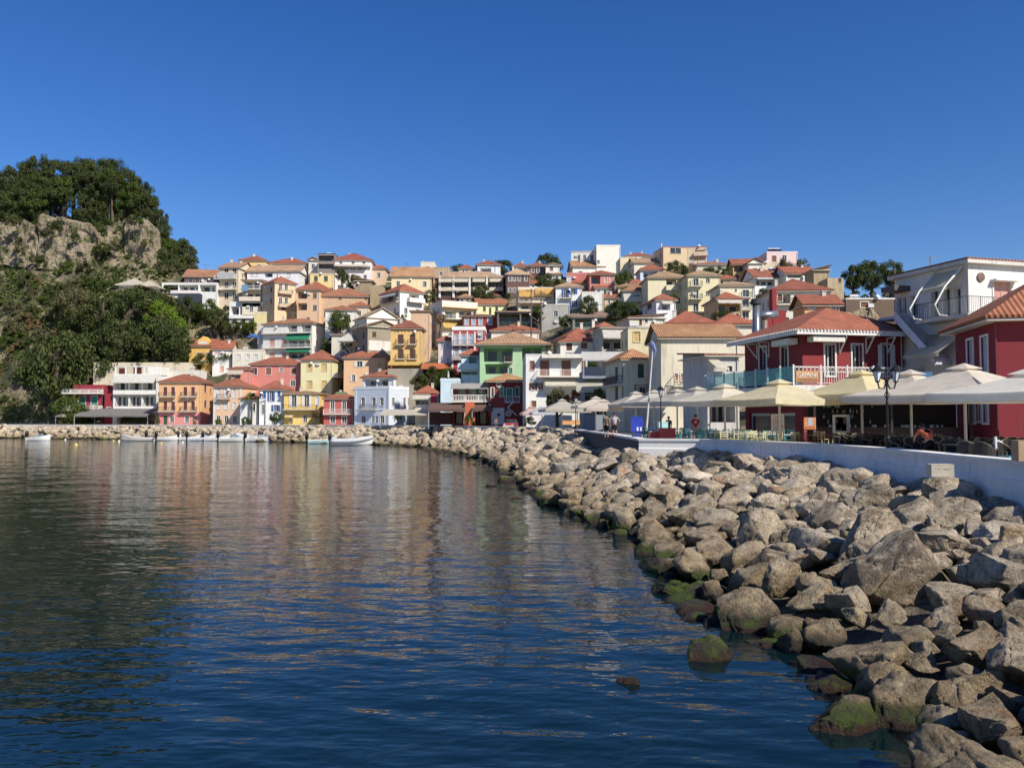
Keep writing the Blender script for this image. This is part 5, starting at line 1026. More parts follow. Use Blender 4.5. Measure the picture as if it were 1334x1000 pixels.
def tree(x, yb, hpx, wpx, kind='round', mat='dark', label='', group=None, D=None, cat=None, cut=None, name=None):
    D = D or TD(x, yb); p = P(x, yb, D); zt = P(x, yb-hpx, D).z; H_ = max(.8, zt-p.z); W_ = wpx*D/FP/2
    p.z = min(p.z, TZ(p.x, D)+.3) if kind != 'bush' else p.z; H_ = zt-p.z
    c, t = proto(kind, mat, gt.randrange(3)); cut = {'pine': .22, 'round': .22, 'bush': -.05, 'bigbush': -.05, 'cone': .02}[kind] if cut is None else cut
    nm = name or {'pine': 'pine_tree', 'round': 'tree', 'bush': 'shrub', 'bigbush': 'shrub', 'cone': 'cypress'}[kind]
    r = thing(nm, p, gt.random()*6.28, label, cat or ('shrub' if 'bush' in kind else 'tree'), group)
    a = mobj('crown', c, None, r); ch = min(H_*(1-cut), W_*(1.9 if kind == 'round' else 1.7)) if kind in ('pine', 'round') else H_*(1-cut); a.location = (0, 0, H_-ch); a.scale = (W_, W_, ch)
    if kind not in ('bush', 'cone'):
        b = mobj('trunk', t, None, r); s = H_*.85; b.scale = (s if kind != 'pine' else s*.6, s if kind != 'pine' else s*.6, s)
    return r
# pines crowning the fortress hill, following the skyline
TOP = [(-10, 216), (8, 222), (22, 214), (38, 212), (52, 203), (66, 208), (80, 212), (95, 210), (108, 206), (120, 212), (134, 208), (150, 208), (162, 222), (176, 232), (188, 243), (198, 256), (206, 274), (212, 292), (222, 312), (232, 322), (241, 335)]
for i, (x, yt) in enumerate(TOP):
    base = float(np.interp(x, [-10, 60, 110, 160, 200, 215, 245], [292, 290, 300, 292, 310, 330, 352])); D = float(np.interp(x, [0, 200, 245], [246, 240, 236])); D = max(D, K(KDR, x)-2)
    tree(x, base, base-yt, 38 if x < 200 else 26, 'pine', 'pine' if i % 3 else 'dark', ['first','second','third','fourth','fifth','sixth','seventh','eighth','ninth','tenth','eleventh','twelfth','thirteenth','fourteenth','fifteenth','sixteenth','seventeenth','eighteenth','nineteenth','twentieth','twenty first'][i]+' pine from the left along the skyline above the fortress wall', 'pines crowning the fortress hill', D=D+gt.uniform(0, 6))
for i in range(52):
    x = gt.uniform(-8, 208); top = float(np.interp(x, [t[0] for t in TOP], [t[1] for t in TOP])); yt = top+gt.uniform(8, 52); base = min(float(np.interp(x, [-10, 110, 160, 200, 215], [296, 302, 298, 320, 340]))+2, yt+45)
    tree(x, base, base-yt, gt.uniform(28, 40), 'pine', gt.choice(['pine', 'dark', 'mid', 'pine']), 'lower pine in the dense front row above the '+('left' if x < 70 else 'middle' if x < 140 else 'right')+' part of the fortress wall', 'pines crowning the fortress hill', D=gt.uniform(241, 246))
for i in range(26): x = -6+i*8.6; tree(x, float(np.interp(x, [0, 110, 160, 200, 215], [296, 304, 296, 312, 335])), 22, 26, 'bush', 'pine', 'dark undergrowth bush between the pine trunks on the fortress hill', 'undergrowth of the fortress pines', D=243)
# big trees on the headland slope and behind the waterfront
BIG = [(75, 552, 118, 98, 'dark', 'huge dark green tree behind the left end of the promenade'), (112, 508, 70, 84, 'dark', 'broad dark tree right of the huge dark green one'), (48, 505, 52, 50, 'dark', 'dark tree left of the huge promenade tree'),
       (100, 560, 50, 60, 'mid', 'lower green bush mass at the foot of the huge tree'), (160, 480, 62, 66, 'dark', 'dark spreading tree left of the bright green one'), (200, 478, 64, 72, 'dark', 'large dark tree below the bright green one'), (228, 482, 60, 60, 'dark', 'dark tree beside the yellow dormer house'),
       (208, 440, 48, 44, 'bright', 'vivid light green tree under the green screened terrace'), (228, 452, 38, 40, 'bright', 'smaller vivid green tree right of the taller light green one'), (246, 425, 38, 36, 'dark', 'dark round tree under the white pergola restaurant'),
       (218, 402, 16, 34, 'dark', 'low dark tree right below the terrace parapet'), (180, 425, 50, 60, 'dark', 'dark holm oak on the slope below the parasol terrace'), (130, 440, 56, 70, 'dark', 'dark holm oak in the middle of the headland slope'), (95, 425, 50, 64, 'olive', 'dull olive green tree high on the headland slope'),
       (270, 420, 30, 40, 'mid', 'green bushy tree left of the arcade restaurant'), (284, 442, 40, 32, 'dark', 'dark tree left of the clipped hedge'), (265, 480, 20, 30, 'mid', 'small leafy tree below the yellow dormer house'), (290, 478, 20, 36, 'mid', 'leafy creeper tree under the white gabled house')]
for (x, yb, hp, wp, m, lab) in BIG: tree(x, yb, hp, wp, 'round', m, lab, cut=.05)
for i, x in enumerate((292, 304, 316, 326)): tree(x, 440, 23, 18, 'round', 'dark' if i < 2 else 'mid', 'clipped dark green tree in the hedge row under the arcade restaurant', 'hedge trees under the arcade restaurant', cut=0)
UP = [(442, 438, 34, 30, 'mid', 'leafy green tree in front of the small red roofed white house'), (446, 376, 26, 20, 'dark', 'dark tree between the yellow shuttered block and the skyline house'), (462, 372, 14, 22, 'dark', 'dark shrubby tree under the skyline house'), (558, 400, 22, 18, 'dark', 'dark cone shaped tree right of the white brown-trimmed villa'), (523, 418, 14, 20, 'dark', 'small dark tree below the white brown-trimmed villa'),
      (630, 386, 14, 34, 'dark', 'low green trees under the brown hotel'), (716, 373, 16, 42, 'dark', 'wide dark tree left of the coral pink house'), (768, 412, 26, 30, 'dark', 'round dark tree below the plain white annex'), (804, 414, 22, 38, 'dark', 'umbrella shaped dark tree on the mid slope'), (822, 412, 18, 22, 'dark', 'dark tree right of the umbrella shaped one'),
      (812, 368, 16, 22, 'mid', 'green tree right of the salmon house'), (882, 356, 16, 34, 'dark', 'dark hedge-like tree in front of the beige skyline block'), (925, 360, 12, 26, 'dark', 'low dark tree left of the small yellow house'), (940, 360, 13, 22, 'mid', 'greyish tree beside the low dark one'), (1022, 352, 14, 24, 'olive', 'olive tree in front of the pink skyline house'), (1044, 352, 14, 22, 'olive', 'second olive tree right of the pink skyline house'),
      (876, 404, 22, 16, 'mid', 'green tree squeezed left of the stacked balcony block'), (945, 418, 14, 40, 'dark', 'dark shrubs below the white roller awning house'), (994, 416, 40, 18, 'dark', 'dark tree left of the crimson chimney wall'), (816, 388, 14, 22, 'mid', 'small tree behind the brown pyramid roof house'), (565, 512, 34, 44, 'mid', 'green shrubby tree mass below the golden hotel'), (590, 510, 32, 36, 'mid', 'green shrubby tree under the orange cafe strip'), (548, 508, 20, 28, 'olive', 'olive toned shrub left of the green mass below the hotel'),
      (455, 458, 20, 22, 'mid', 'bright leafy tree above the peach house'), (430, 452, 14, 24, 'mid', 'low leafy tree above the pale yellow house'), (600, 351, 6, 30, 'dark', 'flat dark pine crown on the skyline above the hotel'), (700, 428, 30, 16, 'mid', 'green tree at the foot of the utility poles'), (736, 420, 10, 18, 'mid', 'palm like shrub by the taverna roof'), (575, 455, 46, 14, 'dry', 'bare brown tree right of the golden hotel')]
for (x, yb, hp, wp, m, lab) in UP: tree(x, yb, hp, wp, 'round', m, lab, cut=.1, D=164 if 545 < x < 595 and yb > 500 else TD(x, yb)-9)
tree(657, 347, 8, 40, 'round', 'pine', 'wide flat topped pine far on the skyline left of centre', D=240, cut=.1); tree(712, 343, 11, 44, 'round', 'pine', 'broad flat dark pine on the skyline left of the white skyline block', D=240, cut=.1)
for (x, yb, hp, wp, lab) in ((1112, 392, 46, 36, 'left part of the big dark tree group beside the white corner building'), (1136, 392, 52, 44, 'tall middle tree of the dark group beside the white corner building'), (1160, 392, 52, 34, 'right hand tall tree of the dark group beside the white corner building'), (1172, 392, 30, 30, 'low tree at the right end of the dark group')): tree(x, yb, hp, wp, 'round', 'dark', lab, D=165, cut=.05)
# shrubs scattered over the headland, denser where the photograph shows maquis
def shrubs(n, xr_, yr_, wr, mats, label, group, seed):
    g = random.Random(seed)
    for i in range(n):
        x = g.uniform(*xr_); y = g.uniform(*yr_); wp = g.uniform(*wr); m = g.choice(mats)
        tree(x, y, wp*g.uniform(.5, .8), wp, 'bush', m, ('large ' if wp > sum(wr)/2 else 'small ')+{'mid': 'green ', 'dark': 'dark ', 'olive': 'olive ', 'dry': 'straw coloured '}[m]+label+(', upper ' if y < sum(yr_)/2 else ', lower ')+('left' if x < sum(xr_)/2 else 'right'), group)
shrubs(46, (-5, 120), (345, 470), (12, 30), ['mid', 'olive', 'dark', 'dark', 'olive', 'dry'], 'shrub in the maquis on the left headland slope', 'shrubs of the headland maquis', 1)
shrubs(30, (60, 240), (375, 430), (10, 24), ['mid', 'dark', 'dark', 'mid'], 'shrub on the upper slope below the fortress wall', 'shrubs below the fortress wall', 2)
shrubs(26, (-5, 60), (400, 548), (10, 22), ['olive', 'dry', 'mid', 'olive'], 'shrub low on the rocky left flank', 'shrubs of the rocky left flank', 3)
shrubs(26, (110, 245), (330, 352), (6, 14), ['mid', 'olive', 'dark'], 'tuft clinging to the cliff under the round bastion', 'tufts on the cliff', 4)
shrubs(34, (206, 252), (326, 358), (12, 24), ['dark', 'olive', 'mid'], 'shrub on the falling ridge right of the round bastion', 'shrubs of the falling ridge', 5)
shrubs(60, (285, 1000), (365, 440), (6, 12), ['mid', 'dark', 'olive', 'mid'], 'garden shrub between the hillside houses', 'garden shrubs among the houses', 6)
shrubs(18, (1060, 1175), (384, 400), (6, 12), ['mid', 'olive', 'dry'], 'tuft on the slope by the low shed', 'tufts by the low shed', 7)
# promenade planting
for (x, yb, hp, wp, k, m, D, lab) in ((360, 553, 16, 20, 'round', 'mid', 175, 'small round green tree on the promenade before the blue shuttered house'), (412, 553, 20, 14, 'round', 'dry', 173, 'bare brown shrub tree between the yellow house and the red cottage'), (205, 553, 12, 8, 'bush', 'olive', 188, 'potted olive shrub left of the orange townhouse'), (284, 553, 8, 12, 'bush', 'mid', 182, 'green shrub at the door of the peach townhouse'), (320, 552, 10, 14, 'bush', 'mid', 177, 'shrub on the outside stair'), (519, 545, 10, 12, 'bush', 'mid', 160, 'climbing shrub above the cream cafe awning'), (610, 551, 12, 14, 'bush', 'mid', 134, 'potted plants before the orange chimney breast'), (690, 553, 12, 18, 'bush', 'mid', 122, 'green planter bushes right of the parked car'), (726, 528, 22, 30, 'round', 'olive', 118, 'climbing vine over the terrace of the roller shutter house'), (748, 520, 13, 20, 'bush', 'pink', 112, 'red flowering bush on the terrace by the vine'), (780, 518, 14, 18, 'bush', 'mid', 108, 'green bush under the sloping awning'), (772, 482, 12, 20, 'bush', 'mid', 115, 'leafy pot plants on the grey blue balcony')):
    tree(x, yb, hp, wp, k, m, lab, D=D, cut=.25 if k == 'round' else None)
# palm
pr = thing('palm_tree', P(327, 553, 178), 0, 'palm with drooping green fronds between the white cottage and the blue shuttered house', 'palm'); ph = P(327, 517, 178).z-2.9
mb = MB(); mb.tube([(0, 0, 0), (.1, 0, ph*.5), (0, .1, ph)], [.28, .2, .18], 8); mb.build('trunk', BARK, pr, smooth=True); mb = MB(); g = random.Random(2)
for i in range(38):
    a = g.random()*6.28; el = g.uniform(-.2, 1.2); L = g.uniform(1.6, 2.4); prev = None
    for k in range(6):
        t = k/5; r_ = L*t*math.cos(el*(1-t*.6)); z = ph+L*t*math.sin(el)-1.5*t*t; c = Vector((r_*math.cos(a), r_*math.sin(a), z)); wv = Vector((-math.sin(a), math.cos(a), -.25))*.24*(1-t*.8)
        if prev: mb.quad(prev[0]-prev[1], c-wv, c, prev[0]); mb.quad(prev[0], c, c+Vector((wv.x, wv.y, -wv.z))*-1 if False else c+wv, prev[0]+prev[1])
        prev = (c, wv)
mb.build('crown', LM['mid'], pr)
# low scrub as ground cover on the headland
def scrub():
    g = np.random.default_rng(8); cs = []
    while len(cs) < 16000:
        x = g.uniform(-30, 262); y = g.uniform(300, 552)
        if noise.noise(Vector((x*.035, y*.05, 1.7))) < -.05 and g.random() < .85: continue
        if 285 < y < 350 and x < 230 and g.random() < .9: continue
        D = SCR(x, y)
        p = P(x, y, D)
        cs.append((p.x, p.y, TZ(p.x, p.y)+g.uniform(0, .5)))
    cs = np.array(cs); k = len(cs); n = g.normal(size=(k, 3))+np.array([0, -.5, .8]); n /= np.linalg.norm(n, axis=1)[:, None]; u = np.cross(n, g.normal(size=(k, 3))); u /= np.linalg.norm(u, axis=1)[:, None]; v = np.cross(n, u); s = g.uniform(.25, .6, k)
    V = np.stack([cs-u*s[:, None], cs+v*s[:, None]*.7, cs+u*s[:, None], cs-v*s[:, None]*.7], 1).reshape(-1, 3); me = npmesh('scrub', V, np.arange(k*4).reshape(-1, 4)); return me
_g = {}
def SCR(x, y):
    k = (int(x//6), int(y//3))
    if k not in _g: _g[k] = TD(k[0]*6+3, k[1]*3+1.5)
    return _g[k]
tag(mobj('scrub', scrub(), LM['mid']), 'green and straw coloured scrub covering the rocky headland', 'scrub', kind='stuff')
for i in range(30):
    x = gt.uniform(5, 208); y = gt.uniform(288, 348); wp = gt.uniform(6, 17)
    tree(x, y, wp*.7, wp, 'bush', gt.choice(['mid', 'olive', 'dark', 'olive']), 'green tuft growing out of the fortress wall '+('at its left' if x < 70 else 'in its middle' if x < 140 else 'near the bastion'), 'tufts on the fortress wall', D=gt.uniform(230, 232))
# fortress walls
FM = stone((.24, .19, .13), (.37, .31, .225), .8, 1, .55)
def fort(name, label, pts, D0, D1, thick=3, rnd=0):
    n = 60; mb = MB(); g = random.Random(len(label))
    def at(t, arr): return float(np.interp(t, [i/(len(arr)-1) for i in range(len(arr))], arr))
    xs_ = [p[0] for p in pts]; yt = [p[1] for p in pts]; yb = [p[2] for p in pts]; m_ = 14
    for i in range(n+1):
        t = i/n; x = at(t, xs_); D = lerp(D0, D1, t)-rnd*math.sin(math.pi*t); top = P(x, at(t, yt), D); bot = P(x, at(t, yb), D-2.5)
        for j in range(m_+1):
            q = bot.lerp(top, j/m_); q += Vector((0, -1, 0))*(noise.fractal(q*.22, 1, 2, 3)*1.1+noise.fractal(q*.8, 1, 2, 3)*.45)+Vector((0, 0, (noise.noise(q*.3)*1.6+noise.noise(q*1.3)*.7) if j == m_ else 0)); mb.v.append(tuple(q))
        q = top+Vector((0, thick, noise.noise(top*.4)*.8)); mb.v.append(tuple(q)); mb.v.append((q.x, q.y, bot.z))
    k = m_+3
    for i in range(n):
        for j in range(k-1): mb.f.append((i*k+j, i*k+k+j, i*k+k+j+1, i*k+j+1))
    mb.f += [tuple(range(k)), tuple(n*k+j for j in range(k))[::-1]]
    o = mb.build(name, FM, smooth=False); return tag(o, label, 'fortress wall')
fort('fortress_wall', 'low broken stretch of the stone fortress wall at the far left', [(-40, 292, 345), (-5, 290, 345), (8, 288, 345), (20, 290, 348), (50, 291, 350)], 236, 235)
fort('fortress_wall', 'tall sunlit middle stretch of the stone fortress wall', [(50, 283, 350), (56, 281, 350), (85, 284, 352), (110, 289, 352), (122, 300, 350)], 234, 233)
fort('fortress_wall', 'recessed overgrown stretch of fortress wall left of the bastion', [(118, 300, 345), (135, 295, 350), (165, 290, 352)], 237, 237)
fort('bastion', 'round stone bastion at the right end of the fortress wall', [(163, 288, 352), (180, 286, 356), (192, 288, 356), (200, 294, 358), (210, 322, 360)], 236, 237, rnd=3)
# ---------------------------------------------------------------- buildings at the right, nearest to the camera
RED = '8a2a2c'
h = Hs('restaurant_building', 'red corner restaurant building with a large terracotta hip roof and first floor balcony', (1045, 1176), 434.5, 560, RED, D=55, yaw=11.5, roof=('hip', 30, 'b85a3c'), dep=8, side='l', dirt=.3, base=2.9, ov=.95)
h.win([1081, 1116.5], [469], 13, 40, 'wg', rec=.3).win([1154], [469], 11, 40, 'sw', rec=.3).win([1022, 994], [472], 9, 38, 'wg', face='s', rec=.3)
w_, d_, hh = h.w, h.dep, h.h
# ground floor: dark shop openings in shade
u1 = w_
h.holes['f'] += [(.6, .1, 2.6, 2.5, .3, None), (3.4, .1, 6.6, 2.6, 1.2, None)]; h.holes['s'] += [(1, .1, 3.4, 2.5, .3, None), (4.4, .1, 7.4, 2.5, .3, None)]
for (f_, a, b, r) in (('f', .6, 2.6, .3), ('f', 3.4, 6.6, 1.2), ('s', 1, 3.4, .3), ('s', 4.4, 7.4, .3)):
    m = MB(); h.bx(m, f_, a, .1, a+.08, 2.5, -r+.02, -r+.1); h.bx(m, f_, b-.08, .1, b, 2.5, -r+.02, -r+.1); h.bx(m, f_, a+.08, 2.3, b-.08, 2.5, -r+.02, -r+.1); o = m.build('shopfront', paint('d8d4c8'), h.root); m = MB(); h.bx(m, f_, a+.08, .1, b-.08, 2.3, -r+.02, -r+.05); m.build('pane', glass(), o)
# fascia, brackets, awning boxes
m = MB(); e = .98; m.box(-e, -e-.03, hh-.22, w_+e, -e+.05, hh+.04); m.box(-e-.03, -e+.05, hh-.22, -e+.05, d_+e, hh+.04)
for i in range(int((w_+2*e)/.24)): x = -e+.06+i*.24; m.tube([(x, -e-.10, hh+.05), (x, -e+.1, hh+.08)], .07, 6)
for i in range(int((d_+2*e)/.24)): y = -e+.06+i*.24; m.tube([(-e-.10, y, hh+.05), (-e+.1, y, hh+.08)], .07, 6)
m.build('fascia', paint('dcd8ce'), h.root)
def bracket(f_, u): 
    m = MB(); m.tube([h.pt(f_, u, hh-1.35, .04), h.pt(f_, u, hh-.3, .9)], .05, 4); m.tube([h.pt(f_, u, hh-1.35, .05), h.pt(f_, u, hh-.25, .05)], .05, 4); m.tube([h.pt(f_, u, hh-.28, .05), h.pt(f_, u, hh-.28, .9)], .05, 4); m.build('bracket', paint('dcd8ce'), h.root)
for u in (2.7, 4.7, 6.3): bracket('f', u)
for u in (4.3, 6.0): bracket('s', u)
m = MB(); h.bx(m, 'f', .3, hh-.65, 2.6, hh-.3, .1, .85); m.build('awning_box', paint('ddd6c2'), h.root)
m = MB(); h.bx(m, 's', .4, hh-.75, 2.7, hh-.35, .1, .75); m.build('awning_box', paint('ddd6c2'), h.root)
# wrap-around balcony
zb = 4.25; pj = 1.7
m = MB(); m.box(-pj, -pj, zb-.35, w_+.4, 0, zb); m.box(-pj, 0, zb-.35, 0, d_+3.5, zb); bo = m.build('balcony', plaster('dad6cc', .4), h.root)
nf = 5
for i in range(9): m = MB(); y = -pj+.06+i*(d_+3.5+pj-.12)/8; m.box(-pj, y-.05, zb, -pj+.1, y+.05, zb+1.3); m.build('railing_post', paint('dedad0'), bo)
for i in range(1, nf+1): m = MB(); x = -pj+.06+i*(w_+.4+pj-.12)/nf; m.box(x-.05, -pj, zb, x+.05, -pj+.1, zb+1.3); m.build('railing_post', paint('dedad0'), bo)
gm_, gt_, gb_ = newmat('teal_glass'); gb_.inputs['Base Color'].default_value = (.35, .62, .62, 1); gb_.inputs['Roughness'].default_value = .05
tr_ = gt_.nodes.new('ShaderNodeBsdfTransparent'); tr_.inputs[0].default_value = (.7, .9, .9, 1); mx_ = gt_.nodes.new('ShaderNodeMixShader'); mx_.inputs[0].default_value = .35; gt_.links.new(tr_.outputs[0], mx_.inputs[1]); gt_.links.new(gb_.outputs[0], mx_.inputs[2]); gt_.links.new(mx_.outputs[0], gt_.nodes['Material Output'].inputs[0])
for i in range(8):
    y = -pj+.06+i*(d_+3.5+pj-.12)/8; y2 = -pj+.06+(i+1)*(d_+3.5+pj-.12)/8; m = MB(); m.box(-pj+.03, y+.06, zb+.12, -pj+.06, y2-.06, zb+1.2); m.build('glass_panel', gm_, bo)
m = MB(); m.box(-pj+.12, -pj+.02, zb+1.14, w_+.3, -pj+.07, zb+1.2); m.box(-pj+.12, -pj+.02, zb+.84, w_+.3, -pj+.06, zb+.88); m.box(-pj+.12, -pj+.02, zb+.1, w_+.3, -pj+.06, zb+.14)
x = -pj+.2
while x < w_+.3: m.box(x-.015, -pj+.025, zb+.14, x+.015, -pj+.05, zb+.84); x += .17
x = -pj+.3
while x < w_+.3:
    ps = [(x+.12*math.cos(a), -pj+.04, zb+1.01+.12*math.sin(a)) for a in [k*math.pi/5 for k in range(11)]]; m.tube(ps, .018, 4, False); x += .28
m.build('railing', paint('dedad0'), bo)
def text_mesh(s, size, ext=.01, name='lettering', sx=1):
    cu = bpy.data.curves.new('txt', 'FONT'); cu.body = s; cu.size = size; cu.extrude = ext; cu.align_x = 'CENTER'; cu.align_y = 'CENTER'; o = bpy.data.objects.new('txt', cu); COL.objects.link(o)
    dg = bpy.context.evaluated_depsgraph_get(); me = bpy.data.meshes.new_from_object(o.evaluated_get(dg)); bpy.data.objects.remove(o); me.name = name
    return me
def put_text(s, size, mat, parent, loc, rz=0, name='lettering', scx=1):
    o = mobj(name, text_mesh(s, size), mat, parent); o.location = loc; o.rotation_euler = (math.pi/2, 0, rz); o.scale = (scx, 1, 1); return o
Mw = h.root.matrix_basis if False else Matrix.Translation(h.root.location) @ Matrix.Rotation(h.root.rotation_euler.z, 4, 'Z')
sg = thing('sign_board', Mw @ Vector((-pj+.95, -pj-.06, zb+.2)), h.root.rotation_euler.z, 'orange GEMINI restaurant sign hung on the white balcony railing', 'sign')
m = MB(); m.box(-.8, 0, 0, .8, .05, .72); m.build('board', paint('c88a48', .5), sg); put_text('GEMINI', .42, paint('ece2cc'), sg, (0, -.02, .42), scx=1.05)
m = MB()
for i in range(14): m.box(-.7+i*.105, -.015, .1, -.7+i*.105+.06, -.002, .17)
m.build('pattern_strip', paint('4a3026'), sg)
# balcony furniture: teal chairs behind the glass
def chair_mesh(kind):
    m = MB(); 
    if kind == 'taverna':
        for x in (-.2, .2): m.box(x-.02, -.2, 0, x+.02, -.16, .45); m.box(x-.02, .16, 0, x+.02, .2, .9); m.box(x-.012, -.16, .2, x+.012, .16, .23); m.box(x-.012, -.16, .12, x+.012, .16, .15)
        for z in (.6, .72, .84): m.box(-.18, .165, z-.025, .18, .19, z+.025)
        m.box(-.18, -.19, .2, .18, -.17, .23)
        s = MB(); s.box(-.21, -.21, .43, .21, .19, .47)
    return m, s
def taverna_chair(fc, sc, p, rz, label, group):
    m, s = chair_mesh('taverna'); r = thing('chair', p, rz, label, 'chair', group); m.build('chair_frame', paint(fc, .6), r); s.build('seat', paint(sc, .8), r); return r
HS_R = h; h.done()
gch = random.Random(9); tch = None
def spread(proto_, spots, labels=None):
    out = []
    for i, (p, rz) in enumerate(spots):
        r = proto_ if i == 0 else proto_.copy()
        if i: COL.objects.link(r)
        r.location = p; r.rotation_euler = (0, 0, rz)
        if i:
            for ch in KID[proto_.name]: c = ch.copy(); COL.objects.link(c); c.parent = r
        else: KID[proto_.name] = kids_of(proto_)
        if labels: r['label'] = labels[i % len(labels)]
        out.append(r)
    return out
KID = {}
tc = taverna_chair('3f8f8f', '4f9c98', (0, 0, 0), 0, 'teal wooden chair on the restaurant balcony behind the glass panels', 'teal chairs on the balcony')
spread(tc, [(Mw @ Vector((-pj+.55+(i % 2)*.5, -1+i*.95, zb)), gch.uniform(0, 6.28)) for i in range(9)])
# lean-to behind the left end of the balcony, flue pipes
fl = thing('flue_pipe', P(985.5, 433, 66), 0, 'tall shiny steel kitchen flue behind the red restaurant roof', 'flue'); m = MB(); hz = P(985.5, 393, 66).z-P(985.5, 433, 66).z
m.tube([(0, 0, -3), (0, 0, hz-.3)], .3, 14); m.build('pipe', paint('9a9fa4', .3, .7), fl, smooth=True); m = MB(); m.lathe([(.3, 0), (.42, .1), (.42, .5), (0, .55)], 14, (0, 0, hz-.3)); m.build('cap', paint('3a3a3c', .5), fl)
fl = thing('flue_pipe', P(996, 433, 68), 0, 'shorter steel flue with a horizontal cowl beside the tall one', 'flue'); m = MB(); m.tube([(0, 0, -3), (0, 0, 1.0)], .28, 12); m.build('pipe', paint('8f7a6c', .4, .5), fl, smooth=True); m = MB(); m.tube([(-.9, 0, 1.35), (1.1, 0, 1.55)], .32, 12); m.build('cowl', paint('a0a5a8', .3, .7), fl, smooth=True)
# white corner building
h = Hs('apartment_building', 'white two storey corner building with outside stairs, awnings and a wrought iron balcony', (1261, 1420), 349, 565, 'dcd8ce', D=52, yaw=16, roof=('flat', 1, None), dep=6.3, side='l', base=2.9, dirt=.35)
w_, d_, hh = h.w, h.dep, h.h
m = MB(); m.box(-.35, -.35, hh+.02, w_+.3, d_+.3, hh+.26); m.build('roof_slab', plaster('cfc9bc', .6), h.root); m = MB(); m.box(-.38, -.38, hh+.27, w_+.3, d_+.32, hh+.36); m.build('tile_edge', tiles('a8604a'), h.root, uv=True)
h.win([1305.5], [385], 23, 37, 'pk', rec=.2); h.boxp(1290, 364, 1322, 368, .45, 'canopy')
h.win([1218.5, 1234, 1248], [394], 9, 36, 'wg', face='s', rec=.25); h.win([1191], [399], 9, 26, 'wg', face='s', rec=.2); h.win([1172, 1179], [398], 5, 20, 'wg', face='s', rec=.15); h.win([1194, 1202], [450], 5, 14, 'wg', face='s'); h.win([1202], [398.5], 2, 4, 'ng', face='s')
zf = h.loc('s', 1240, 415)[1]; ua = h.loc('s', 1214, 415)[0]
m = MB(); m.box(-1.3, -1.2, zf-.2, 0, ua, zf); m.box(-1.3+1.3, -1.2, zf-.2, 4, 0, zf); bo = m.build('balcony', plaster('c9c4b8', .5), h.root)
m = MB(); 
def rail_run(a, b, z, hgt=1.05, sp_=.14):
    a = Vector(a); b = Vector(b); n = max(2, int((b-a).length/sp_)); up = Vector((0, 0, 1)); m.tube([a+up*(z+hgt), b+up*(z+hgt)], .025, 5); m.tube([a+up*(z+.1), b+up*(z+.1)], .015, 4)
    for i in range(n+1): q = a.lerp(b, i/n); m.tube([q+up*z, q+up*(z+hgt)], .012 if i % 7 else .028, 4)
rail_run((-1.25, -1.15, 0), (-1.25, ua, 0), zf); rail_run((-1.25, -1.15, 0), (4, -1.15, 0), zf); rail_run((-1.25, ua, 0), (-.05, ua, 0), zf); m.build('railing', paint('6c7076'), bo)
# upper awning with white folding arms
ub0, zt_ = h.loc('s', 1262, 349); ub1, _ = h.loc('s', 1216, 362)
m = MB(); a = (-.05, .3, hh-.2); b = (-.05, ub1-.2, hh-.2); c = (-1.35, ub1-.2, hh-1.35); d = (-1.35, .3, hh-1.35); m.add([a, b, c, d, (-1.35, ub1-.2, hh-1.6), (-1.35, .3, hh-1.6)], [(0, 1, 2, 3), (3, 2, 4, 5)]); ao = m.build('awning', fabric('d6cfae'), h.root)
for y in (.4, ub1-.3): m = MB(); m.tube([(-.1, y, hh-.1), (-1.45, y, hh-1.45), (-2.2, y, hh-2.6), (-1.9, y, hh-3.2), (-1.3, y, hh-3.25)], .06, 6); m.build('awning_arm', paint('dcdad4'), ao)
z2 = h.loc('s', 1240, 433)[1]; m = MB(); m.add([(-.05, .2, z2), (-.05, 3.6, z2), (-2.0, 3.4, z2-1.4), (-2.0, .4, z2-1.4), (-2.0, 3.4, z2-1.6), (-2.0, .4, z2-1.6)], [(0, 1, 2, 3), (3, 2, 4, 5)]); m.build('awning', fabric('cfc6aa'), h.root)
# stair down the left face
us, zs = h.loc('s', 1186, 412); ue, zee = h.loc('s', 1240, 470); m = MB(); ns_ = 16; sm_ = MB(); 
for i in range(ns_):
    y = lerp(us, ue, i/ns_); y2 = lerp(us, ue, (i+1)/ns_); z = lerp(zs, zee, (i+.5)/ns_); m.box(-1.25, min(y, y2), z-.35, -.02, max(y, y2), z)
m.box(-1.25, us, zs-.2, -.02, us+1.6, zs)
so_ = m.build('stair', plaster('b9bcc4', .5), h.root); m = MB(); m.add([(-1.33, us, zs+.35), (-1.33, ue, zee+.25), (-1.33, ue, zee-.3), (-1.33, us, zs-.35), (-1.25, us, zs+.35), (-1.25, ue, zee+.25), (-1.25, ue, zee-.3), (-1.25, us, zs-.35)], [(0, 1, 2, 3), (4, 7, 6, 5), (0, 4, 5, 1), (3, 2, 6, 7)]); m.build('stair_string', plaster('d0d2d8', .4), so_)
m = MB(); rail_run((-1.28, us, zs+.35), (-1.28, ue, zee+.25), 0, .7); m.build('stair_railing', paint('7c8086'), so_)
h.boxp(1168, 376, 1186, 379, 1.3, 'porch_roof', face='s', mat=paint('55504e')); h.boxp(1240, 455, 1262, 540, .02, 'side_return', face='s')
m = MB(); m.lathe([(0, 0), (.28, 0), (.28, .1), (0, .12)], 16); o = m.build('round_vent', paint('7a5a4a'), h.root); uu, zz = h.loc('f', 1277, 361); o.location = (uu, 0, zz); o.rotation_euler = (R(90), 0, 0)
h.done()
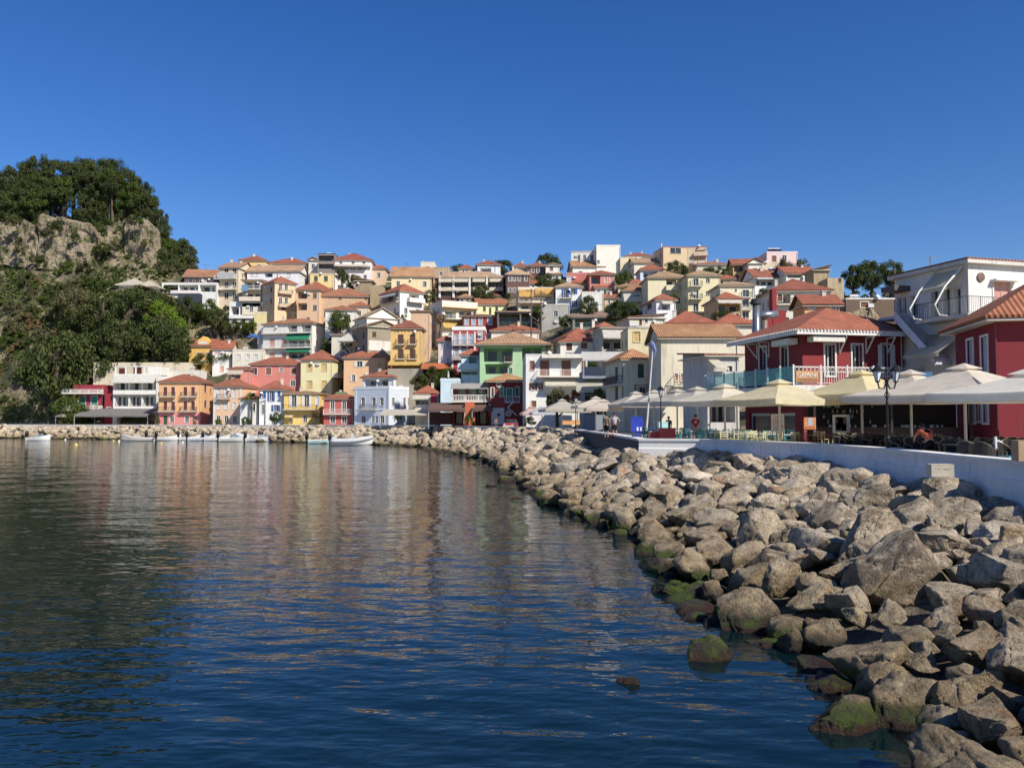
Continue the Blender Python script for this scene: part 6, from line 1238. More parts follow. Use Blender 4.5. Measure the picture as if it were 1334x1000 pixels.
an = thing('antenna', P(1213, 385, 57), 0, 'tall television antenna mast on the white corner building', 'antenna'); hz = P(1213, 334, 57).z-P(1213, 385, 57).z; m = MB(); m.tube([(0, 0, 0), (0, 0, hz)], .035, 6); m.build('mast', paint('9a9a9a', .4, .6), an); m = MB(); m.tube([(-.35, 0, hz-.2), (.6, .1, hz-.02)], .02, 4)
for i in range(7): x = -.3+i*.14; m.tube([(x, -.22, hz-.18+i*.027), (x, .22, hz-.18+i*.027)], .012, 4)
m.build('aerial', paint('b5b5b5', .4, .6), an)
# far right red building
h = Hs('corner_house', 'deep red house with a terracotta roof at the right edge of the view', (1298, 1480), 414, 565, '862630', D=40, yaw=-12, roof=('hip', 46, 'b06038'), dep=6.4, side='l', base=2.9, dirt=.25, ov=.7)
h.win([1282.5], [462], 9, 44, 'lb', face='s', rec=.15).win([1264], [465], 8, 42, 'lb', face='s', rec=.15)
for x in (1267, 1284): h.win([x], [535], 7, 30, 'lb', face='s')
h.boxp(1296.8, 414, 1299, 560, .1, 'corner_pipe', paint('7a1c26')); h.win([1275], [537], 7, 22, 'wg', face='s')
h.done()
# covered bar: dark timber front and counter in the shade under the parasols
pb0, pb1 = P(1052, 560, 48), P(1246, 560, 46)
br = thing('bar_building', (pb0.x, pb0.y, 2.9), math.atan2(pb1.y-pb0.y, pb1.x-pb0.x), 'dark timber bar front with shelves and counter in the shade of the parasols', 'bar'); L = (pb1-pb0).length
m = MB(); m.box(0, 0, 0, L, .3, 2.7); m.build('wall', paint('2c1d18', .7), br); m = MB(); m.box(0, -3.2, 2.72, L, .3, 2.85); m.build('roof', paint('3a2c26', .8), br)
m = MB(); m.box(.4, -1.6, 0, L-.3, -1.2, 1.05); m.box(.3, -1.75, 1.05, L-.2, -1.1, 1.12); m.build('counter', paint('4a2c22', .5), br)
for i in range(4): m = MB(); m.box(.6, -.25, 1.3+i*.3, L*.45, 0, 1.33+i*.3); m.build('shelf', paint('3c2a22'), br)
gb = random.Random(4)
for i in range(34): m = MB(); hh_ = gb.uniform(.16, .3); m.lathe([(0, 0), (.04, 0), (.04, hh_*.6), (.015, hh_*.75), (.015, hh_), (0, hh_)], 7, (gb.uniform(.7, L*.45), -.13, 1.33+.3*gb.randrange(4))); m.build('bottle', glass(gb.choice([(.05, .12, .05), (.25, .12, .03), (.3, .3, .3)])), br)
for i in range(26): m = MB(); x = gb.uniform(.8, L-.8); m.lathe([(0, 0), (.05, 0), (.06, .12), (0, .12)], 8, (x, -1.4+gb.uniform(-.15, .15), 1.12)); m.build('glass', paint('d8d6cf', .3), br)
for x in (.05, L*.5, L-.1): m = MB(); m.box(x, -3.1, 0, x+.12, -2.98, 2.72); m.build('post', paint('3a2c26'), br)
# long blue advertising panel between the buildings
sp_ = thing('advertising_sign', P(1190, 497, 50), R(10), 'blue sign panel with a red and white picture behind the parasols', 'sign'); m = MB(); m.box(-1.3, 0, -.4, 1.3, .06, .6); m.build('board', paint('3a6f9e', .4), sp_)
for x, c, s_ in ((.3, 'b5583c', .32), (.75, 'dccfc0', .22), (.1, 'dccfc0', .15)): m = MB(); m.lathe([(0, 0), (s_, 0), (s_*.8, .03), (0, .04)], 12); o = m.build('picture', paint(c), sp_); o.location = (x, -.002, .1); o.rotation_euler = (R(90), 0, 0)
# ---------------------------------------------------------------- parasols
def parasol(x, ya, ye, hw, D, col, label, rot=8, valance=.28, pole='c9c2b2', asp=1.0, group=None, zb=2.9, px=None):
    top = P(x, ya, D); edge = P(x, ye, D); s = hw*D/FP*.74; r = thing('parasol', (top.x, top.y, zb), R(rot), label, 'parasol', group); h0 = edge.z-zb; ht = top.z-zb
    ht = max(ht, h0+.35); N = 4; m = MB(); n = 6
    cs = [(-s, -s*asp), (s, -s*asp), (s, s*asp), (-s, s*asp)]; rc_ = .28
    ring = lambda t: None
    for k in range(4):
        a, b = Vector((*cs[k], 0)), Vector((*cs[(k+1) % 4], 0)); base = len(m.v); rows = 7
        for j in range(rows):
            t = j/(rows-1); q = rc_/s*(1-t)+t
            for i in range(n+1):
                u = i/n; p = a.lerp(b, u)*q; sag = -.10*math.sin(math.pi*t)*s*.35-.05*math.sin(math.pi*u)*t; p.z = lerp(ht, h0, t)+sag; m.v.append(tuple(p))
        for j in range(rows-1):
            for i in range(n): q = base+j*(n+1)+i; m.f.append((q, q+n+1, q+n+2, q+1))
        for i in range(n+1):
            u = i/n; p = a.lerp(b, u)*1.005; z = h0-.05*math.sin(math.pi*u); m.v.append((p.x, p.y, z)); m.v.append((p.x*1.01, p.y*1.01, z-valance-.02*math.sin(u*19)))
        q = base+rows*(n+1)
        for i in range(n): m.f.append((q+2*i, q+2*i+1, q+2*i+3, q+2*i+2))
    ca = m.build('canopy', fabric(col), r, smooth=False)
    m = MB(); m.add([(-.5, -.5, ht+.02), (.5, -.5, ht+.02), (.5, .5, ht+.02), (-.5, .5, ht+.02), (0, 0, ht+.26)], [(0, 1, 4), (1, 2, 4), (2, 3, 4), (3, 0, 4)]); m.build('vent_cap', fabric(col), ca)
    m = MB(); m.tube([(0, 0, 0), (0, 0, ht)], .06, 8); m.build('pole', paint(pole, .5), r)
    for k in range(4): m = MB(); c = cs[k]; m.tube([(0, 0, ht-.03), (c[0]*.98, c[1]*.98, h0-.02)], .022, 4); m.tube([(0, 0, h0-.35), (c[0]*.5, c[1]*.5, (ht+h0)/2-.1)], .02, 4); m.build('rib', paint(pole), r)
    m = MB(); m.box(-.35, -.35, 0, .35, .35, .09); m.lathe([(.1, .09), (.09, .4), (0, .4)], 8); m.build('base', paint('77726a'), r); return r
PG = 'market parasols along the quay'
parasol(1256, 481, 514, 142, 33.5, 'e8dcc6', 'large cream parasol in front of the bright red house wall', 27, px=1)
parasol(1186, 488, 517, 90, 39, 'e2d6c2', 'pinkish cream parasol behind the twin lantern lamp post', 27)
parasol(1342, 488, 511, 118, 28, 'ece7d8', 'pale parasol cut off by the right edge of the view', 27)
parasol(1122, 488, 513, 76, 40, 'ead9a2', 'pale yellow parasol just left of the twin lantern lamp post', 27)
parasol(1015, 500, 520, 80, 41, 'eadcac', 'wide butter yellow parasol above the white poster board', 24)
parasol(944, 505, 522, 66, 48, 'e6dcc0', 'cream parasol above the white handrail', 27)
parasol(908, 508, 522, 56, 54, 'cfc8ba', 'greyish cream parasol above the man in the red shirt', 24)
parasol(882, 510.5, 523, 50, 60, 'cfc8ba', 'greyish parasol right of the single lantern lamp post', 24)
parasol(852, 511.5, 524, 46, 66, 'cdc6b8', 'greyish parasol behind the leaning flagpole', 10)
parasol(828, 513, 526, 40, 72, 'd4cbbd', 'parasol left of the leaning flagpole', 12)
parasol(786, 523, 531, 32, 74, 'ddcdb8', 'low salmon cream parasol over the two standing customers', 0)
parasol(776, 519, 528, 38, 84, 'd9cfbe', 'cream parasol with dotted edge behind the low salmon one', 5)
parasol(732, 522, 533, 36, 92, 'c4beae', 'grey beige parasol over the terrace left of the street lamp', 8)
parasol(752, 524, 534, 28, 96, 'c4beae', 'second grey beige parasol right of the first', 8)
parasol(706, 531, 537, 20, 104, 'ccd0d8', 'small bluish white parasol near the dark red house', 8)
parasol(692, 531, 538, 18, 110, 'd8b8b0', 'small pink parasol beside the bluish white one', 8)
parasol(176, 363, 373, 24, 222, 'd8ccb4', 'beige parasol on the restaurant terrace below the fortress', 0, zb=P(176, 382, 222).z); parasol(195, 366, 374, 20, 224, 'd8ccb4', 'second beige parasol right on the fortress terrace', 0, zb=P(195, 382, 224).z)
parasol(454, 435, 444, 16, 192, 'dcd8cc', 'white garden parasol beside the leafy tree on the slope', 0, zb=P(454, 452, 192).z)
# closed white parasols
for x, yt, yb, D, lab in ((584, 483, 496, 150, 'closed white parasol on the pale blue terrace'), (97, 536, 554, 200, 'closed beige parasol at the left end of the promenade')):
    p = P(x, yb, D); hz = P(x, yt, D).z-p.z; r = thing('closed_parasol', p, 0, lab, 'parasol'); m = MB(); m.lathe([(.05, hz*.3), (.24, hz*.35), (.2, hz*.6), (.05, hz)], 10); m.build('canopy', fabric('dcd8ce'), r); m = MB(); m.tube([(0, 0, 0), (0, 0, hz*.35)], .04, 6); m.build('pole', paint('aaa69c'), r)
# ---------------------------------------------------------------- tables and chairs
def gz(x, D): return (P(x, 545, D).x, D, 2.9)
tcr = taverna_chair('cdc690', 'b09a60', (0, 0, 0), 0, 'cream wooden taverna chair', 'cream taverna chairs along the quay wall')
sp0 = [(936, 48), (941, 46.5), (950, 47), (957, 46), (966, 46.5), (974, 47.5), (980, 46), (988, 45.5), (995, 44.5), (999, 46.5), (1012, 44), (1018, 43.4), (1030, 43), (1036, 43.5), (1072, 46), (1080, 47), (1088, 45), (962, 49), (984, 49), (1008, 48)]
spread(tcr, [(gz(x, D), gch.choice([0, math.pi, math.pi/2, -math.pi/2])+gch.uniform(-.3, .3)) for x, D in sp0], ['cream wooden taverna chair set near the quay wall left of the menu boards'])
tt = taverna_chair('2f8a8c', '3c8f8c', (0, 0, 0), 0, 'teal wooden taverna chair', 'teal chairs under the parasols')
sp1 = [(912+gch.uniform(0, 26), gch.uniform(49, 58)) for _ in range(12)]+[(820+gch.uniform(20, 90), gch.uniform(55, 66)) for _ in range(16)]+[(940+gch.uniform(0, 90), gch.uniform(50, 57)) for _ in range(16)]
spread(tt, [(gz(x, D), gch.uniform(0, 6.28)) for x, D in sp1], ['teal wooden taverna chair in the shade under the quay parasols'])
def table(fc, w2, p, rz, label, group, cloth=None, name='table'):
    r = thing(name, p, rz, label, 'table', group); m = MB(); m.box(-w2, -w2, .7, w2, w2, .74); m.build('table_top', paint(cloth or fc), r)
    for sx_ in (-1, 1):
        for sy in (-1, 1): m = MB(); m.box(sx_*(w2-.06)-.03, sy*(w2-.06)-.03, 0, sx_*(w2-.06)+.03, sy*(w2-.06)+.03, .7); m.build('leg', paint(fc), r)
    m = MB(); m.lathe([(0, 0), (.05, 0), (.04, .16), (0, .16)], 8, (.1, .05, .74)) if False else None
    return r
t1 = table('3f8f8f', .4, (0, 0, 0), 0, 'x', 'small tables under the parasols', 'cfd4d2'); spread(t1, [(gz(x, D), gch.uniform(-.2, .2)) for x, D in ((932, 50), (946, 48.5), (960, 47.5), (972, 49), (986, 47.5), (1004, 46), (1024, 45), (905, 58), (880, 60), (925, 55), (950, 54), (975, 54), (1000, 52))], ['small pale topped table among the teal and cream chairs'])
for i, (x, D, lab) in enumerate(((1048, 43, 'square brown wooden table left of the longer one'), (1067, 42.4, 'brown wooden table at the wall below the orange poster'), (1077, 42, 'brown wooden table at the right end of the row'))): table('96582e', .48, gz(x, D), .1, lab, None, 'a5622f')
bc = taverna_chair('5c4632', '4a3626', (0, 0, 0), 0, 'x', 'dark brown chairs at the brown tables'); spread(bc, [(gz(x, D), a) for x, D, a in ((1053, 42.2, .2), (1060, 43, 3.3), (1041, 44.2, 1.5), (1083, 43.4, -1.6), (1070, 44.4, 0))], ['dark brown wooden chair beside the brown tables'])
table('8a8f94', .35, gz(1098, 40), 0, 'small grey metal table below the photo menu board', None, 'c9ccd0')
def wicker_chair(cush, label, group):
    r = thing('wicker_chair', (0, 0, 0), 0, label, 'chair', group); dk = paint('241d18', .7)
    m = MB(); m.box(-.26, -.26, .3, .26, .26, .4); m.build('seat', dk, r)
    m = MB(); n = 8
    for i in range(n):
        a0, a1 = math.pi*(i/n), math.pi*((i+1)/n); q = [(.3*math.cos(a), .05+.28*math.sin(a)) for a in (a0, a1)]; hb = [.62+.26*math.sin(a) for a in (a0, a1)]
        o_ = [(x*1.12, y*1.12) for x, y in q]; m.add([(*q[0], .36), (*q[1], .36), (*q[1], hb[1]), (*q[0], hb[0]), (*o_[0], .36), (*o_[1], .36), (*o_[1], hb[1]), (*o_[0], hb[0])], [(0, 1, 2, 3), (4, 7, 6, 5), (3, 2, 6, 7)])
    m.build('backrest', dk, r); m = MB(); m.tube([(-.32, -.24, .02), (-.32, -.24, .6), (-.32, .05, .64)]+[(.32*math.cos(a), .05+.3*math.sin(a), .64+.26*math.sin(a)) for a in [math.pi*(1-k/8) for k in range(9)]]+[(.32, -.24, .6), (.32, -.24, .02)], .022, 6); m.build('tube_frame', paint('5f523e', .45, .2), r)
    for x in (-.24, .24): m = MB(); m.tube([(x, .24, 0), (x, .24, .34)], .02, 6); m.build('leg', paint('5f523e', .45, .2), r)
    if cush: m = MB(); m.box(-.23, -.24, .41, .23, .2, .47); m.build('cushion', fabric(cush), r)
    return r
wc = wicker_chair('2aa3c0', 'x', 'cyan cushioned wicker chairs'); spread(wc, [(gz(x, D), a) for x, D, a in ((1190, 30.5, .3), (1206, 31, 2.4), (1236, 28, -.4), (1262, 26, 2.2), (1170, 32.5, .5), (1180, 34, 2), (1225, 30, 1), (1256, 28.5, -2), (1310, 25, .4))], ['dark wicker armchair with a cyan cushion behind the long wall'])
wd = wicker_chair(None, 'x', 'dark wicker chairs'); spread(wd, [(gz(x, D), gch.uniform(0, 6.28)) for x, D in [(1092+gch.uniform(0, 65), gch.uniform(37.5, 42)) for _ in range(20)]+[(1160+gch.uniform(0, 60), gch.uniform(32.5, 37)) for _ in range(14)]+[(1225+gch.uniform(0, 110), gch.uniform(28.5, 33)) for _ in range(20)]], ['dark brown wicker armchair crowded in the shade behind the long wall'])
wm_ = wicker_chair('b5307a', 'dark wicker armchair with a magenta cushion near the cardboard box', None); wm_.location = gz(1284, 25.2); wm_.rotation_euler = (0, 0, 2.0)
dt = table('2a221d', .38, (0, 0, 0), 0, 'x', 'dark tables behind the long wall', '3a302a'); spread(dt, [(gz(x, D), gch.uniform(-.3, .3)) for x, D in ((1120, 40), (1145, 38), (1178, 33), (1218, 29.5), (1250, 27.5), (1290, 27), (1320, 26), (1128, 42), (1240, 32))], ['dark square table among the dark wicker armchairs'])
# poster boards
def board(x0, y0, x1, y1, D, label, frame, panels, rz=0):
    a = P(x0, y0, D); b = P(x1, y1, D); w_ = b.x-a.x; r = thing('menu_board', ((a.x+b.x)/2, D, 2.9), rz, label, 'sign'); z1 = a.z-2.9; z0 = b.z-2.9; m = MB(); m.box(-w_/2, 0, z0, w_/2, .05, z1); m.build('board', paint(frame), r)
    for sx_ in (-1, 1): m = MB(); m.box(sx_*w_*.42-.02, .01, 0, sx_*w_*.42+.02, .04, z0); m.tube([(sx_*w_*.42, .04, z1*.9), (sx_*w_*.42, .5, 0)], .018, 4); m.build('leg', paint('8a8478'), r)
    for (u0, v0, u1, v1, c) in panels: m = MB(); m.box(lerp(-w_/2, w_/2, u0), -.012, lerp(z0, z1, v0), lerp(-w_/2, w_/2, u1), -.002, lerp(z0, z1, v1)); m.build('print', paint(c, .4), r)
    return r
gq = random.Random(3); pk = []
for j in range(9):
    for i in range(5): 
        if gq.random() < .8: pk.append((.12+i*.16, .08+j*.098, .12+i*.16+gq.uniform(.06, .15), .08+j*.098+gq.uniform(.03, .07), gq.choice(['d8708c', 'cf8a9c', 'b58cc0', 'e0a8a0', 'c8506c'])))
board(1004.5, 539, 1022, 562.5, 42.5, 'white poster board covered with pink drawings beside the quay wall', 'e0dcd4', pk, .05)
board(1047.5, 543.5, 1063, 560, 44.5, 'orange poster board with a pale picture behind the brown tables', 'd8853a', [(.32, .35, .72, .95, 'a8b4c4'), (.1, .05, .9, .3, 'c8642a'), (.02, .02, .98, .05, '3a2a22')])
board(1085, 540, 1107.5, 564, 41.5, 'white framed photo menu board with dark picture right of the orange one', 'dfdcd6', [(.14, .1, .8, .88, '3a2f4a'), (.18, .2, .45, .55, 'c8885c'), (.3, .3, .6, .8, 'd8a878'), (.5, .15, .78, .5, '2c2c22'), (.84, .02, .98, .98, '8fa0b8'), (.2, .75, .6, .85, '5a4a9a')])
# handrail, blue cabinet, red boxes, white post, cardboard boxes
hr = thing('handrail', gz(921, 51), R(60), 'short cream handrail beside the man in the red shirt', 'handrail'); m = MB(); m.tube([(-.6, 0, 0), (-.6, 0, .95)], .04, 6); m.tube([(.6, 0, 0), (.6, 0, 1.25)], .04, 6); m.tube([(-.75, 0, .9), (.7, 0, 1.32)], .045, 6); m.tube([(-.6, 0, .5), (.6, 0, .75)], .03, 6); m.build('rail', paint('d8d6c4'), hr)
bl = thing('cabinet', gz(829.5, 50.5), 0, 'bright blue cabinet standing on the white quay wall by the flagpole', 'cabinet'); bl.location.z = 3.2; m = MB(); m.box(-.28, -.25, 0, .24, .25, .5); m.build('lower_box', paint('1f3c86', .4), bl); m = MB(); m.box(-.36, -.3, .5, .3, .3, 1.38); m.box(.3, -.22, .8, .38, .22, 1.2); m.build('cabinet_body', paint('1238b8', .35), bl)
for x in (-.05, .15): m = MB(); m.box(x, -.312, .55, x+.11, -.302, .78); m.build('label', paint('cfd6e0'), bl)
m = MB(); m.box(-.39, -.33, 1.38, .33, .33, 1.43); m.build('lid', paint('1a47c8', .35), bl)
rb = thing('crate', gz(868, 49.5), 0, 'large red plastic box on the quay behind the low white wall', 'crate'); m = MB(); m.box(-.47, -.3, .3, .5, .3, .98); m.build('box_body', paint('c01820', .4), rb); m = MB(); m.box(-.5, -.33, .98, .53, .33, 1.03); m.build('lid', paint('b51620', .4), rb)
rb = thing('crate', gz(853, 50), 0, 'lower red plastic box with a grey lid left of the large one', 'crate'); m = MB(); m.box(-.35, -.3, .2, .38, .3, .8); m.build('box_body', paint('b51820', .4), rb); m = MB(); m.box(-.38, -.33, .8, .41, .33, .85); m.build('lid', paint('a8a49c'), rb)
rb = thing('box', gz(864, 52.5), .1, 'pale turquoise box behind the red plastic box', 'box'); m = MB(); m.box(-.35, -.2, .6, .25, .2, 1.35); m.build('box_body', paint('9fd8d4', .4), rb); m = MB(); m.box(-.37, -.22, 1.35, .27, .22, 1.39); m.build('lid', paint('c8e4e0', .4), rb)
rb = thing('table', gz(846, 51.5), 0, 'blue folding table leaning by the flagpole', 'table'); m = MB(); m.box(-.3, -.3, .95, .35, .3, 1.0); m.build('table_top', paint('2c5a9c'), rb); m = MB(); m.tube([(-.25, 0, 0), (.2, 0, .95)], .02, 4); m.tube([(.25, 0, 0), (-.2, 0, .95)], .02, 4); m.build('leg', paint('c0bdb4'), rb)
wp = thing('water_tap_post', gz(1296, 25), 0, 'thin white post with a cross piece left of the cardboard box', 'post'); m = MB(); m.tube([(0, 0, 0), (0, 0, 1.05)], .045, 8); m.build('post', paint('dcdad4'), wp); m = MB(); m.tube([(-.02, 0, .95), (.2, 0, .88)], .03, 6); m.build('cross_piece', paint('dcdad4'), wp)
def carton(p, rz, w_, d_, h_, label, lines, cc='b8946a'):
    r = thing('cardboard_box', p, rz, label, 'box'); m = MB(); m.box(-w_/2, -d_/2, 0, w_/2, d_/2, h_); m.build('carton', paint(cc, .85), r); m = MB(); m.box(-w_/2-.004, -d_/2-.004, h_, w_/2+.004, -.006, h_+.01); m.box(-w_/2-.004, .006, h_, w_/2+.004, d_/2+.004, h_+.01); m.build('flap', paint(cc, .85), r)
    for (x, z, l) in lines: m = MB(); m.box(x, -d_/2-.004, z, x+l, -d_/2-.001, z+.014); m.build('print', paint('7a5f40'), r)
    return r
carton((13.45, 21.2, 3.41), R(-12), .85, .5, .52, 'brown cardboard box standing on the long quay wall at the right edge', [(-.2, .38, .2), (.08, .38, .12), (-.15, .28, .3), (-.2, .2, .35), (.1, .12, .2), (.1, .3, .2)])
pc_ = P(1225, 620, 23.2); carton((pc_.x, pc_.y, pc_.z), R(-8), .6, .4, .33, 'pale cardboard box lying on the boulders against the wall', [(-.12, .2, .04), (0, .2, .2)], 'c4b8a0')
b_ = bpy.data.objects[-1] if False else None
ob = thing('planter', P(744, 553, 90), 0, 'long orange planter box on the quay near the street lamp', 'planter'); m = MB(); m.box(-.95, -.2, 0, .95, .2, .42); m.build('trough', paint('dc9a48'), ob); m = MB(); m.box(-1, -.22, .42, 1, .22, .47); m.build('rim', paint('d08c40'), ob)
tp = thing('tarpaulin', P(330, 441, 210), 0, 'bright blue tarpaulin heaped beside the hedge trees', 'tarpaulin'); m = MB(); bmq = []
for j in range(5):
    for i in range(9): a = i/8; b = j/4; m.v.append(((a-.5)*3.4, (b-.5)*1.6, 1.3*math.sin(math.pi*a)**.6*math.sin(math.pi*(b*.8+.1))+.12*math.sin(i*2.1+j)))
for j in range(4):
    for i in range(8): q = j*9+i; m.f.append((q, q+1, q+10, q+9))
m.build('sheet', fabric('3a78c8'), tp)
# ---------------------------------------------------------------- street lamps, poles, flag
IRON = paint('1d1f22', .45, .3); LGL = glass((.35, .38, .4))
def lantern(parent, x, z, s=1.0):
    m = MB(); m.lathe([(.07*s, 0), (.17*s, .36*s), (.15*s, .37*s), (.05*s, .02)], 6, (x, 0, z)); m.build('lantern_glass', LGL, parent)
    m = MB(); m.lathe([(.2*s, .36*s), (.21*s, .4*s), (.12*s, .5*s), (.05*s, .55*s), (.02, .66*s), (0, .66*s)], 8, (x, 0, z)); m.lathe([(0, -.06*s), (.08*s, -.02), (.08*s, .02), (0, .03)], 6, (x, 0, z))
    for k in range(6): a = k*math.pi/3; m.tube([(x+.075*s*math.cos(a), .075*s*math.sin(a), z), (x+.175*s*math.cos(a), .175*s*math.sin(a), z+.37*s)], .012, 4)
    m.build('lantern_frame', IRON, parent)
def lamp_post(p, H_, label, twin=False, rz=0):
    r = thing('street_lamp', p, rz, label, 'street lamp'); m = MB(); m.lathe([(.14, 0), (.14, .12), (.08, .2), (.07, .8), (.09, .85), (.05, .95), (.04, H_*.7), (.06, H_*.72), (.037, H_*.74), (.033, H_), (0, H_)], 12); m.build('post', IRON, r)
    if twin:
        m = MB()
        for s in (-1, 1): m.tube([(0, 0, H_-.05), (s*.12, 0, H_-.32), (s*.3, 0, H_-.3), (s*.36, 0, H_-.08)], .03, 6); m.tube([(0, 0, H_-.75), (s*.1, 0, H_-.55), (0, 0, H_-.4)], .018, 5)
        m.lathe([(.06, H_-.1), (.08, H_), (0, H_+.1)], 8); m.build('arms', IRON, r)
        for s in (-1, 1): lantern(r, s*.36, H_-.05, 1.05)
    else: lantern(r, 0, H_, 1.1)
    return r
lamp_post((*gz(1156, 31)[:2], 2.9), 3.05, 'black twin lantern street lamp standing close behind the long wall', True, R(5))
lamp_post((*gz(861, 51.5)[:2], 2.9), 3.0, 'black single lantern street lamp left of the man in the red shirt')
lamp_post((*gz(750, 86)[:2], 2.9), 3.3, 'dark street lamp before the red flowering bush'); lamp_post((*gz(638, 131)[:2], 2.9), 3.6, 'slim street lamp in front of the dark red medallion house')
fp = thing('flagpole', P(842, 562, 52), 0, 'leaning white pole with a rolled blue and white flag at its tip', 'flagpole'); tpz = P(851, 447, 52)-P(842, 562, 52); m = MB(); m.tube([(0, 0, 0), tpz], [.07, .04], 8); m.build('pole', paint('cfccc4', .4), fp); m = MB(); q = Vector(tpz); m.tube([q+Vector((-.15, 0, .1)), q+Vector((-.05, 0, -.05)), q+Vector((.12, 0, -.5)), q+Vector((.02, 0, -.95))], [.1, .16, .12, .03], 7); m.build('flag', fabric('8f9cd0'), fp)
for x, yt, yb, D, lab in ((692, 376, 432, 158, 'left wooden utility pole of the pair in mid slope'), (705, 378, 442, 154, 'right wooden utility pole of the pair in mid slope'), (1020, 335, 360, 200, 'thin utility pole on the skyline left of the dark tree'), (1166, 349, 374, 120, 'greenish pole beside the white corner building'), (345, 520, 553, 178, 'slim pole on the promenade by the white cottage')):
    p = P(x, yb, D); hz = P(x, yt, D).z-p.z; r = thing('utility_pole', p, R(20), lab, 'pole'); m = MB(); m.tube([(0, 0, -3), (0, 0, hz)], [.16, .1], 7); m.build('pole', paint('6a5644', .85), r); m = MB()
    if hz > 3: m.box(-.9, -.05, hz-.5, .9, .05, hz-.38); [m.tube([(u, 0, hz-.38), (u, 0, hz-.22)], .05, 5) for u in (-.8, -.3, .3, .8)]; m.build('crossarm', paint('5a4a3c'), r)
# aerials on skyline roofs
for i, (x, y, D) in enumerate(((528, 346, 225), (530, 343, 226), (645, 336, 233), (909, 331, 218), (915, 333, 218), (930, 338, 214), (945, 336, 214), (1040, 338, 205), (575, 337, 233), (268, 348, 232))):
    p = P(x, y+14, D); hz = P(x, y, D).z-p.z; r = thing('antenna', p, i, 'thin television aerial on a skyline roof', 'antenna', 'roof aerials on the skyline'); m = MB(); m.tube([(0, 0, -1), (0, 0, hz)], .05, 5); m.build('mast', paint('8a8a88', .5, .5), r); m = MB(); m.tube([(-.6, 0, hz-.1), (.6, 0, hz-.1)], .03, 4); [m.tube([(u, -.35, hz-.1), (u, .35, hz-.1)], .025, 4) for u in (-.5, -.25, 0, .25, .5)]; m.build('aerial', paint('9a9a98', .5, .5), r)
# hotel sign lettering
hu, hz = SIGN_HOTEL.loc('f', 529, 432); put_text('I A  I  I   I  A  r', .85, paint('6a5030'), SIGN_HOTEL.root, (hu, -.02, hz), name='sign_lettering')
# wires slung between poles and roofs
for i, (a, b) in enumerate((((692, 379, 158), (705, 381, 154)), ((692, 379, 158), (560, 372, 205)), ((705, 381, 154), (790, 396, 150)), ((1020, 337, 200), (960, 352, 190)), ((1020, 337, 200), (1075, 352, 160)), ((262, 344, 232), (330, 336, 236)), ((692, 384, 158), (640, 420, 160)))):
    pa, pb_ = P(*a), P(*b); m = MB(); m.tube([pa.lerp(pb_, k/8)-Vector((0, 0, 1.2*math.sin(math.pi*k/8))) for k in range(9)], .035, 4); tag(m.build('overhead_wire', paint('2a2a2a')), 'thin dark overhead wire across the hillside roofs', 'wire', 'overhead wires')
# rubble mound
def mound(x0, x1, yt, yb, D, label):
    m = MB(); a = P(x0, yb, D); b = P(x1, yb, D); hgt = P(x0, yt, D).z-a.z; n = 26
    for j in range(n+1):
        for i in range(n+1):
            u, v = i/n, j/n; e = min(1, 3*min(u, 1-u))*min(1, 2.2*min(v+.02, 1-v)); q = Vector((lerp(a.x, b.x, u), D+v*12-3, 0)); q.z = a.z-1.5+(hgt+1.5)*e*(.75+.5*noise.fractal(q*.35, 1, 2, 4)); m.v.append(tuple(q))
    for j in range(n):
        for i in range(n): q = j*(n+1)+i; m.f.append((q, q+1, q+n+2, q+n+1))
    o = m.build('rubble_mound', stone((.33, .25, .15), (.48, .39, .26), 1.6, .9), smooth=False); return tag(o, label, 'rubble')
mound(1085, 1176, 399, 425, 92, 'pale yellow rubble mound behind the red restaurant roof')
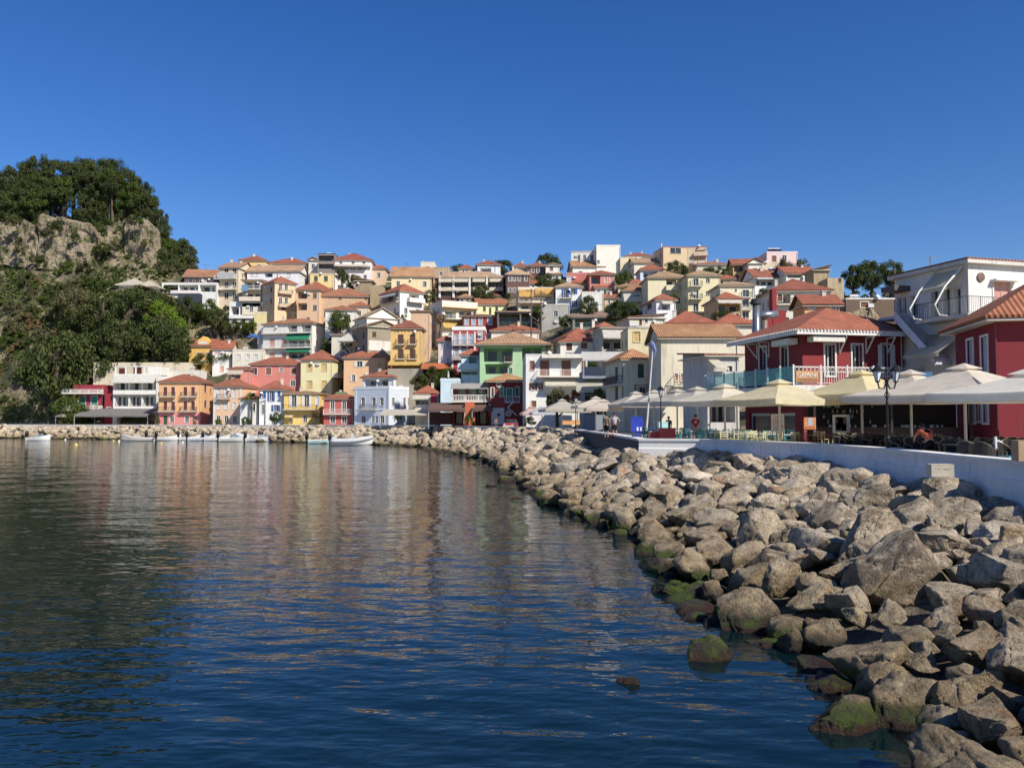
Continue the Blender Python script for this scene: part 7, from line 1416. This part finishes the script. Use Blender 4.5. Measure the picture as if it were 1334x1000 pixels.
# ---------------------------------------------------------------- parked car by the dark red house
def car(p, rz, col, label):
    r = thing('parked_car', p, rz, label, 'car'); L, W_ = 4.0, 1.68; m = MB()
    prof = [(-2, .35), (-2, .72), (-1.85, .9), (-1.05, .98), (1.15, .98), (1.9, .92), (2, .6), (2, .35)]; cab = [(-1.25, .96), (-.6, 1.42), (.9, 1.45), (1.55, 1.0)]
    def ext(pr, w0, w1=None):
        w1 = w1 or w0; n = len(pr); zs = [q[1] for q in pr]; z0, z1 = min(zs), max(zs); vs = []
        for s in (-1, 1):
            for x, z in pr: t = (z-z0)/(z1-z0); vs.append((x, s*lerp(w0, w1, t)/2, z))
        fs = [tuple(range(n))[::-1], tuple(range(n, 2*n))]+[(i, (i+1) % n, n+(i+1) % n, n+i) for i in range(n)]
        return vs, fs
    m.add(*ext(prof, W_, W_*.94)); m.add([(q[0], q[1], q[2]) for q in []], []); body = m.build('body', paint(col, .25, .1, .02), r)
    m = MB(); m.add(*ext(cab, W_*.92, W_*.76)); m.build('windows', glass((.015, .018, .02)), body); m = MB(); m.box(-.6, -.62, 1.415, .88, .62, 1.47); m.build('roof', paint(col, .25, .1, .02), body)
    for x in (-1.25, 1.25):
        for s in (-1, 1):
            m = MB(); ps = [(x+.3*math.cos(a), s*.74, .31+.3*math.sin(a)) for a in [k*math.pi/7 for k in range(15)]]; m.tube([(x, s*.66, .31), (x, s*.86, .31)], .31, 18); wo_ = m.build('wheel', paint('161616', .8), r); m = MB(); m.tube([(x, s*.865, .31), (x, s*.875, .31)], .18, 12); m.build('rim', paint('a5a5a5', .3, .6), wo_)
    for s in (-1, 1): m = MB(); m.box(-2.03, s*.6-.14, .66, -1.98, s*.6+.14, .8); m.build('headlight', glass((.5, .5, .5)), r); m = MB(); m.box(1.96, s*.62-.12, .7, 2.02, s*.62+.12, .88); m.build('taillight', paint('a01818', .3), r)
    m = MB(); m.box(-2.05, -.82, .38, -1.97, .82, .56); m.build('bumper', paint('dcdad6', .4), r); m = MB(); m.box(-2.065, -.26, .42, -2.052, .26, .54); m.build('number_plate', paint('dededa'), r); return r
car(P(666, 557.5, 124), R(78), 'a83030', 'small red car with dark windows parked by the dark red medallion house').location.z = 2.9
# ---------------------------------------------------------------- boats
def loft(secs, close=True):
    m = MB(); n = len(secs[0])
    for s in secs: m.v += [tuple(q) for q in s]
    for i in range(len(secs)-1):
        for j in range(n-1): a = i*n+j; m.f.append((a, a+1, a+n+1, a+n))
    return m
def outboard(r, x, z, s=1.0):
    m = MB(); m.lathe([(.0, 0), (.17*s, .02), (.19*s, .3*s), (.15*s, .48*s), (0, .52*s)], 10, (x, 0, z)); o = m.build('outboard_motor', paint('17181b', .35), r, smooth=True); m = MB(); m.tube([(x, 0, z+.05), (x-.02, 0, z-.6*s)], .07*s, 8); m.box(x-.14, -.02, z-.75*s, x+.1, .02, z-.5*s); m.box(x-.2, -.12, z-.02, x+.28, .12, z+.04); m.build('motor_leg', paint('1d1e20', .4), o)
def boat(p, rz, L, label, hull='d8d8d6', stripe=None, rib=False, console=False, cover=None, motor=True, tilt=0):
    r = thing('inflatable_boat' if rib else 'motor_boat', p, rz, label, 'boat'); W_ = L*.36; secs = []; n = 14
    for i in range(n+1):
        t = i/n; x = -L/2+L*t; hw = W_/2*(1-max(0, (t-.45)/.55)**2.3)*.98+.01; zr = .42+.9*max(0, t-.4)**1.5; k = -.22+.3*max(0, (t-.75)/.25)**2
        secs.append([(x, -hw, zr), (x, -hw*.96, zr*.4), (x, -hw*.7, -.04), (x, 0, k), (x, hw*.7, -.04), (x, hw*.96, zr*.4), (x, hw, zr)])
    m = loft(secs); m.f.append(tuple(range(7))); hl = m.build('hull', paint(hull, .35), r, smooth=True)
    dk = loft([[(s[0][0], s[0][1]*.9, .2+(s[0][2]-.42)*.8), (s[0][0], -s[0][1]*.9, .2+(s[0][2]-.42)*.8)] for s in secs]); dk.build('deck', paint('b8b4aa', .7), hl)
    if rib:
        ps = []; 
        for i in range(n+1): t = i/n; ps.append((-L/2+L*t-.1, -(W_/2*(1-max(0, (t-.5)/.5)**2.6)), .5+.9*max(0, t-.45)**1.4))
        full = ps+[(q[0], -q[1], q[2]) for q in ps[::-1]]; m = MB(); m.tube(full, [.16]+[.24]*(len(full)-2)+[.16], 12); m.build('tube', paint('b9bcc0', .6), r, smooth=True)
        m = MB(); 
        for s in (-1, 1): m.tube([(q[0], s*abs(q[1])*1.13, q[2]-.02) for q in ps[1:-2]], .035, 5)
        m.build('rubbing_strake', paint('4a4e54'), r)
    else:
        m = MB(); 
        for s in (-1, 1): m.tube([(sec[0][0], s*abs(sec[0][1]), sec[0][2]) for sec in secs], .045, 6)
        m.build('gunwale', paint(stripe or 'c9c6bc', .4), r)
    if console: m = MB(); m.add([(-.35, -.35, .2), (.5, -.35, .2), (.5, .35, .2), (-.35, .35, .2), (-.15, -.28, 1.35), (.15, -.28, 1.35), (.15, .28, 1.35), (-.15, .28, 1.35)], [(0, 1, 5, 4), (1, 2, 6, 5), (2, 3, 7, 6), (3, 0, 4, 7), (4, 5, 6, 7)]); m.build('console', fabric('dcdad4'), r)
    else:
        for x in (-L*.2, L*.08): m = MB(); m.box(x-.14, -W_*.42, .36, x+.14, W_*.42, .42); m.build('bench', paint('c8b896'), r)
    if cover: m = MB(); m.add([(-.1*L, -.4*W_, .45), (.25*L, -.34*W_, .5), (.25*L, .34*W_, .5), (-.1*L, .4*W_, .45), (-.02*L, -.28*W_, .95), (.12*L, -.24*W_, .85), (.12*L, .24*W_, .85), (-.02*L, .28*W_, .95)], [(0, 1, 5, 4), (1, 2, 6, 5), (2, 3, 7, 6), (3, 0, 4, 7), (4, 5, 6, 7)]); m.build('windscreen', glass((.1, .12, .14)) if cover == 'glass' else fabric(cover), r)
    if motor: outboard(r, -L/2-.25, .5, 1.7)
    r.scale = (1, 1.3, 1.5)
    return r
def wp_(x, y): q = ray(x, y); p = q*(CH/-q.z); return (p.x, p.y, 0)
boat(wp_(459, 579.5), R(8), 7.0, 'long grey and white inflatable boat with a covered console and black outboard', rib=True, console=True)
boat(wp_(420, 577.5), R(14), 5.0, 'small white and turquoise motor boat just left of the long inflatable', 'a8d0cc', 'dcdcd8')
boat(wp_(433, 575), R(60), 4.2, 'dark open boat partly hidden behind the turquoise one', '3a3c40', '55585c')
boat(wp_(51, 573.8), R(4), 4.4, 'white motor boat moored alone at the far left shore', 'd9d9d6', 'dcdcd8', cover='glass')
boat(wp_(180, 574.3), R(-168), 6.2, 'cream motor boat with a raised canopy at the rocks', 'd8cfc0', 'dcdcd8', cover='cdbfae')
boat(wp_(214, 573.8), R(12), 6.4, 'white boat with raised bow and black outboard right of the cream one', 'dcdcda', 'dcdcd8')
BO = [(249, 573.6, 4.5, 'low white boat left of the moored cluster', 'd8d8d4', 0), (264, 574, 5.5, 'white and blue-grey boat in the moored cluster', 'c8d0dc', 1), (283, 574, 5, 'white boat with a black outboard in the moored cluster', 'd6d6d4', 1), (305, 575, 5.5, 'beige covered boat in the middle of the cluster', 'd0ccc0', 1), (322, 574.5, 5.5, 'white inflatable boat in the cluster with grey tube', 'd8d8d6', 2), (340, 575, 5.5, 'white boat with a raised windscreen near the cluster end', 'dad9d4', 1), (355, 574, 4.6, 'small bluish white boat at the right end of the cluster', 'c4ccd8', 0)]
for i, (x, y, L, lab, c, k) in enumerate(BO): boat(wp_(x, y), R(gch.choice([6, 14, -170, 20, 170])), L, lab, c, 'dcdcd8', rib=k == 2, cover='glass' if k == 1 else ('d8d4c8' if i % 2 else None))
def buoy(x, y, s, c, lab): r = thing('buoy', wp_(x, y), 0, lab, 'buoy'); m = MB(); m.lathe([(0, -s*.6), (s*.8, -s*.4), (s, 0), (s*.85, s*.5), (s*.4, s*.85), (0, s*.9)], 12); m.build('float', paint(c, .4), r, smooth=True); m = MB(); m.tube([(0, 0, s*.85), (0, 0, s*1.25)], s*.12, 6); m.build('ring', paint('4a4a44'), r)
for x, y, s, c, lab in ((99, 579.5, .32, 'd8b82a', 'yellow mooring buoy, largest and nearest on the left'), (85, 572.5, .2, 'dcdcd6', 'small white buoy near the left shore'), (148, 574, .2, 'd8c84a', 'small pale yellow buoy left of the cream boat'), (155, 574.5, .24, 'dcdcd6', 'white buoy beside the pale yellow one'), (210, 577, .24, 'd8b82a', 'yellow buoy below the raised bow boat'), (238, 576, .22, 'dcdcd6', 'white buoy left of the moored cluster')): buoy(x, y, s, c, lab)
# ---------------------------------------------------------------- people
SKIN = paint((.42, .22, .14), .55, 0, .05)
def skin_mesh(pts, edges, rad, sub=1):
    me = bpy.data.meshes.new('body'); me.from_pydata(pts, edges, []); o = bpy.data.objects.new('tmp', me); COL.objects.link(o)
    md = o.modifiers.new('s', 'SKIN'); md.use_smooth_shade = True
    for v, r in zip(me.skin_vertices[0].data, rad): v.radius = (r, r) if not isinstance(r, tuple) else r
    me.skin_vertices[0].data[0].use_root = True
    if sub: o.modifiers.new('u', 'SUBSURF').levels = sub; o.modifiers['u'].render_levels = sub
    dg = bpy.context.evaluated_depsgraph_get(); out = bpy.data.meshes.new_from_object(o.evaluated_get(dg)); bpy.data.objects.remove(o); return out
def person(p, rz, label, shirt, shorts, hair, pose='stand', H_=1.76, sleeves=True, vest=None):
    r = thing('person', p, rz, label, 'person'); s = H_/1.76
    J = {'pelvis': (0, 0, .95), 'waist': (0, 0, 1.1), 'chest': (0, .0, 1.32), 'neck': (0, .0, 1.5), 'head0': (0, -.01, 1.6), 'head1': (0, -.01, 1.7)}
    sh = 1.43
    if pose == 'walk': legs = {-1: [(-.09, 0, .9), (-.1, -.16, .5), (-.1, -.02, .1), (-.1, -.16, .04)], 1: [(.09, 0, .9), (.1, .04, .5), (.1, .3, .14), (.1, .2, .05)]}; arms = {-1: [(-.19, 0, sh), (-.25, .08, 1.17), (-.24, -.06, .95)], 1: [(.19, 0, sh), (.26, -.02, 1.17), (.22, -.2, 1.02)]}
    elif pose == 'akimbo': legs = {k: [(k*.09, 0, .9), (k*.11, -.01, .5), (k*.13, .02, .1), (k*.14, -.12, .04)] for k in (-1, 1)}; arms = {k: [(k*.19, 0, sh), (k*.38, .05, 1.2), (k*.2, -.06, 1.05)] for k in (-1, 1)}
    elif pose == 'bend':
        J = {'pelvis': (0, .1, .85), 'waist': (0, .0, .98), 'chest': (0, -.16, 1.1), 'neck': (0, -.3, 1.2), 'head0': (0, -.36, 1.27), 'head1': (0, -.4, 1.35)}; sh = 1.16
        legs = {k: [(k*.09, .08, .8), (k*.12, -.06, .47), (k*.12, .08, .1), (k*.13, -.06, .04)] for k in (-1, 1)}; arms = {k: [(k*.2, -.24, sh), (k*.33, -.3, .93), (k*.22, -.5, .82)] for k in (-1, 1)}
    else: legs = {k: [(k*.09, 0, .9), (k*.1, -.02, .5), (k*.11, .02, .1), (k*.12, -.12, .04)] for k in (-1, 1)}; arms = {k: [(k*.19, 0, sh), (k*.25, .03, 1.15), (k*.24, -.08, .92)] for k in (-1, 1)}
    pts = [J[k] for k in ('pelvis', 'waist', 'chest', 'neck', 'head0', 'head1')]; rad = [.13, .12, (.16, .12), .055, .085, .075]; ed = [(i, i+1) for i in range(5)]
    for k in (-1, 1):
        b = len(pts); pts += legs[k]; rad += [.085, .058, .04, .035]; ed += [(0, b), (b, b+1), (b+1, b+2), (b+2, b+3)]
        b = len(pts); pts += arms[k]; rad += [.055, .042, .03]; ed += [(2, b), (b, b+1), (b+1, b+2)]
        w_ = Vector(arms[k][2]); d = (w_-Vector(arms[k][1])).normalized(); pb = len(pts); pts.append(tuple(w_+d*.06)); rad.append(.03); ed.append((b+2, pb))
        sd_ = d.cross(Vector((0, 1, .3))).normalized()
        for f in range(5):
            q = w_+d*(.09 if f else .05)+sd_*(.016*(f-2.5) if f else -.05); e = q+d*(.06+.015*(f in (2, 3)))-Vector((0, .012, 0)); pts += [tuple(q), tuple(e)]; rad += [.011, .008]; ed += [(pb, len(pts)-2), (len(pts)-2, len(pts)-1)]
    me = skin_mesh(pts, ed, rad); bo = mobj('body', me, SKIN, r); bo.scale = (s, s, s)
    # clothing follows the same skeleton, a little larger
    ps = [J['pelvis'], J['waist'], J['chest'], tuple(lerp(J['chest'][i], J['neck'][i], .55) for i in range(3))]; rd = [.14, .145, (.185, .15), .1]; ed = [(0, 1), (1, 2), (2, 3)]
    for k in (-1, 1): b = len(ps); a0, a1 = Vector(arms[k][0]), Vector(arms[k][1]); ps += [tuple(a0), tuple(a0.lerp(a1, .75 if sleeves else .15))]; rd += [.075, .065]; ed += [(2, b), (b, b+1)]
    so_ = mobj('shirt', skin_mesh(ps, ed, rd), fabric(shirt), bo)
    ps = [(J['pelvis'][0], J['pelvis'][1], J['pelvis'][2]+.05), J['pelvis']]; rd = [.14, .15]; ed = [(0, 1)]
    for k in (-1, 1): b = len(ps); l0, l1 = Vector(legs[k][0]), Vector(legs[k][1]); ps += [tuple(l0-Vector((0, 0, .05))), tuple(l0.lerp(l1, .9))]; rd += [.11, .09]; ed += [(1, b), (b, b+1)]
    mobj('shorts', skin_mesh(ps, ed, rd), fabric(shorts), bo)
    if vest: ps = [J['waist'], J['chest'], tuple(lerp(J['chest'][i], J['neck'][i], .4) for i in range(3))]; mobj('vest', skin_mesh(ps, [(0, 1), (1, 2)], [.165, (.175, .18), .12]), fabric(vest), bo)
    h0 = Vector(J['head0'])*.35+Vector(J['head1'])*.65; m = MB(); m.lathe([(.0, .11), (.06, .1), (.098, .05), (.1, 0), (.085, -.04)], 12, (h0.x, h0.y+.02, h0.z+.01)); m.build('hair', paint(hair, .8), bo, smooth=True)
    m = MB(); hx, hy, hz = h0; m.add([(hx-.013, hy-.09, hz-.02), (hx+.013, hy-.09, hz-.02), (hx, hy-.118, hz-.015), (hx, hy-.09, hz+.03)], [(0, 1, 2), (0, 2, 3), (1, 3, 2)]); m.box(hx-.1, hy-.02, hz-.02, hx-.088, hy+.015, hz+.03); m.box(hx+.088, hy-.02, hz-.02, hx+.1, hy+.015, hz+.03); m.build('nose_and_ears', SKIN, bo)
    m = MB(); m.box(hx-.04, hy-.096, hz+.01, hx-.02, hy-.088, hz+.022); m.box(hx+.02, hy-.096, hz+.01, hx+.04, hy-.088, hz+.022); m.build('eyes', paint('201814'), bo); m = MB(); m.box(hx-.025, hy-.094, hz-.05, hx+.025, hy-.086, hz-.042); m.build('mouth', paint('8a4038'), bo)
    m = MB()
    for k in (-1, 1): q = Vector(legs[k][2]); e = Vector(legs[k][3]); m.add([(q.x-.05, q.y+.05, 0+e.z-.04), (q.x+.05, q.y+.05, e.z-.04), (q.x+.05, e.y-.06, e.z-.04), (q.x-.05, e.y-.06, e.z-.04), (q.x-.045, q.y+.05, e.z+.05), (q.x+.045, q.y+.05, e.z+.05), (q.x+.045, e.y-.04, e.z+.02), (q.x-.045, e.y-.04, e.z+.02)], [(3, 2, 1, 0), (4, 5, 6, 7), (0, 1, 5, 4), (1, 2, 6, 5), (2, 3, 7, 6), (3, 0, 4, 7)])
    m.build('shoes', paint('3a3632'), bo); return r
p = person(gz(906, 54), R(-20), 'man in a red t-shirt with a white emblem and beige shorts walking on the quay', 'dc2430', 'c8b99a', '2a211c', 'walk', 1.85)
mq = MB(); mq.lathe([(0, 0), (.075, 0), (.07, .01), (0, .012)], 14); eo = mq.build('emblem', paint('d8b8b4'), kids_of(p)[0]); eo.location = (.03, -.155, 1.3); eo.rotation_euler = (R(90), 0, 0)
q = gz(800.5, 58); person((q[0], q[1], 3.1), R(170), 'person in a white sleeveless top with elbows out, seen from behind at the quay corner', 'dcdae4', '3a3a40', '3a2318', 'akimbo', 1.8, sleeves=False)
q = gz(790, 59); person((q[0], q[1], 3.05), R(150), 'person in a beige patterned shirt beside the one in the white top', '9a8a6c', '2f2b28', '2a1d16', 'stand', 1.8)
q = gz(1209, 28.5); person((q[0], q[1], 2.9), R(185), 'person in an orange shirt and black vest leaning over behind the long wall', 'e06a3a', '20242c', '33241a', 'bend', 1.76, vest='1c1a1c')
q = gz(646, 128); person(q, R(30), 'distant person in a pink top by the red car', 'c88080', '4a5a80', '2a1d16', 'stand', 1.7)
q = gz(254, 187); person((q[0], q[1], 2.9), R(20), 'distant person in a tan shirt before the orange townhouse', 'b88a6a', '7a5a48', '2a1d16', 'stand', 1.75)
q = gz(871, 62); person(q, R(-40), 'waiter in a grey shirt in the shade behind the red plastic box', '6a6a6c', '25252a', '1d1612', 'stand', 1.75)
